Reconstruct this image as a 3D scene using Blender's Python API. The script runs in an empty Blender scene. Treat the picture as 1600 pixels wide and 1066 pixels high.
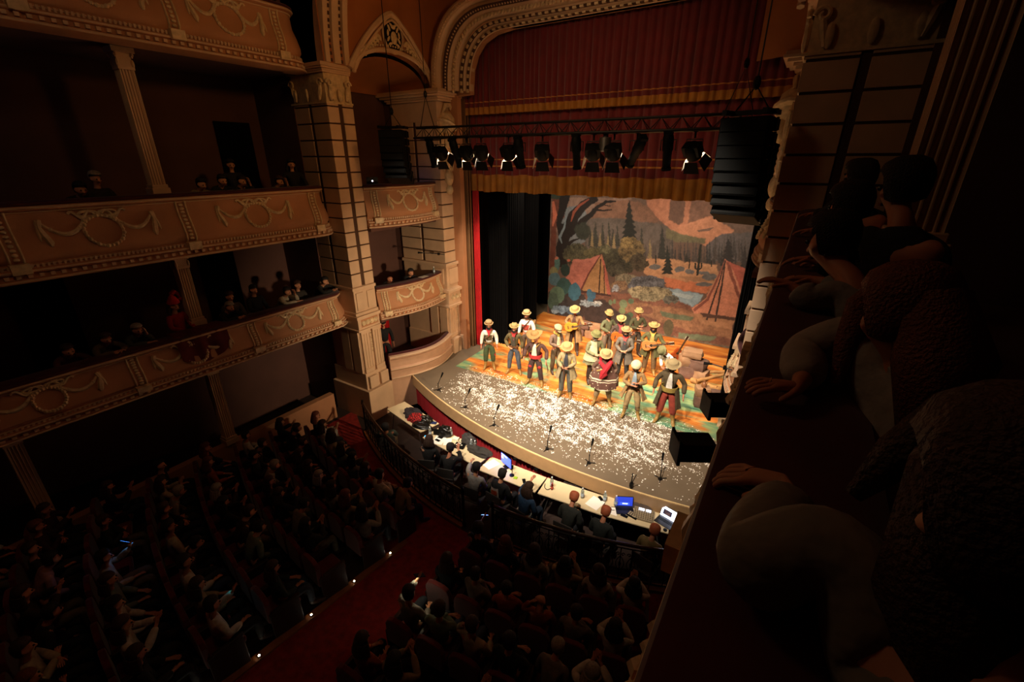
import bpy, bmesh, math, random
import numpy as np
from mathutils import Vector, Matrix, noise
PI = math.pi
R = math.radians
scene = bpy.context.scene
COL = scene.collection
random.seed(7)

# ------------------------------------------------------------------ camera, world, lights, exposure
cam_data = bpy.data.cameras.new('camera')
cam = bpy.data.objects.new('camera', cam_data)
COL.objects.link(cam)
cam.location = (0, 0, 7.7)
cam.rotation_euler = (R(90 - 22.3), 0, R(32.4))
cam_data.sensor_width = 36
cam_data.lens = 695 / 1600 * 36
cam_data.clip_start = 0.05
scene.camera = cam

w = bpy.data.worlds.new('world')
scene.world = w
w.use_nodes = True
w.node_tree.nodes['Background'].inputs[0].default_value = (0.30, 0.22, 0.30, 1)
w.node_tree.nodes['Background'].inputs[1].default_value = 0.0

scene.view_settings.view_transform = 'Standard'
scene.view_settings.look = 'None'
scene.view_settings.gamma = 1
scene.view_settings.exposure = 2.4
scene.view_settings.use_curve_mapping = False
try:
    scene.cycles.use_denoising = True
    scene.cycles.max_bounces = 8
    scene.cycles.diffuse_bounces = 5
    scene.cycles.sample_clamp_indirect = 4
except Exception:
    pass

def lamp(name, kind, loc, energy, color, target=None, **kw):
    d = bpy.data.lights.new(name, kind)
    d.energy = energy
    d.color = color
    for k, v in kw.items():
        setattr(d, k, v)
    o = bpy.data.objects.new(name, d)
    COL.objects.link(o)
    o.location = loc
    if target is not None:
        o.rotation_euler = (Vector(target) - Vector(loc)).to_track_quat('-Z', 'Y').to_euler()
    return o

WARM = (1.0, 0.83, 0.63)
# stage wash hung on the truss, aimed upstage
for i, (x, e) in enumerate([(-8.6, 170), (-7.2, 260), (-5.8, 300), (-4.5, 300), (-3.2, 260), (-2.0, 200)]):
    lamp('stage_wash_%d' % i, 'SPOT', (x, 10.4, 7.7), e * .95, WARM, (x * .8 - 1.05, 14.0, 1.1), spot_size=R(60), spot_blend=.7, shadow_soft_size=.1)
# unseen fills added behind the valance to brighten the painted canvas
for i, x in enumerate((-8.0, -5.0, -2.2)):
    lamp('canvas_fill_%d' % i, 'SPOT', (x, 13.6, 7.9), 120, (1.0, .82, .62), (x, 17.3, 2.8), spot_size=R(96), spot_blend=.8, shadow_soft_size=.3)
# front of house profile lamps high in the auditorium, aimed at the actors
for i, (x, e, tx) in enumerate([(-9.0, 1200, -6.4), (-5.4, 1700, -5.0), (-2.2, 1600, -3.2)]):
    lamp('house_spot_%d' % i, 'SPOT', (x, 2.6, 12.4), e, (1.0, .85, .68), (tx, 10.6, 1.1), spot_size=R(37), spot_blend=.7, shadow_soft_size=.15)
# unseen spot added on the right to brighten the left boxes
lamp('box_fill', 'SPOT', (-1.3, 7.6, 5.2), 420, (1.0, .74, .46), (-10.0, 10.2, 2.4), spot_size=R(62), spot_blend=.9, shadow_soft_size=.2)
# dim amber fill added to brighten the valances, no fixture there
lamp('curtain_fill', 'SPOT', (-5.0, 4.0, 11.2), 105, (1.0, .62, .32), (-5.2, 12.4, 8.0), spot_size=R(62), spot_blend=1.0, shadow_soft_size=.4)
# added unseen warm fills for house light, over the stalls and upper right
lamp('house_fill', 'POINT', (-5.4, 1.5, 11.6), 10.5, (1.0, .66, .36), shadow_soft_size=.6)
lamp('left_tier_fill', 'SPOT', (-2.2, 7.0, 10.6), 70, (1.0, .48, .14), (-11.0, 8.6, 9.0), spot_size=R(74), spot_blend=1.0, shadow_soft_size=.4)
lamp('blue_work_light', 'POINT', (-12.0, 1.0, 8.2), .25, (.35, .5, 1.0), shadow_soft_size=.2)

# ------------------------------------------------------------------ materials
def lin(h):
    h = h.lstrip('#')
    c = [int(h[i:i + 2], 16) / 255 for i in (0, 2, 4)]
    return tuple(v / 12.92 if v <= .04045 else ((v + .055) / 1.055) ** 2.4 for v in c)

MC = {}
def mat(name, col, rough=.7, metal=0, var=.25, scale=6.0, bump=0.0, bscale=30.0, emit=None, estr=0, stretch=None, sheen=0, alpha=None, trans=0, coat=0):
    if name in MC:
        return MC[name]
    m = bpy.data.materials.new(name)
    MC[name] = m
    m.use_nodes = True
    nt = m.node_tree
    b = nt.nodes['Principled BSDF']
    c = lin(col) if isinstance(col, str) else col
    b.inputs['Roughness'].default_value = rough
    b.inputs['Metallic'].default_value = metal
    if trans:
        b.inputs['Transmission Weight'].default_value = trans
    if sheen:
        b.inputs['Sheen Weight'].default_value = sheen
    tc = nt.nodes.new('ShaderNodeTexCoord')
    mp = nt.nodes.new('ShaderNodeMapping')
    nt.links.new(tc.outputs['Object'], mp.inputs['Vector'])
    if stretch:
        mp.inputs['Scale'].default_value = stretch
    if var > 0:
        nz = nt.nodes.new('ShaderNodeTexNoise')
        nz.inputs['Scale'].default_value = scale
        nz.inputs['Detail'].default_value = 4
        nt.links.new(mp.outputs[0], nz.inputs['Vector'])
        cr = nt.nodes.new('ShaderNodeValToRGB')
        cr.color_ramp.elements[0].position = .3
        cr.color_ramp.elements[1].position = .7
        cr.color_ramp.elements[0].color = tuple(v * (1 - var) for v in c) + (1,)
        cr.color_ramp.elements[1].color = tuple(min(1, v * (1 + var * .5)) for v in c) + (1,)
        nt.links.new(nz.outputs['Fac'], cr.inputs[0])
        nt.links.new(cr.outputs[0], b.inputs['Base Color'])
    else:
        b.inputs['Base Color'].default_value = c + (1,)
    if bump:
        n2 = nt.nodes.new('ShaderNodeTexNoise')
        n2.inputs['Scale'].default_value = bscale
        nt.links.new(mp.outputs[0], n2.inputs['Vector'])
        bp = nt.nodes.new('ShaderNodeBump')
        bp.inputs['Strength'].default_value = bump
        bp.inputs['Distance'].default_value = .02
        nt.links.new(n2.outputs['Fac'], bp.inputs['Height'])
        nt.links.new(bp.outputs[0], b.inputs['Normal'])
    if emit:
        b.inputs['Emission Color'].default_value = lin(emit) + (1,)
        b.inputs['Emission Strength'].default_value = estr
    return m

plaster = mat('cream_plaster', '#cdaa88', .75, var=.12, scale=2, bump=.15)
plaster2 = mat('ochre_panel_plaster', '#b67f58', .8, var=.15, scale=1.5, bump=.1)
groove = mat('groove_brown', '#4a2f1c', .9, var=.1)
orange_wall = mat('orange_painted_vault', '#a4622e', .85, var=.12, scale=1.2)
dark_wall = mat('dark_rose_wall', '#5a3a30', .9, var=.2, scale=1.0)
gilt = mat('gilt_ornament', '#d6ba90', .5, var=.25, scale=12)
velvet = mat('red_velvet', '#44090b', .9, var=.3, scale=5, sheen=.1)
velvet_dark = mat('dark_red_velvet', '#46090c', .85, var=.3, scale=5, sheen=.2)
carpet = mat('red_carpet', '#8c180c', .95, var=.35, scale=9, bump=.3, bscale=90)
curt_up = mat('crimson_curtain', '#6a0a0c', .8, var=.2, scale=4, sheen=.3)
curt_gold = mat('gold_curtain_hem', '#a86c1c', .7, var=.2, scale=5)
curt_bright = mat('bright_red_curtain', '#c01018', .7, var=.15)
blackcloth = mat('black_masking_cloth', '#060505', 1.0, var=.3, scale=2)
blackmetal = mat('black_metal', '#0c0c0c', .45, metal=.3, var=.1)
blackbox = mat('black_paint', '#060706', .6, var=.1)
blackbox.node_tree.nodes['Principled BSDF'].inputs['Specular IOR Level'].default_value = .15
blackcloth.node_tree.nodes['Principled BSDF'].inputs['Specular IOR Level'].default_value = .1
steel = mat('grey_steel', '#8a8a88', .35, metal=.9, var=.1)
whitep = mat('white_paint', '#e8e2d0', .6, var=.05)
skinm = mat('skin', '#b87858', .6, var=.12, scale=8)
skin2 = mat('skin_pale', '#c58a68', .6, var=.12, scale=8)

# ------------------------------------------------------------------ object helpers
def link(o):
    COL.objects.link(o)
    return o

def tag(o, label=None, cat=None, group=None, kind=None):
    if label: o['label'] = label
    if cat: o['category'] = cat
    if group: o['group'] = group
    if kind: o['kind'] = kind
    return o

def thing(name, label, cat, loc=(0, 0, 0), rz=0, group=None):
    o = bpy.data.objects.new(name, None)
    o.empty_display_size = .1
    link(o)
    o.location = loc
    o.rotation_euler = (0, 0, rz)
    return tag(o, label, cat, group)

def copy_tree(o, parent=None):
    c = o.copy()
    link(c)
    c.parent = parent
    for ch in list(o.children):
        copy_tree(ch, c)
    return c

def mirror(o, label=None, name=None):
    c = copy_tree(o)
    c.location.x = -10.8 - o.location.x
    c.scale.x = -1
    if label: c['label'] = label
    return c

class MB:
    def __init__(s):
        s.v = []
        s.f = []
    def add(s, vs, fs):
        n = len(s.v)
        s.v += [tuple(p) for p in vs]
        s.f += [tuple(i + n for i in f) for f in fs]
        return s
    def box(s, c, d, rz=0, M=None):
        x, y, z = d[0] / 2, d[1] / 2, d[2] / 2
        P = [Vector((a * x, b * y, e * z)) for a in (-1, 1) for b in (-1, 1) for e in (-1, 1)]
        if M is not None: P = [M @ p for p in P]
        if rz: P = [Matrix.Rotation(rz, 3, 'Z') @ p for p in P]
        P = [p + Vector(c) for p in P]
        return s.add(P, [(0, 1, 3, 2), (4, 6, 7, 5), (0, 4, 5, 1), (2, 3, 7, 6), (0, 2, 6, 4), (1, 5, 7, 3)])
    def bx(s, a, b):
        return s.box([(a[i] + b[i]) / 2 for i in range(3)], [abs(a[i] - b[i]) for i in range(3)])
    def tube(s, pts, r, n=6, closed=False, caps=True):
        pts = [Vector(p) for p in pts]
        m = len(pts)
        rr = r if isinstance(r, (list, tuple)) else [r] * m
        rings = []
        up = None
        for i, p in enumerate(pts):
            if closed:
                t = pts[(i + 1) % m] - pts[i - 1]
            else:
                t = pts[min(i + 1, m - 1)] - pts[max(i - 1, 0)]
            if t.length < 1e-9: t = Vector((0, 0, 1))
            t.normalize()
            if up is None:
                up = Vector((0, 0, 1)) if abs(t.z) < .9 else Vector((1, 0, 0))
            a = t.cross(up)
            if a.length < 1e-4:
                a = t.cross(Vector((1, 0, 0)))
            a.normalize()
            b = a.cross(t)
            up = b
            rings.append([p + (a * math.cos(2 * PI * k / n) + b * math.sin(2 * PI * k / n)) * rr[i] for k in range(n)])
        vs = [q for g in rings for q in g]
        fs = []
        for i in range(m if closed else m - 1):
            j = (i + 1) % m
            for k in range(n):
                l = (k + 1) % n
                fs.append((i * n + k, i * n + l, j * n + l, j * n + k))
        if caps and not closed:
            fs.append(tuple(range(n))[::-1])
            fs.append(tuple((m - 1) * n + k for k in range(n)))
        return s.add(vs, fs)
    def lathe(s, prof, c=(0, 0, 0), n=16, M=None, sx=1, sy=1, fn=None):
        vs = []
        for (r, z) in prof:
            for k in range(n):
                a = 2 * PI * k / n
                p = Vector((math.cos(a) * r * sx, math.sin(a) * r * sy, z))
                if fn: p = Vector(fn(p, a, r, z))
                if M is not None: p = M @ p
                vs.append(p + Vector(c))
        fs = []
        m = len(prof)
        for i in range(m - 1):
            for k in range(n):
                l = (k + 1) % n
                fs.append((i * n + k, i * n + l, (i + 1) * n + l, (i + 1) * n + k))
        if prof[0][0] > 1e-6: fs.append(tuple(range(n))[::-1])
        if prof[-1][0] > 1e-6: fs.append(tuple((m - 1) * n + k for k in range(n)))
        return s.add(vs, fs)
    def ell(s, c, r, n=10, m=7, M=None):
        prof = [(max(1e-7, math.sin(PI * i / m)), -math.cos(PI * i / m)) for i in range(m + 1)]
        r = r if isinstance(r, (list, tuple)) else (r, r, r)
        vs = []
        for (a, z) in prof:
            for k in range(n):
                t = 2 * PI * k / n
                p = Vector((math.cos(t) * a * r[0], math.sin(t) * a * r[1], z * r[2]))
                if M is not None: p = M @ p
                vs.append(p + Vector(c))
        fs = []
        for i in range(m):
            for k in range(n):
                l = (k + 1) % n
                fs.append((i * n + k, i * n + l, (i + 1) * n + l, (i + 1) * n + k))
        return s.add(vs, fs)
    def prism(s, poly, a, b, fn=None):
        """poly in (u,v); extruded from depth a to b; fn maps (u,v,d)->xyz"""
        fn = fn or (lambda u, v, d: (u, d, v))
        n = len(poly)
        vs = [fn(u, v, a) for u, v in poly] + [fn(u, v, b) for u, v in poly]
        fs = [tuple(range(n))[::-1], tuple(range(n, 2 * n))]
        fs += [(i, (i + 1) % n, n + (i + 1) % n, n + i) for i in range(n)]
        return s.add(vs, fs)
    def sweep(s, rows, closed_prof=False):
        """rows: list of equal length point lists"""
        n = len(rows[0])
        vs = [p for r_ in rows for p in r_]
        fs = []
        for i in range(len(rows) - 1):
            for k in range(n if closed_prof else n - 1):
                l = (k + 1) % n
                fs.append((i * n + k, i * n + l, (i + 1) * n + l, (i + 1) * n + k))
        if closed_prof:
            fs.append(tuple(range(n)))
            fs.append(tuple((len(rows) - 1) * n + k for k in range(n))[::-1])
        return s.add(vs, fs)
    def build(s, name, m, parent=None, smooth=False, bevel=0, org=None, ang=40):
        me = bpy.data.meshes.new(name)
        vs = s.v
        if org is not None:
            vs = [(x - org[0], y - org[1], z - org[2]) for x, y, z in vs]
        me.from_pydata([tuple(v) for v in vs], [], s.f)
        bm = bmesh.new()
        bm.from_mesh(me)
        bmesh.ops.recalc_face_normals(bm, faces=bm.faces)
        bm.to_mesh(me)
        bm.free()
        if smooth:
            me.polygons.foreach_set('use_smooth', [True] * len(me.polygons))
            try: me.set_sharp_from_angle(angle=R(ang))
            except Exception: pass
        ms = m if isinstance(m, (list, tuple)) else [m]
        for q in ms: me.materials.append(q)
        o = bpy.data.objects.new(name, me)
        link(o)
        o.parent = parent
        if bevel:
            md = o.modifiers.new('bevel', 'BEVEL')
            md.width = bevel
            md.segments = 2
        return o

def struct(name, mb, m, **kw):
    o = mb.build(name, m, **kw)
    o['kind'] = 'structure'
    return o

ST = 1.1     # stage floor height above the stalls floor
def edge_y(x): return 7.8 + .0348 * (x + 3.1) ** 2          # front edge of the apron
def rake(y): return max(0.0, min(.9, .13 * (4.9 - y)))      # stalls floor rises away from the stage
# ------------------------------------------------------------------ the setting
m = MB()
rows = []
for i in range(25):
    y = 8.9 - 13.9 * i / 24
    rows.append([(x, y, rake(y)) for x in np.linspace(-14, 3.4, 12)])
m.sweep(rows)
struct('floor', m, mat('dark_floorboards', '#2c1a12', .8, var=.3, scale=3))
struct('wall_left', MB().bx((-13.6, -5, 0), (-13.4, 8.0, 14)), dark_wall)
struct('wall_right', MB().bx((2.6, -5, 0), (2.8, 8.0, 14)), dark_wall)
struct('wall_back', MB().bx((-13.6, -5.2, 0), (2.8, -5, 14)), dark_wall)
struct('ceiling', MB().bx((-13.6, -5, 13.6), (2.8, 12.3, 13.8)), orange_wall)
struct('wall_stage_rear', MB().bx((-12.5, 18.6, 0), (1.7, 18.8, 14)), blackcloth)
struct('wall_stage_left', MB().bx((-12.5, 12.4, 0), (-12.3, 18.7, 14)), blackcloth)
struct('wall_stage_right', MB().bx((1.5, 12.4, 0), (1.7, 18.7, 14)), blackcloth)
# wall above the opening, with the round-cornered opening cut in it
OP = [(-9.6, 1.1), (-9.6, 9.45), (-9.08, 9.47), (-9.08, 9.6), (-9.02, 10.1), (-8.86, 10.45), (-8.6, 10.72), (-8.2, 10.88), (-7.6, 10.95)]
OPR = [(-9.95 - x, z) for x, z in OP][::-1]
OP2 = OP + OPR
m = MB()
outer = []
for (x, z) in OP2:
    if z < 9.605: outer.append((-13.0 if x < -5 else 2.6, z))
    elif x < -8.9: outer.append((-13.0, 13.6))
    elif x > -1.1: outer.append((2.6, 13.6))
    else: outer.append((x, 13.6))
m.sweep([[(a, 12.0, b) for a, b in OP2], [(a, 12.0, b) for a, b in outer], [(a, 12.2, b) for a, b in outer], [(a, 12.2, b) for a, b in OP2], [(a, 12.0, b) for a, b in OP2]])
struct('wall_proscenium', m, plaster2)

# stage: black platform, apron with curved front, painted floor cloth
m = MB()
xs = np.linspace(-10.0, -0.4, 40)
front = [(float(x), edge_y(x)) for x in xs]
poly = front + [(1.5, 8.2), (1.5, 18.5), (-12.3, 18.5), (-12.3, 11.6), (-10.0, 11.5)]
m.prism(poly, ST - .12, ST, lambda u, v, d: (u, v, d))
apron = thing('stage_platform', 'grey stage floor with a curved front apron under white paper snow', 'stage', (-5.4, 12, ST))
m.build('deck', mat('grey_stage_boards', '#6b5b47', .75, var=.12, scale=1.5), apron, org=(-5.4, 12, ST))
m = MB()
m.sweep([[(x, y - .01, ST + .0), (x, y - .05, ST - .01), (x, y - .05, ST - .36), (x, y, ST - .40)] for x, y in front])
m.build('fascia_band', mat('tan_painted_board', '#a5825a', .7, var=.1), apron, org=(-5.4, 12, ST), smooth=True)
m = MB()
m.tube([(x, y - .03, ST + .005) for x, y in front], .016, 6)
m.build('edge_trim', mat('pale_edge_trim', '#e0c088', .4, var=.05), apron, org=(-5.4, 12, ST))
m = MB()
rws = []
N = 420
for i in range(N):
    x = -10.0 + 9.6 * i / (N - 1)
    y = edge_y(x) + .06 + .022 * math.sin(i * 1.25) + .01 * math.sin(i * .37)
    rws.append([(x, y, ST - .38), (x, y + .006 * math.sin(i * .9), .35), (x, y, 0.02)])
m.sweep(rws)
m.build('pleated_skirt', mat('stage_skirt_red', '#92101a', .8, var=.15, scale=4), apron, org=(-5.4, 12, ST), smooth=True, ang=80)
m = MB()
for (x, w_) in ((-4.9, .1), (-4.25, .1), (-6.6, .08)):
    m.box((x, edge_y(x) - .045, ST - .43), (w_, .05, .05))
m.build('clip', blackmetal, apron, org=(-5.4, 12, ST))

def nodes(m_): return m_.node_tree
def floorcloth_mat():
    m_ = bpy.data.materials.new('painted_floor_cloth')
    m_.use_nodes = True
    nt = m_.node_tree
    b = nt.nodes['Principled BSDF']
    b.inputs['Roughness'].default_value = .55
    tc = nt.nodes.new('ShaderNodeTexCoord')
    def nz(scale, st, det=5, off=(0, 0, 0), dist=0):
        mp = nt.nodes.new('ShaderNodeMapping')
        mp.inputs['Scale'].default_value = st
        mp.inputs['Location'].default_value = off
        mp.inputs['Rotation'].default_value = (0, 0, R(-8))
        n = nt.nodes.new('ShaderNodeTexNoise')
        n.inputs['Scale'].default_value = scale
        n.inputs['Detail'].default_value = det
        n.inputs['Distortion'].default_value = dist
        nt.links.new(tc.outputs['Object'], mp.inputs[0])
        nt.links.new(mp.outputs[0], n.inputs['Vector'])
        return n
    def ramp(n, els):
        cr = nt.nodes.new('ShaderNodeValToRGB')
        e = cr.color_ramp.elements
        e[0].position, e[0].color = els[0][0], lin(els[0][1]) + (1,)
        e[1].position, e[1].color = els[-1][0], lin(els[-1][1]) + (1,)
        for p_, c_ in els[1:-1]:
            q = e.new(p_)
            q.color = lin(c_) + (1,)
        nt.links.new(n.outputs['Fac'], cr.inputs[0])
        return cr
    base = ramp(nz(1.6, (.5, 2.2, 1), 7, dist=.6), [(.28, '#7a4024'), (.42, '#b06020'), (.55, '#c87a30'), (.66, '#d89a50'), (.8, '#b86c2c')])
    teal = nz(.75, (.45, 1.5, 1), 4, (3.1, 1.7, 0), .8)
    tm = nt.nodes.new('ShaderNodeValToRGB')
    tm.color_ramp.elements[0].position = .60
    tm.color_ramp.elements[1].position = .68
    # teal is strongest near the edges of the cloth
    sep = nt.nodes.new('ShaderNodeSeparateXYZ')
    nt.links.new(tc.outputs['Object'], sep.inputs[0])
    mr = nt.nodes.new('ShaderNodeMath'); mr.operation = 'MULTIPLY'; mr.inputs[1].default_value = -1
    nt.links.new(sep.outputs['Y'], mr.inputs[0])
    mr1 = nt.nodes.new('ShaderNodeMath'); mr1.operation = 'MULTIPLY_ADD'
    mr1.inputs[1].default_value = .04; mr1.inputs[2].default_value = -.06
    nt.links.new(mr.outputs[0], mr1.inputs[0])
    ab = nt.nodes.new('ShaderNodeMath'); ab.operation = 'ABSOLUTE'
    nt.links.new(sep.outputs['X'], ab.inputs[0])
    mr3 = nt.nodes.new('ShaderNodeMath'); mr3.operation = 'MULTIPLY_ADD'
    mr3.inputs[1].default_value = .035
    nt.links.new(ab.outputs[0], mr3.inputs[0])
    nt.links.new(mr1.outputs[0], mr3.inputs[2])
    ad = nt.nodes.new('ShaderNodeMath'); ad.operation = 'ADD'
    nt.links.new(teal.outputs['Fac'], ad.inputs[0])
    nt.links.new(mr3.outputs[0], ad.inputs[1])
    nt.links.new(ad.outputs[0], tm.inputs[0])
    tealc = ramp(nz(3, (.6, 1.6, 1), 4), [(.35, '#4a7a60'), (.65, '#8a9c68')])
    mx = nt.nodes.new('ShaderNodeMix'); mx.data_type = 'RGBA'
    nt.links.new(tm.outputs[0], mx.inputs[0])
    nt.links.new(base.outputs[0], mx.inputs[6])
    nt.links.new(tealc.outputs[0], mx.inputs[7])
    dk = ramp(nz(2.5, (.35, 3.0, 1), 6, (8, 2, 0), 1.0), [(.30, '#8a4a30'), (.42, '#ffffff')])
    mx2 = nt.nodes.new('ShaderNodeMix'); mx2.data_type = 'RGBA'; mx2.blend_type = 'MULTIPLY'
    mx2.inputs[0].default_value = .8
    nt.links.new(mx.outputs[2], mx2.inputs[6])
    nt.links.new(dk.outputs[0], mx2.inputs[7])
    nt.links.new(mx2.outputs[2], b.inputs['Base Color'])
    return m_
m = MB()
m.prism([(-9.03, 10.62), (-6.0, 10.66), (-2.5, 10.70), (-.35, 10.72), (-.3, 17.3), (-9.3, 17.4)], ST + .002, ST + .008, lambda u, v, d: (u, v, d))
fc = m.build('floor_cloth', floorcloth_mat(), org=(-4.9, 13.9, ST))
fc.location = (-4.9, 13.9, ST)
tag(fc, 'painted floor cloth in streaky orange, ochre and teal under the actors', 'floor cloth')

# paper snow: thousands of small flakes lying on the grey apron
rng = np.random.RandomState(3)
m = MB()
cnt = 0
while cnt < 10500:
    x = rng.uniform(-8.9, -.4)
    y = rng.uniform(8.0, 11.1)
    e = edge_y(x)
    if y < e + .06: continue
    n1 = noise.noise(Vector((x * 1.1, y * 1.6, 2.0)))
    n2 = noise.noise(Vector((x * 4.0 + y * 1.5, y * 5.5, 7.0)))
    cx = 1 - abs((x + 4.5) / 4.2) ** 2.2
    cy = 1 - abs((y - 9.75) / 1.25) ** 2.4
    d = max(.06, .25 + n1 * .7 + n2 * 1.3) * max(0, cx) * max(0, cy) + .035 * max(0, cx)
    if rng.rand() > d * 1.6: continue
    s = rng.uniform(.008, .025)
    a = rng.uniform(0, PI)
    dx, dy = math.cos(a) * s, math.sin(a) * s
    z = ST + .0095 + rng.uniform(0, .004)
    t = rng.uniform(-.006, .006)
    m.add([(x - dx, y - dy, z), (x + dy * .6, y - dx * .6, z + t), (x + dx, y + dy, z), (x - dy * .6, y + dx * .6, z + .004)], [(0, 1, 2, 3)])
    cnt += 1
pc = m.build('paper_snow', mat('white_paper', '#fbf4e8', .7, var=0), org=(-4.6, 9.7, ST))
pc.location = (-4.6, 9.7, ST)
tag(pc, 'white paper snow scattered thickly across the grey apron', 'paper snow', kind='stuff')

# ------------------------------------------------------------------ left side architecture (mirrored to the right)
def T_(o): return tuple(o.location)

PROF = lambda zt, zb: [(-.30, zt - .02), (-.28, zt), (0, zt), (.035, zt - .02), (.035, zt - .07), (-.02, zt - .09), (-.035, zt - .14),
        (-.02, zt - .3 * (zt - zb)), (.05, zt - .45 * (zt - zb)), (.10, zt - .6 * (zt - zb)), (.10, zt - .68 * (zt - zb)), (.05, zt - .745 * (zt - zb)),
        (.06, zt - .76 * (zt - zb)), (.06, zt - .80 * (zt - zb)), (.12, zt - .82 * (zt - zb)), (.13, zt - .86 * (zt - zb)), (.09, zt - .875 * (zt - zb)), (.09, zt - .93 * (zt - zb)), (.15, zt - .945 * (zt - zb)), (.15, zt - .985 * (zt - zb)), (.08, zb), (-.35, zb)]

class Fascia:
    def __init__(s, path, zt, zb):
        s.path = [Vector((a, b)) for a, b in path]
        s.zt, s.zb = zt, zb
        s.prof = PROF(zt, zb)
        s.L = [0]
        for i in range(1, len(s.path)):
            s.L.append(s.L[-1] + (s.path[i] - s.path[i - 1]).length)
    def nrm(s, i):
        a = s.path[max(0, i - 1)]; b = s.path[min(len(s.path) - 1, i + 1)]
        t = (b - a).normalized()
        return Vector((t.y, -t.x))      # towards +x when path runs +y
    def at(s, u):
        u = max(0, min(s.L[-1] - 1e-6, u))
        i = 0
        while s.L[i + 1] < u: i += 1
        f = (u - s.L[i]) / (s.L[i + 1] - s.L[i])
        p = s.path[i].lerp(s.path[i + 1], f)
        n = s.nrm(i).lerp(s.nrm(i + 1), f).normalized()
        return p, n
    def dx(s, z):
        pr = s.prof[3:12]
        for (a, za), (b, zb_) in zip(pr, pr[1:]):
            if zb_ <= z <= za:
                return a + (b - a) * (za - z) / max(1e-6, za - zb_)
        return .1
    def P(s, u, z, o):
        p, n = s.at(u)
        q = p + n * (s.dx(z) + o)
        return (q.x, q.y, z)
    def uy(s, y):   # u for given world y
        for i in range(len(s.path) - 1):
            if s.path[i].y <= y <= s.path[i + 1].y:
                return s.L[i] + (y - s.path[i].y) / (s.path[i + 1].y - s.path[i].y) * (s.L[i + 1] - s.L[i])
        return s.L[-1]

def garland(F, u0, width, full=True):
    """plaster relief: laurel wreath tied with a bow, swags and tassels"""
    m = MB()
    h = F.zt - F.zb
    zc = F.zt - .44 * h
    rr = .215 * h / 1.0
    rr = min(rr, .27)
    zc = F.zt - .40 * h - .02
    pts = []
    for k in range(22):
        a = 2 * PI * k / 22
        pts.append(F.P(u0 + rr * 1.05 * math.cos(a), zc + rr * math.sin(a), .012))
    m.tube(pts, .026, 5, closed=True)
    for k in range(26):
        a = 2 * PI * k / 26
        m.ell(F.P(u0 + rr * 1.05 * math.cos(a), zc + rr * math.sin(a), .025), .038 if k % 2 else .030, 5, 4)
    # bow
    zt = zc + rr
    for sg in (-1, 1):
        loop = []
        for k in range(12):
            a = PI * 2 * k / 11
            loop.append(F.P(u0 + sg * (.14 + .13 * -math.cos(a)), min(F.zt - .1, zt + .035 + .05 * math.sin(a) * sg), .02))
        m.tube(loop, .024, 5)
        tail = [F.P(u0 + sg * (.05 + .36 * t), min(F.zt - .1, zt + .03 + .06 * math.sin(t * 9)), .02) for t in np.linspace(0, 1, 12)]
        m.tube(tail, .024, 5)
        # swag
        w2 = width * .36
        sw = [F.P(u0 + sg * (rr * .7 + (w2 - rr * .7) * t), zt - .01 - .30 * h * 4 * t * (1 - t) * .62 - .05 * t, .012) for t in np.linspace(0, 1, 14)]
        m.tube(sw, [.020 + .020 * math.sin(PI * i / 13) for i in range(14)], 6)
        for i in range(1, 13, 2): m.ell(sw[i], .038, 5, 4)
        # tassel drop
        ts = [F.P(u0 + sg * (w2 + .03 * math.sin(t * 5)), zt - t * .36 * h, .014) for t in np.linspace(0, 1, 8)]
        m.tube(ts, [.03, .042, .03, .04, .05, .045, .05, .018], 6)
        m.tube([F.P(u0 + sg * (w2 + .05 + .03 * t), zt - t * .28 * h, .012) for t in np.linspace(0, 1, 6)], [.012, .02, .016, .024, .02, .008], 5)
    return m

def bracket_strip(F, u0):
    m = MB()
    h = F.zt - F.zb
    zs = np.linspace(F.zt - .10, F.zt - .74 * h, 12)
    for s_ in (-.085, .085):
        m.tube([F.P(u0 + s_, z, .015) for z in zs], .018, 5)
    for i, z in enumerate(zs[1:-1]):
        m.ell(F.P(u0, z, .012), (.03, .045, .03), 6, 5)
    p, n = F.at(u0)
    q = p + n * .12
    m.box((q.x, q.y, F.zt - .80 * h), (.16, .24, .13 * h), rz=math.atan2(n.y, n.x))
    return m

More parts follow.
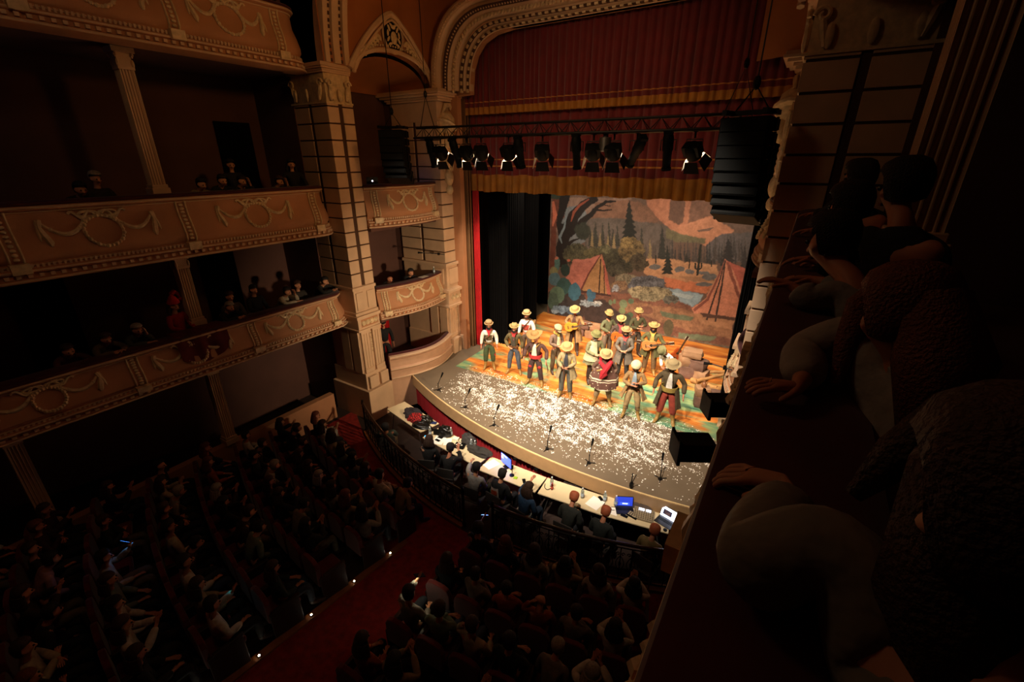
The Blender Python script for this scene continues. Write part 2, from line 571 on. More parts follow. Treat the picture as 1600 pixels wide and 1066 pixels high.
def balcony(path, zt, zb, label, strips, garls, width, cat='balcony', rail_mat=None, loc=None, rough_n=1):
    F = Fascia(path, zt, zb)
    loc = loc or (path[len(path) // 2][0], path[len(path) // 2][1], zb)
    t = thing('balcony_front', label, cat, loc)
    rows = []
    for i in range(len(F.path)):
        n = F.nrm(i)
        rows.append([(F.path[i].x + n.x * a, F.path[i].y + n.y * a, z) for a, z in F.prof])
    m = MB(); m.sweep(rows)
    m.add([rows[-1][k] for k in range(len(rows[-1]))], [tuple(range(len(rows[-1])))])
    m.add([rows[0][k] for k in range(len(rows[0]))], [tuple(range(len(rows[0])))])
    m.build('parapet', plaster2, t, smooth=True, org=loc, ang=35)
    # velvet hand rail
    m = MB()
    rows = []
    for i in range(len(F.path)):
        n = F.nrm(i)
        rows.append([(F.path[i].x + n.x * a, F.path[i].y + n.y * a, z) for a, z in ((-.30, zt - .03), (-.30, zt + .025), (-.25, zt + .05), (.0, zt + .05), (.035, zt + .03), (.045, zt - .005))])
    m.sweep(rows, True)
    m.build('velvet_rail', velvet, t, smooth=True, org=loc)
    # cream mouldings
    m = MB()
    for z, o_, r_ in ((zt - .045, .03, .02), (zt - .115, -.02, .012)):
        m.tube([(F.path[i].x + F.nrm(i).x * o_, F.path[i].y + F.nrm(i).y * o_, z) for i in range(len(F.path))], r_, 6)
    for fz, o_, r_ in ((.775, .065, .012), (.84, .125, .018), (.965, .145, .02)):
        z = zt - fz * (zt - zb)
        m.tube([(F.path[i].x + F.nrm(i).x * o_, F.path[i].y + F.nrm(i).y * o_, z) for i in range(len(F.path))], r_, 6)
    m.build('moulding', plaster, t, smooth=True, org=loc)
    m = MB()
    u = .05
    h = zt - zb
    while u < F.L[-1] - .05:
        p, n = F.at(u)
        a = math.atan2(n.y, n.x)
        q = p + n * .075
        m.box((q.x, q.y, zt - .785 * h), (.05, .035, .05 * h), rz=a)
        if int(u / .07) % 2 == 0:
            q = p + n * .115
            m.box((q.x, q.y, zt - .905 * h), (.06, .06, .045 * h), rz=a)
        u += .07
    m.build('dentil_band', plaster, t, org=loc)
    for y in strips:
        bracket_strip(F, F.uy(y)).build('scroll_bracket', gilt, t, smooth=True, org=loc)
    for y in garls:
        garland(F, F.uy(y), width).build('wreath_garland', gilt, t, smooth=True, org=loc)
    # the floor slab behind the parapet
    return t, F

def tier_path(x, yend):
    p = [(x - .004 * 0, y) for y in np.linspace(-4.8, yend - .45, 20)]
    for k in range(1, 9):
        a = PI / 2 * k / 8
        p.append((x - .45 * (1 - math.cos(a)), yend - .45 + .45 * math.sin(a)))
    return p

XR = -10.75
b3, F3 = balcony(tier_path(XR, 7.78), 10.85, 9.6, 'dim third tier balcony front, highest on the left wall', [-2.0, .6, 2.85, 5.0, 7.15], [-.7, 1.7, 3.9, 6.1], 1.9)
b2, F2 = balcony(tier_path(XR, 7.85), 7.0, 5.78, 'upper balcony front on the left wall with wreaths and swags, dark red rail', [-2.4, -.3, 1.75, 4.35, 7.35], [-1.4, .7, 3.0, 5.85], 2.2)
b1, F1 = balcony(tier_path(XR, 7.9), 4.12, 3.18, 'lower balcony front on the left wall, nearest above the stalls', [-2.2, .2, 2.75, 5.15, 7.4], [-1.0, 1.45, 3.85, 6.25], 2.0)
r3 = mirror(b3, 'highest balcony front on the right side, above the leaning spectators')
r2 = mirror(b2, 'balcony front with dark red rail in the right foreground where spectators lean')
r1 = mirror(b1, 'lower balcony front on the right side, below the leaning spectators')
r3.location.x += .02
for o in (r2, r1): o.location.x += .025

def slab(name, a, b, m_): return struct(name, MB().bx(a, b), m_)
for i, (z, th) in enumerate(((3.2, .15), (5.82, .15), (9.65, .15))):
    slab('floor_tier_left_%d' % (i + 1), (-13.4, -4.8, z), (XR - .3, 7.9, z + th), dark_wall)
    slab('floor_tier_right_%d' % (i + 1), (-10.8 - XR + .3, -4.8, z), (2.6, 7.9, z + th), dark_wall)

# stalls box parapet under the left gallery, and the rise behind it
struct('trim_1', MB().bx((-11.55, -4.8, 0), (-11.35, 7.4, .85)), plaster2)

# fluted columns
def column(loc, h, label, w_=.24):
    t = thing('fluted_column', label, 'column', loc)
    m = MB()
    m.box((0, 0, .07), (w_ * 1.35, w_ * 1.35, .14)); m.box((0, 0, .17), (w_ * 1.18, w_ * 1.18, .07))
    m.build('base', plaster, t, bevel=.01)
    m = MB()
    zt = h - .36
    prof = []
    nf = 5
    for side in range(4):
        c_, s_ = [(1, 0), (0, 1), (-1, 0), (0, -1)][side]
        for k in range(nf):
            for (f, dpt) in ((.08, 0), (.25, .028), (.75, .028), (.92, 0)):
                a = -w_ / 2 + (k + f) * w_ / nf
                d = w_ / 2 - dpt
                # rotate
                x, y = d, a
                prof.append((c_ * x - s_ * y, s_ * x + c_ * y))
    m.prism(prof, .2, zt, lambda u, v, d: (u, v, d))
    m.build('fluted_shaft', plaster, t)
    m = MB()
    m.box((0, 0, zt + .02), (w_ * 1.12, w_ * 1.12, .05))
    m.box((0, 0, zt + .15), (w_ * .98, w_ * .98, .24))
    for sx in (-1, 1):
        for sy in (-1, 1):
            pts = []
            for k in range(12):
                a = k * .55
                r_ = .055 * (1 - k / 14)
                ox = (w_ * .55 + r_ * math.cos(a)); oz = zt + .22 + r_ * math.sin(a)
                pts.append((sx * ox, sy * (w_ * .55), oz))
            m.tube(pts, .016, 5)
            m.ell((sx * w_ * .5, sy * w_ * .5, zt + .1), (.03, .03, .07), 6, 5)
    m.box((0, 0, h - .045), (w_ * 1.5, w_ * 1.5, .09))
    m.build('leaf_capital', plaster, t, bevel=.006)
    return t
LX = -11.45
cols = [((LX, 4.3, 7.0), 2.62, 'tall fluted column standing on the upper left balcony'),
        ((LX, .85, 7.0), 2.62, 'fluted column of the upper left balcony near the rear'),
        ((LX, 4.3, 4.1), 1.72, 'short fluted column between the two left balconies'),
        ((LX, .85, 4.1), 1.72, 'short fluted column between the left balconies near the rear'),
        ((LX, 4.3, .85), 2.36, 'fluted column under the lower left balcony, beside the stalls'),
        ((LX, .85, .85), 2.36, 'fluted column under the lower left balcony at the left edge')]
for a, h, l in cols: column(a, h, l)
column((.66, 4.1, 7.05), 2.6, 'tall fluted column rising behind the leaning spectators on the right', .27)

# ------------------------------------------------------------------ rusticated pilaster between gallery and stage box
def blockwork(m, g, x0, x1, y0, y1, z0, z1, dz, xsplit=True, ysplit=True):
    """core with raised blocks on the faces -y and +x"""
    g.bx((x0, y0 + .03, z0), (x1 - .03, y1, z1))
    z = z0
    while z < z1 - .05:
        zz = min(z + dz - .035, z1)
        # face towards the audience (-y)
        xm = (x0 + x1) / 2
        for a, b in (((x0, xm - .06), (xm + .06, x1)) if xsplit else ((x0, x1),)):
            m.bx((a, y0, z), (b, y0 + .08, zz))
        ym = (y0 + y1) / 2
        for a, b in (((y0, ym - .06), (ym + .06, y1)) if ysplit else ((y0, y1),)):
            m.bx((x1 - .08, a + .0005, z + .0005), (x1 + .0005, b, zz - .0005))
        z += dz

def capital(m, x0, x1, y0, y1, z):
    """volutes and leaves below an impost"""
    m.bx((x0 - .03, y0 - .03, z - .04), (x1 + .03, y1, z))
    for (cx, cy, ax) in ((x1 - .12, y0 - .03, 'x'), (x0 + .12, y0 - .03, 'x'), (x1 + .03, y0 + .12, 'y'), (x1 + .03, y1 - .12, 'y')):
        sg = 1 if (ax == 'x' and cx > (x0 + x1) / 2) or (ax == 'y' and cy > (y0 + y1) / 2) else -1
        pts = []
        for k in range(16):
            a = k * .5
            r_ = .10 * (1 - k / 18)
            du, dz = sg * r_ * math.cos(a), r_ * math.sin(a)
            pts.append((cx + du, cy - .01, z + .40 + dz) if ax == 'x' else (cx + .01, cy + du, z + .40 + dz))
        m.tube(pts, .028, 6)
        stem = [(cx - (sg * .08 * t if ax == 'x' else 0), cy - (sg * .08 * t if ax == 'y' else 0), z + .36 - .32 * t) for t in np.linspace(0, 1, 6)]
        m.tube(stem, [.03, .045, .05, .045, .035, .03], 6)
    for k in range(3):
        yy = y0 + (y1 - y0) * (k + .5) / 3
        m.ell((x1 + .03, yy, z + .16), (.045, .06, .15), 7, 5)
        xx = x0 + (x1 - x0) * (k + .5) / 3
        m.ell((xx, y0 - .03, z + .16), (.06, .045, .15), 7, 5)

def impost(m, x0, x1, y0, y1, z0, z1, out=.14):
    n = 5
    for i in range(n):
        f = [.25, .4, .75, 1.0, .9][i]
        za = z0 + (z1 - z0) * i / n; zb_ = z0 + (z1 - z0) * (i + 1) / n
        m.bx((x0 - out * f, y0 - out * f, za), (x1 + out * f, y1, zb_))

x0, x1, y0, y1 = -11.75, -10.38, 7.92, 8.7
pil = thing('rusticated_pilaster', 'tall blockwork pilaster with scroll capital between the left balconies and the stage boxes', 'pilaster', (-11, 8.3, 0))
O_ = (-11, 8.3, 0)
m, g = MB(), MB()
blockwork(m, g, x0, x1, y0, y1, 4.3, 9.0, .385)
m.build('stone_block_facing', plaster, pil, org=O_, bevel=.008)
g.build('core', groove, pil, org=O_)
m = MB(); capital(m, x0, x1, y0, y1, 9.0)
m.bx((x0, y0 + .02, 9.0), (x1 - .02, y1, 9.62))
m.build('scroll_capital', gilt, pil, org=O_, smooth=True)
m = MB(); impost(m, x0, x1, y0, y1, 9.62, 9.82); m.build('impost', plaster, pil, org=O_)
# pedestal panel, medallion frieze, fluted lower order, plinth
m = MB()
m.bx((x0, y0 - .0, 3.45), (x1 + .0, y1, 4.3))
for z in (3.45, 4.2): m.bx((x0 - .06, y0 - .06, z), (x1 + .06, y1, z + .09))
m.bx((x1 + .0, y0 + .06, 3.6), (x1 + .03, y0 + .33, 4.12)); m.bx((x1 + .0, y1 - .33, 3.6), (x1 + .03, y1 - .06, 4.12))
m.build('pedestal', plaster, pil, org=O_, bevel=.01)
m = MB()
m.bx((x0 - .03, y0 - .03, 3.02), (x1 + .06, y1, 3.38))
m.bx((x0 - .1, y0 - .1, 3.36), (x1 + .13, y1, 3.45)); m.bx((x0 - .07, y0 - .07, 2.96), (x1 + .1, y1, 3.02))
m.build('frieze', plaster, pil, org=O_, bevel=.008)
m = MB()
m.bx((x1 + .055, y0 + .08, 3.08), (x1 + .063, y1 - .08, 3.32))
m.build('frieze_panel', plaster2, pil, org=O_)
m = MB()
for k in range(4):
    yy = y0 + .17 + k * (y1 - y0 - .34) / 3
    Mx = Matrix.Rotation(PI / 2, 3, 'Y')
    m.lathe([(.0, .02), (.03, .025), (.05, .01), (.07, .025), (.085, .0)], (x1 + .063, yy, 3.2), 12, Mx)
m.build('medallion_row', gilt, pil, org=O_, smooth=True)
def lower_order(m, g, x0, x1, y0, y1, za, zb, face_x=True):
    m.bx((x0, y0, za), (x1, y1, zb))
    for (a, b) in ((y0 + .02, (y0 + y1) / 2 - .05), ((y0 + y1) / 2 + .05, y1 - .02)):
        m.bx((x1, a, za), (x1 + .05, b, zb))
        n = 3
        for k in range(n + 1):
            yy = a + .015 + (b - a - .03) * k / n
            m.bx((x1 + .05, yy - .014, za + .15), (x1 + .068, yy + .014, zb - .1))
        m.bx((x1 + .04, a - .01, za), (x1 + .08, b + .01, za + .13))
        m.bx((x1 + .04, a - .01, zb - .08), (x1 + .08, b + .01, zb))
    for a, b in ((x1 - .35, x1 - .02), (x1 - .8, x1 - .45)):
        if b > x0:
            m.bx((max(a, x0), y0 - .05, za), (b, y0, zb))
    # hanging husk chain in the middle
    ym = (y0 + y1) / 2
    for k in range(9):
        g.ell((x1 + .03, ym, zb - .12 - k * .075), (.02, .028 if k % 2 else .018, .036), 6, 5)
m, g = MB(), MB()
lower_order(m, g, x0, x1, y0, y1, 1.6, 2.96)
m.build('fluted_lower_order', plaster, pil, org=O_)
g.build('husk_chain', gilt, pil, org=O_, smooth=True)
m = MB()
m.bx((x0 - .02, y0 - .04, 1.05), (x1 + .1, y1, 1.6)); m.bx((x1 - .05, y0 + .02, 1.1), (x1 + .2, y0 + .33, 1.5)); m.bx((x1 - .05, y1 - .33, 1.1), (x1 + .2, y1 - .02, 1.5))
m.bx((x0 - .1, y0 - .12, 0), (x1 + .24, y1 + .05, 1.06))
m.build('plinth', plaster, pil, org=O_, bevel=.012)
mirror(pil, 'dark blockwork pilaster on the right behind the leaning spectators')

# ------------------------------------------------------------------ proscenium pier
x0, x1, y0, y1 = -11.9, -9.95, 11.45, 12.35
pier = thing('proscenium_pier', 'blockwork pier with carved helmet ornament at the left side of the stage opening', 'pilaster', (-10.5, 11.9, 0))
O_ = (-10.5, 11.9, 0)
m, g = MB(), MB()
blockwork(m, g, x0, x1, y0, y1, 4.4, 8.75, .385, ysplit=False)
m.build('stone_block_facing', plaster, pier, org=O_, bevel=.008)
g.build('core', groove, pier, org=O_)
m = MB()
m.bx((x0, y0, 8.75), (x1, y1, 9.3))
impost(m, x0, x1 + .05, y0, y1, 9.3, 9.6, .3)
m.bx((x0, y0 + .05, 8.6), (x1 + .05, y1, 8.78))
m.build('impost', plaster, pier, org=O_, bevel=.01)
m = MB()
m.bx((x0, y0 - .02, 3.45), (x1 + .05, y1, 4.4))
for z in (4.3, 3.42): m.bx((x0, y0 - .1, z), (x1 + .12, y1, z + .1))
m.bx((x1 + .0, y0 + .1, 3.65), (x1 + .08, y1 - .1, 4.2)); m.bx((x1 - .45, y0 - .06, 3.65), (x1 - .08, y0, 4.2))
m.bx((x0, y0 - .08, 2.95), (x1 + .14, y1, 3.42))
m.bx((x0, y0 - .14, 2.86), (x1 + .2, y1, 2.95)); m.bx((x0, y0 - .16, 3.4), (x1 + .22, y1, 3.5))
m.build('pedestal', plaster, pier, org=O_, bevel=.012)
m = MB()
for k in range(4):
    m.lathe([(.0, .03), (.04, .03), (.055, .012), (.075, .03), (.09, .0)], (x1 + .14, y0 + .14 + k * .2, 3.19), 12, Matrix.Rotation(PI / 2, 3, 'Y'))
m.build('medallion_row', gilt, pier, org=O_, smooth=True)
m, g = MB(), MB()
lower_order(m, g, x0, x1, y0, y1, 1.7, 2.86)
m.build('fluted_lower_order', plaster, pier, org=O_)
g.build('husk_chain', gilt, pier, org=O_, smooth=True)
m = MB()
m.bx((x0, y0 - .06, .0), (x1 + .06, y1, 1.72)); m.bx((x1, y0 - .02, 1.1), (x1 + .22, y0 + .4, 1.66)); m.bx((x1, y1 - .4, 1.1), (x1 + .22, y1 + .02, 1.66))
m.build('plinth', plaster, pier, org=O_, bevel=.014)
# carved helmeted head with scrolls on the corner of the pier
m = MB()
hx, hy = x1 + .06, y0 + .35
m.ell((hx, hy, 8.25), (.24, .22, .24), 12, 9)
m.lathe([(.34, -.1), (.36, -.06), (.27, .0), (.25, .12), (.1, .24), (0, .26)], (hx, hy, 8.3), 14, Matrix.Rotation(R(-22), 3, 'X'))
m.tube([(hx + .02, hy - .18, 8.5), (hx + .03, hy - .05, 8.66), (hx + .03, hy + .15, 8.68), (hx, hy + .32, 8.5)], [.03, .06, .06, .03], 7)
m.ell((hx + .22, hy, 8.18), (.06, .05, .08), 7, 5)
m.ell((hx + .1, hy, 7.92), (.17, .2, .2), 10, 7)
for sg in (-1, 1):
    pts = [(hx - .02 + .02 * t, hy + sg * (.30 - .1 * math.sin(t * 2.2)), 8.2 - 1.0 * t) for t in np.linspace(0, 1, 10)]
    m.tube(pts, [.05, .07, .08, .07, .06, .05, .05, .06, .05, .03], 7)
    sp = [(hx, hy + sg * (.15 + .12 * (1 - k / 16) * math.cos(k * .5)), 7.45 + .12 * (1 - k / 16) * math.sin(k * .5)) for k in range(14)]
    m.tube(sp, .035, 6)
for k in range(6):
    m.ell((hx, hy + (k % 2 - .5) * .12, 7.75 - k * .1), (.09, .1, .09), 8, 6)
m.ell((hx, hy, 6.75), (.12, .12, .14), 9, 7)
m.ell((hx, hy, 7.05), (.14, .16, .2), 9, 7)
m.v = [(x, y, z + .42 * max(0, (z - 6.75) / 1.5)) for x, y, z in m.v]
m.build('helmet_carving', gilt, pier, org=O_, smooth=True)
mirror(pier, 'shadowed blockwork pier with carving at the right side of the stage opening').location.x += .26
# smooth reveal between pier and opening
rv = thing('proscenium_jamb', 'tall stepped tan jamb beside the red curtain at stage left edge', 'jamb', (-9.8, 12.4, ST))
m = MB()
m.bx((-9.95, 12.35, ST), (-9.55, 12.5, 9.6)); m.bx((-9.95, 12.3, ST), (-9.72, 12.42, 9.6)); m.bx((-9.62, 12.33, ST), (-9.55, 12.42, 9.6))
m.build('stepped_moulding', mat('tan_jamb', '#7c5634', .75, var=.1), rv, org=(-9.8, 12.4, ST), bevel=.01)

# ------------------------------------------------------------------ stage boxes between pilaster and pier
def arc_path(xa, ya, xb, yb, bulge, n=14):
    p = []
    for k in range(n + 1):
        t = k / n
        x = xa + (xb - xa) * t; y = ya + (yb - ya) * t
        p.append((x + bulge * math.sin(PI * t), y))
    return p
bl, _ = balcony(arc_path(-10.35, 8.72, -10.15, 11.43, .25), 4.08, 3.12, 'bright carved stage box front, middle level, nearest the left of the stage', [8.95, 11.2], [10.05], 1.9)
bu, _ = balcony(arc_path(-10.4, 8.72, -10.2, 11.43, .25), 6.98, 5.85, 'upper stage box front on the left behind the hanging loudspeaker', [9.0, 11.15], [10.1], 1.9)
mirror(bl, 'carved stage box front on the right, glimpsed lit below the spectators').location.x += .2
mirror(bu, 'upper stage box front on the right with carved figure, behind the spectators').location.x += .2
# low box wall next to the apron
lb = thing('stage_box_wall', 'curved cream wall of the lowest stage box beside the apron', 'wall', (-9.9, 10, 0))
pth = arc_path(-10.15, 8.75, -9.85, 11.4, .42, 18)
m = MB()
Fw = Fascia(pth, 2, 1)
rows = []
for i in range(len(pth)):
    n = Fw.nrm(i)
    rows.append([(pth[i][0] + n.x * a, pth[i][1] + n.y * a, z) for a, z in ((-.25, 1.86), (-.05, 1.9), (.04, 1.88), (.06, 1.82), (.0, 1.76), (.0, 1.5), (.05, 1.47), (.05, 1.42), (.01, 1.38), (.01, .0), (-.25, .0))])
m.sweep(rows, True)
m.build('curved_wall', mat('pink_cream_plaster', '#c49a7c', .7, var=.08), lb, org=(-9.9, 10, 0), smooth=True, ang=35)
m = MB()
for z, a, r_ in ((1.86, .04, .03), (1.44, .045, .022), (1.13, .03, .03)):
    m.tube([(pth[i][0] + Fw.nrm(i).x * a, pth[i][1] + Fw.nrm(i).y * a, z) for i in range(len(pth))], r_, 6)
m.build('moulding', plaster, lb, org=(-9.9, 10, 0), smooth=True)
m = MB()
m.tube([(pth[i][0] - Fw.nrm(i).x * .12, pth[i][1] - Fw.nrm(i).y * .12, 1.91) for i in range(len(pth))], .05, 6)
m.build('velvet_rail', velvet, lb, org=(-9.9, 10, 0), smooth=True)
mirror(lb, 'curved wall of the lowest stage box at the right edge of the apron').location.x += .8
# box interiors
for s_, nm in ((0, 'left'), (1, 'right')):
    X = (lambda v: v) if s_ == 0 else (lambda v: -10.8 - v)
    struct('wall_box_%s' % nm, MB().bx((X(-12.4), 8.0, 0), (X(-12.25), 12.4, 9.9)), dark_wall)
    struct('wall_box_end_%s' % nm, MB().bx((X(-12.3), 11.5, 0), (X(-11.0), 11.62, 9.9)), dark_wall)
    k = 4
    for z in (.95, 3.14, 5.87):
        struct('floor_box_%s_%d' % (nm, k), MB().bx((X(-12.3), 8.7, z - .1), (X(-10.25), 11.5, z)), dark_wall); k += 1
# red curtain inside the low box
m = MB()
rws = []
for i in range(120):
    x = -12.15 + .0 * i; y = 9.0 + 1.6 * i / 119
    rws.append([(x + .05 * math.sin(i * .8), y, 3.05), (x + .06 * math.sin(i * .8 + .3), y, 2.0), (x + .05 * math.sin(i * .8), y, .97)])
m.sweep(rws)
c_ = m.build('box_curtain', curt_bright, smooth=True, ang=80, org=(-12.15, 9.8, .97)); c_.location = (-12.15, 9.8, .97)
tag(c_, 'red curtain hanging at the back of the lowest left stage box', 'curtain')

# upper bay: orange wall with pointed pediment over the upper stage box
m = MB()
N = 24
lower, upper = [], []
for i in range(N + 1):
    y = 8.7 + 2.8 * i / N
    t = (y - 10.1) / 1.4
    zz = 9.7 + .62 * math.sqrt(max(0, 1 - t * t * .98)) 
    lower.append((-10.25, y, zz)); upper.append((-10.25, y, 13.6))
m.sweep([[(a[0] - .18, a[1], a[2]) for a in lower], lower, upper])
m.sweep([[(-10.25, 8.7, 9.8), (-10.25, 8.7, 13.6)], [(-10.25, 7.9, 9.82), (-10.25, 7.9, 13.6)]])
m.sweep([[(-10.25, 11.5, 9.6), (-10.25, 11.5, 13.6)], [(-9.3, 12.0, 9.6), (-9.3, 12.0, 13.6)]])
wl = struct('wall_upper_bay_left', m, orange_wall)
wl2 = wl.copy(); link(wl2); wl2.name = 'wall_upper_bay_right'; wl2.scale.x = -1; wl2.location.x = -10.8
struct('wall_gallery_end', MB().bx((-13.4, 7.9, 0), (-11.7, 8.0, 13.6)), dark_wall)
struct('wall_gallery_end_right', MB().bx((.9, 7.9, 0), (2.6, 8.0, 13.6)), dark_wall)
# niche half dome
m = MB()
rws = []
for j in range(9):
    a = PI / 2 * j / 8
    rws.append([(-10.43 - 1.75 * math.sin(a), 10.1 + 1.4 * math.cos(PI * i / 20) , 9.55 + .68 * math.cos(a) * math.sin(PI * i / 20) + .0) for i in range(21)])
m.sweep(rws)
nd = m.build('half_dome', orange_wall, smooth=True, org=(-11, 10.1, 9.6)); nd.location = (-11, 10.1, 9.6)
tag(nd, 'orange half dome inside the arch above the upper left stage box', 'half dome')
# pediment frame
pd = thing('pediment', 'pointed pediment with black oval crest over the upper left stage box', 'pediment', (-10.2, 10.1, 9.7))
O_ = (-10.2, 10.1, 9.7)
m = MB()
def ped(t):     # t -1..1 ; outer outline
    return (10.1 + 1.52 * t, 9.78 + 1.42 * (1 - abs(t) ** 1.35) ** .92)
pts = [(-10.2,) + ped(t) for t in np.linspace(-1, 1, 33)]
m.tube([(-10.17, a, b) for _, a, b in pts], .07, 6); m.tube([(-10.14, 10.1 + (a - 10.1) * .9, 9.72 + (b - 9.72) * .9) for _, a, b in pts], .03, 6)
low = [(10.1 + 1.42 * t, 9.7 + .66 * math.sqrt(max(0, 1 - t * t))) for t in np.linspace(-1, 1, 33)]
m.tube([(-10.16, a, b) for a, b in low], .055, 6)
m.build('frame', plaster, pd, org=O_, smooth=True)
m = MB()
for i in range(32):
    (a, b), (c, d) = low[i], low[i + 1]
    m.ell((-10.13, (a + c) / 2, (b + d) / 2 + .1), .025, 5, 4)
for sg in (-1, 1):
    for k in range(7):
        t = k / 6
        cy, cz = 10.1 + sg * (.52 + .55 * t), 10.52 - .42 * t
        for q in (-.5, .5):
            m.ell((-10.17, cy + q * .1, cz + .08), (.03, .05, .1), 6, 5, Matrix.Rotation(q * 1.6, 3, 'X'))
    m.tube([(-10.17, 10.1 + sg * (.45 + .75 * t), 10.58 - .6 * t) for t in np.linspace(0, 1, 6)], .02, 5)
m.build('leaf_relief', gilt, pd, org=O_, smooth=True)
m = MB()
m.add(*[[(-10.215, a, b) for _, a, b in pts] + [(-10.215, a, b) for a, b in low], [(i, i + 1, 33 + i + 1, 33 + i) for i in range(32)]])
m.build('tympanum', plaster2, pd, org=O_)
m = MB()
m.lathe([(.34, .0), (.36, .03), (.0, .045)], (-10.2, 10.12, 10.72), 20, Matrix.Rotation(PI / 2, 3, 'Y'), sx=1.08, sy=.92)
m.build('black_oval', mat('black_lacquer', '#0a0c0a', .4, var=0), pd, org=O_, smooth=True)
m = MB()
m.tube([(-10.16, 10.12 + .35 * math.cos(a), 10.72 + .40 * math.sin(a)) for a in np.linspace(0, 2 * PI, 29)[:-1]], .035, 6, closed=True)
m.build('oval_frame', plaster, pd, org=O_, smooth=True)
m = MB()
m.ell((-10.13, 10.12, 10.66), (.04, .11, .15), 10, 7)
m.ell((-10.13, 10.12, 10.90), (.035, .08, .05), 8, 5)
for sg in (-1, 1):
    for k in range(5):
        a = -.9 + k * .55
        m.ell((-10.14, 10.12 + sg * .20 * math.cos(a), 10.70 + .24 * math.sin(a)), (.02, .035, .08), 6, 5, Matrix.Rotation(-sg * (a - .3), 3, 'X'))
m.build('crest', gilt, pd, org=O_, smooth=True)
mirror(pd, 'pointed pediment over the upper right stage box')

# ------------------------------------------------------------------ proscenium arch mouldings
ar = thing('proscenium_arch', 'ornate moulded arch with bead and leaf bands above the crimson curtain', 'arch', (-5.2, 11.6, 9.55))
O_ = (-5.2, 11.6, 9.55)
IN = OP2[1:-1]
def offs(k):   # outline grown outwards by k and brought forward
    out = []
    c = (-4.97, 9.55)
    P_ = []
    n = 12
    W = 4.1 + k; top = 10.95 + k * .75
    rx, rz = 1.35 + k * .5, 1.4 + k * .75
    P_.append((-4.97 - W, 9.55))
    for i in range(n + 1):
        a = PI - (PI / 2) * i / n
        e = .8
        P_.append((-4.97 - W + rx + rx * math.copysign(abs(math.cos(a)) ** e, math.cos(a)), top - rz + rz * abs(math.sin(a)) ** e))
    for x in np.linspace(-4.97 - W + rx, -4.97 + W - rx, 40)[1:-1]: P_.append((float(x), top))
    q = [(-9.94 - x, z) for x, z in P_[:n + 2]][::-1]
    return P_ + q
bands = [(0, 12.15), (.0, 12.0), (.06, 11.94), (.10, 11.94), (.14, 11.88), (.24, 11.80), (.30, 11.82), (.36, 11.72), (.44, 11.70), (.5, 11.62), (.66, 11.52), (.74, 11.54), (.80, 11.42), (.92, 11.36), (.98, 11.38), (1.06, 11.5)]
m = MB()
m.sweep([[(x, y, z) for x, z in offs(k)] for k, y in bands])
m.build('stepped_moulding', plaster, ar, org=O_, smooth=True, ang=30)
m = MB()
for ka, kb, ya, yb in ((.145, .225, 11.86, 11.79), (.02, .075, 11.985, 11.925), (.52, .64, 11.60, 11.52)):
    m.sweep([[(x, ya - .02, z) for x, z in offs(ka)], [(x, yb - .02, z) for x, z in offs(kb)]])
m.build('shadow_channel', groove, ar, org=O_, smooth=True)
def along(k, y, step):
    L = offs(k)
    acc = 0
    out = []
    for (a, b), (c, d) in zip(L, L[1:]):
        l = math.hypot(c - a, d - b)
        while acc < l:
            t = acc / l
            out.append((a + (c - a) * t, y, b + (d - b) * t, math.atan2(d - b, c - a)))
            acc += step
        acc -= l
    return out
m = MB()
for (x, y, z, a) in along(.19, 11.82, .19):
    Mx = Matrix.Rotation(-a, 3, 'Y')
    m.box((x, y, z), (.10, .09, .05), M=Mx)
for (x, y, z, a) in along(.05, 11.93, .19):
    m.box((x, y - .01, z), (.09, .08, .04), M=Matrix.Rotation(-a, 3, 'Y'))
m.build('link_band', gilt, ar, org=O_)
m = MB()
for (x, y, z, a) in along(.40, 11.68, .11):
    m.ell((x, y, z), (.045, .04, .06), 6, 5, Matrix.Rotation(-a + .6, 3, 'Y'))
m.build('leaf_band', gilt, ar, org=O_, smooth=True)
m = MB()
for (x, y, z, a) in along(.58, 11.55, .085):
    m.ell((x, y, z), .028, 6, 4)
for (x, y, z, a) in along(.86, 11.37, .085):
    m.box((x, y, z), (.045, .05, .05), M=Matrix.Rotation(-a, 3, 'Y'))
m.build('bead_band', plaster, ar, org=O_, smooth=True)

# transverse rib above the big pilaster
rb = thing('vault_rib', 'moulded rib with dark slots rising above the left scroll capital', 'rib', (-10.3, 8.1, 9.82))
m, g = MB(), MB()
rwsa = []
for i in range(12):
    a = i / 11 * R(48)
    x = -10.32 + 5.2 * (1 - math.cos(a)); z = 9.82 + 5.2 * math.sin(a)
    rwsa.append((x, z))
m.sweep([[(x + .02 * (c_ not in (7.92, 8.62)), c_, z + 0) for c_ in (7.95, 7.97)] and [(x, 7.92, z), (x + .12, 7.94, z), (x + .12, 8.06, z), (x + .04, 8.07, z), (x + .04, 8.17, z), (x + .12, 8.18, z), (x + .12, 8.36, z), (x + .04, 8.37, z), (x + .04, 8.47, z), (x + .12, 8.48, z), (x + .12, 8.62, z), (x, 8.65, z), (x - .2, 8.65, z), (x - .2, 7.92, z)] for x, z in rwsa], True)
m.build('rib_moulding', plaster, rb, org=(-10.3, 8.1, 9.82), smooth=True, ang=30)
for i in range(11):
    (x, z), (x2, z2) = rwsa[i], rwsa[i + 1]
    for yy in (8.12, 8.42):
        for t in (.15, .5, .85):
            g.box((x + (x2 - x) * t + .06, yy, z + (z2 - z) * t), (.03, .06, .07))
g.build('slot_band', groove, rb, org=(-10.3, 8.1, 9.82))
mirror(rb, 'moulded rib rising above the right pilaster')

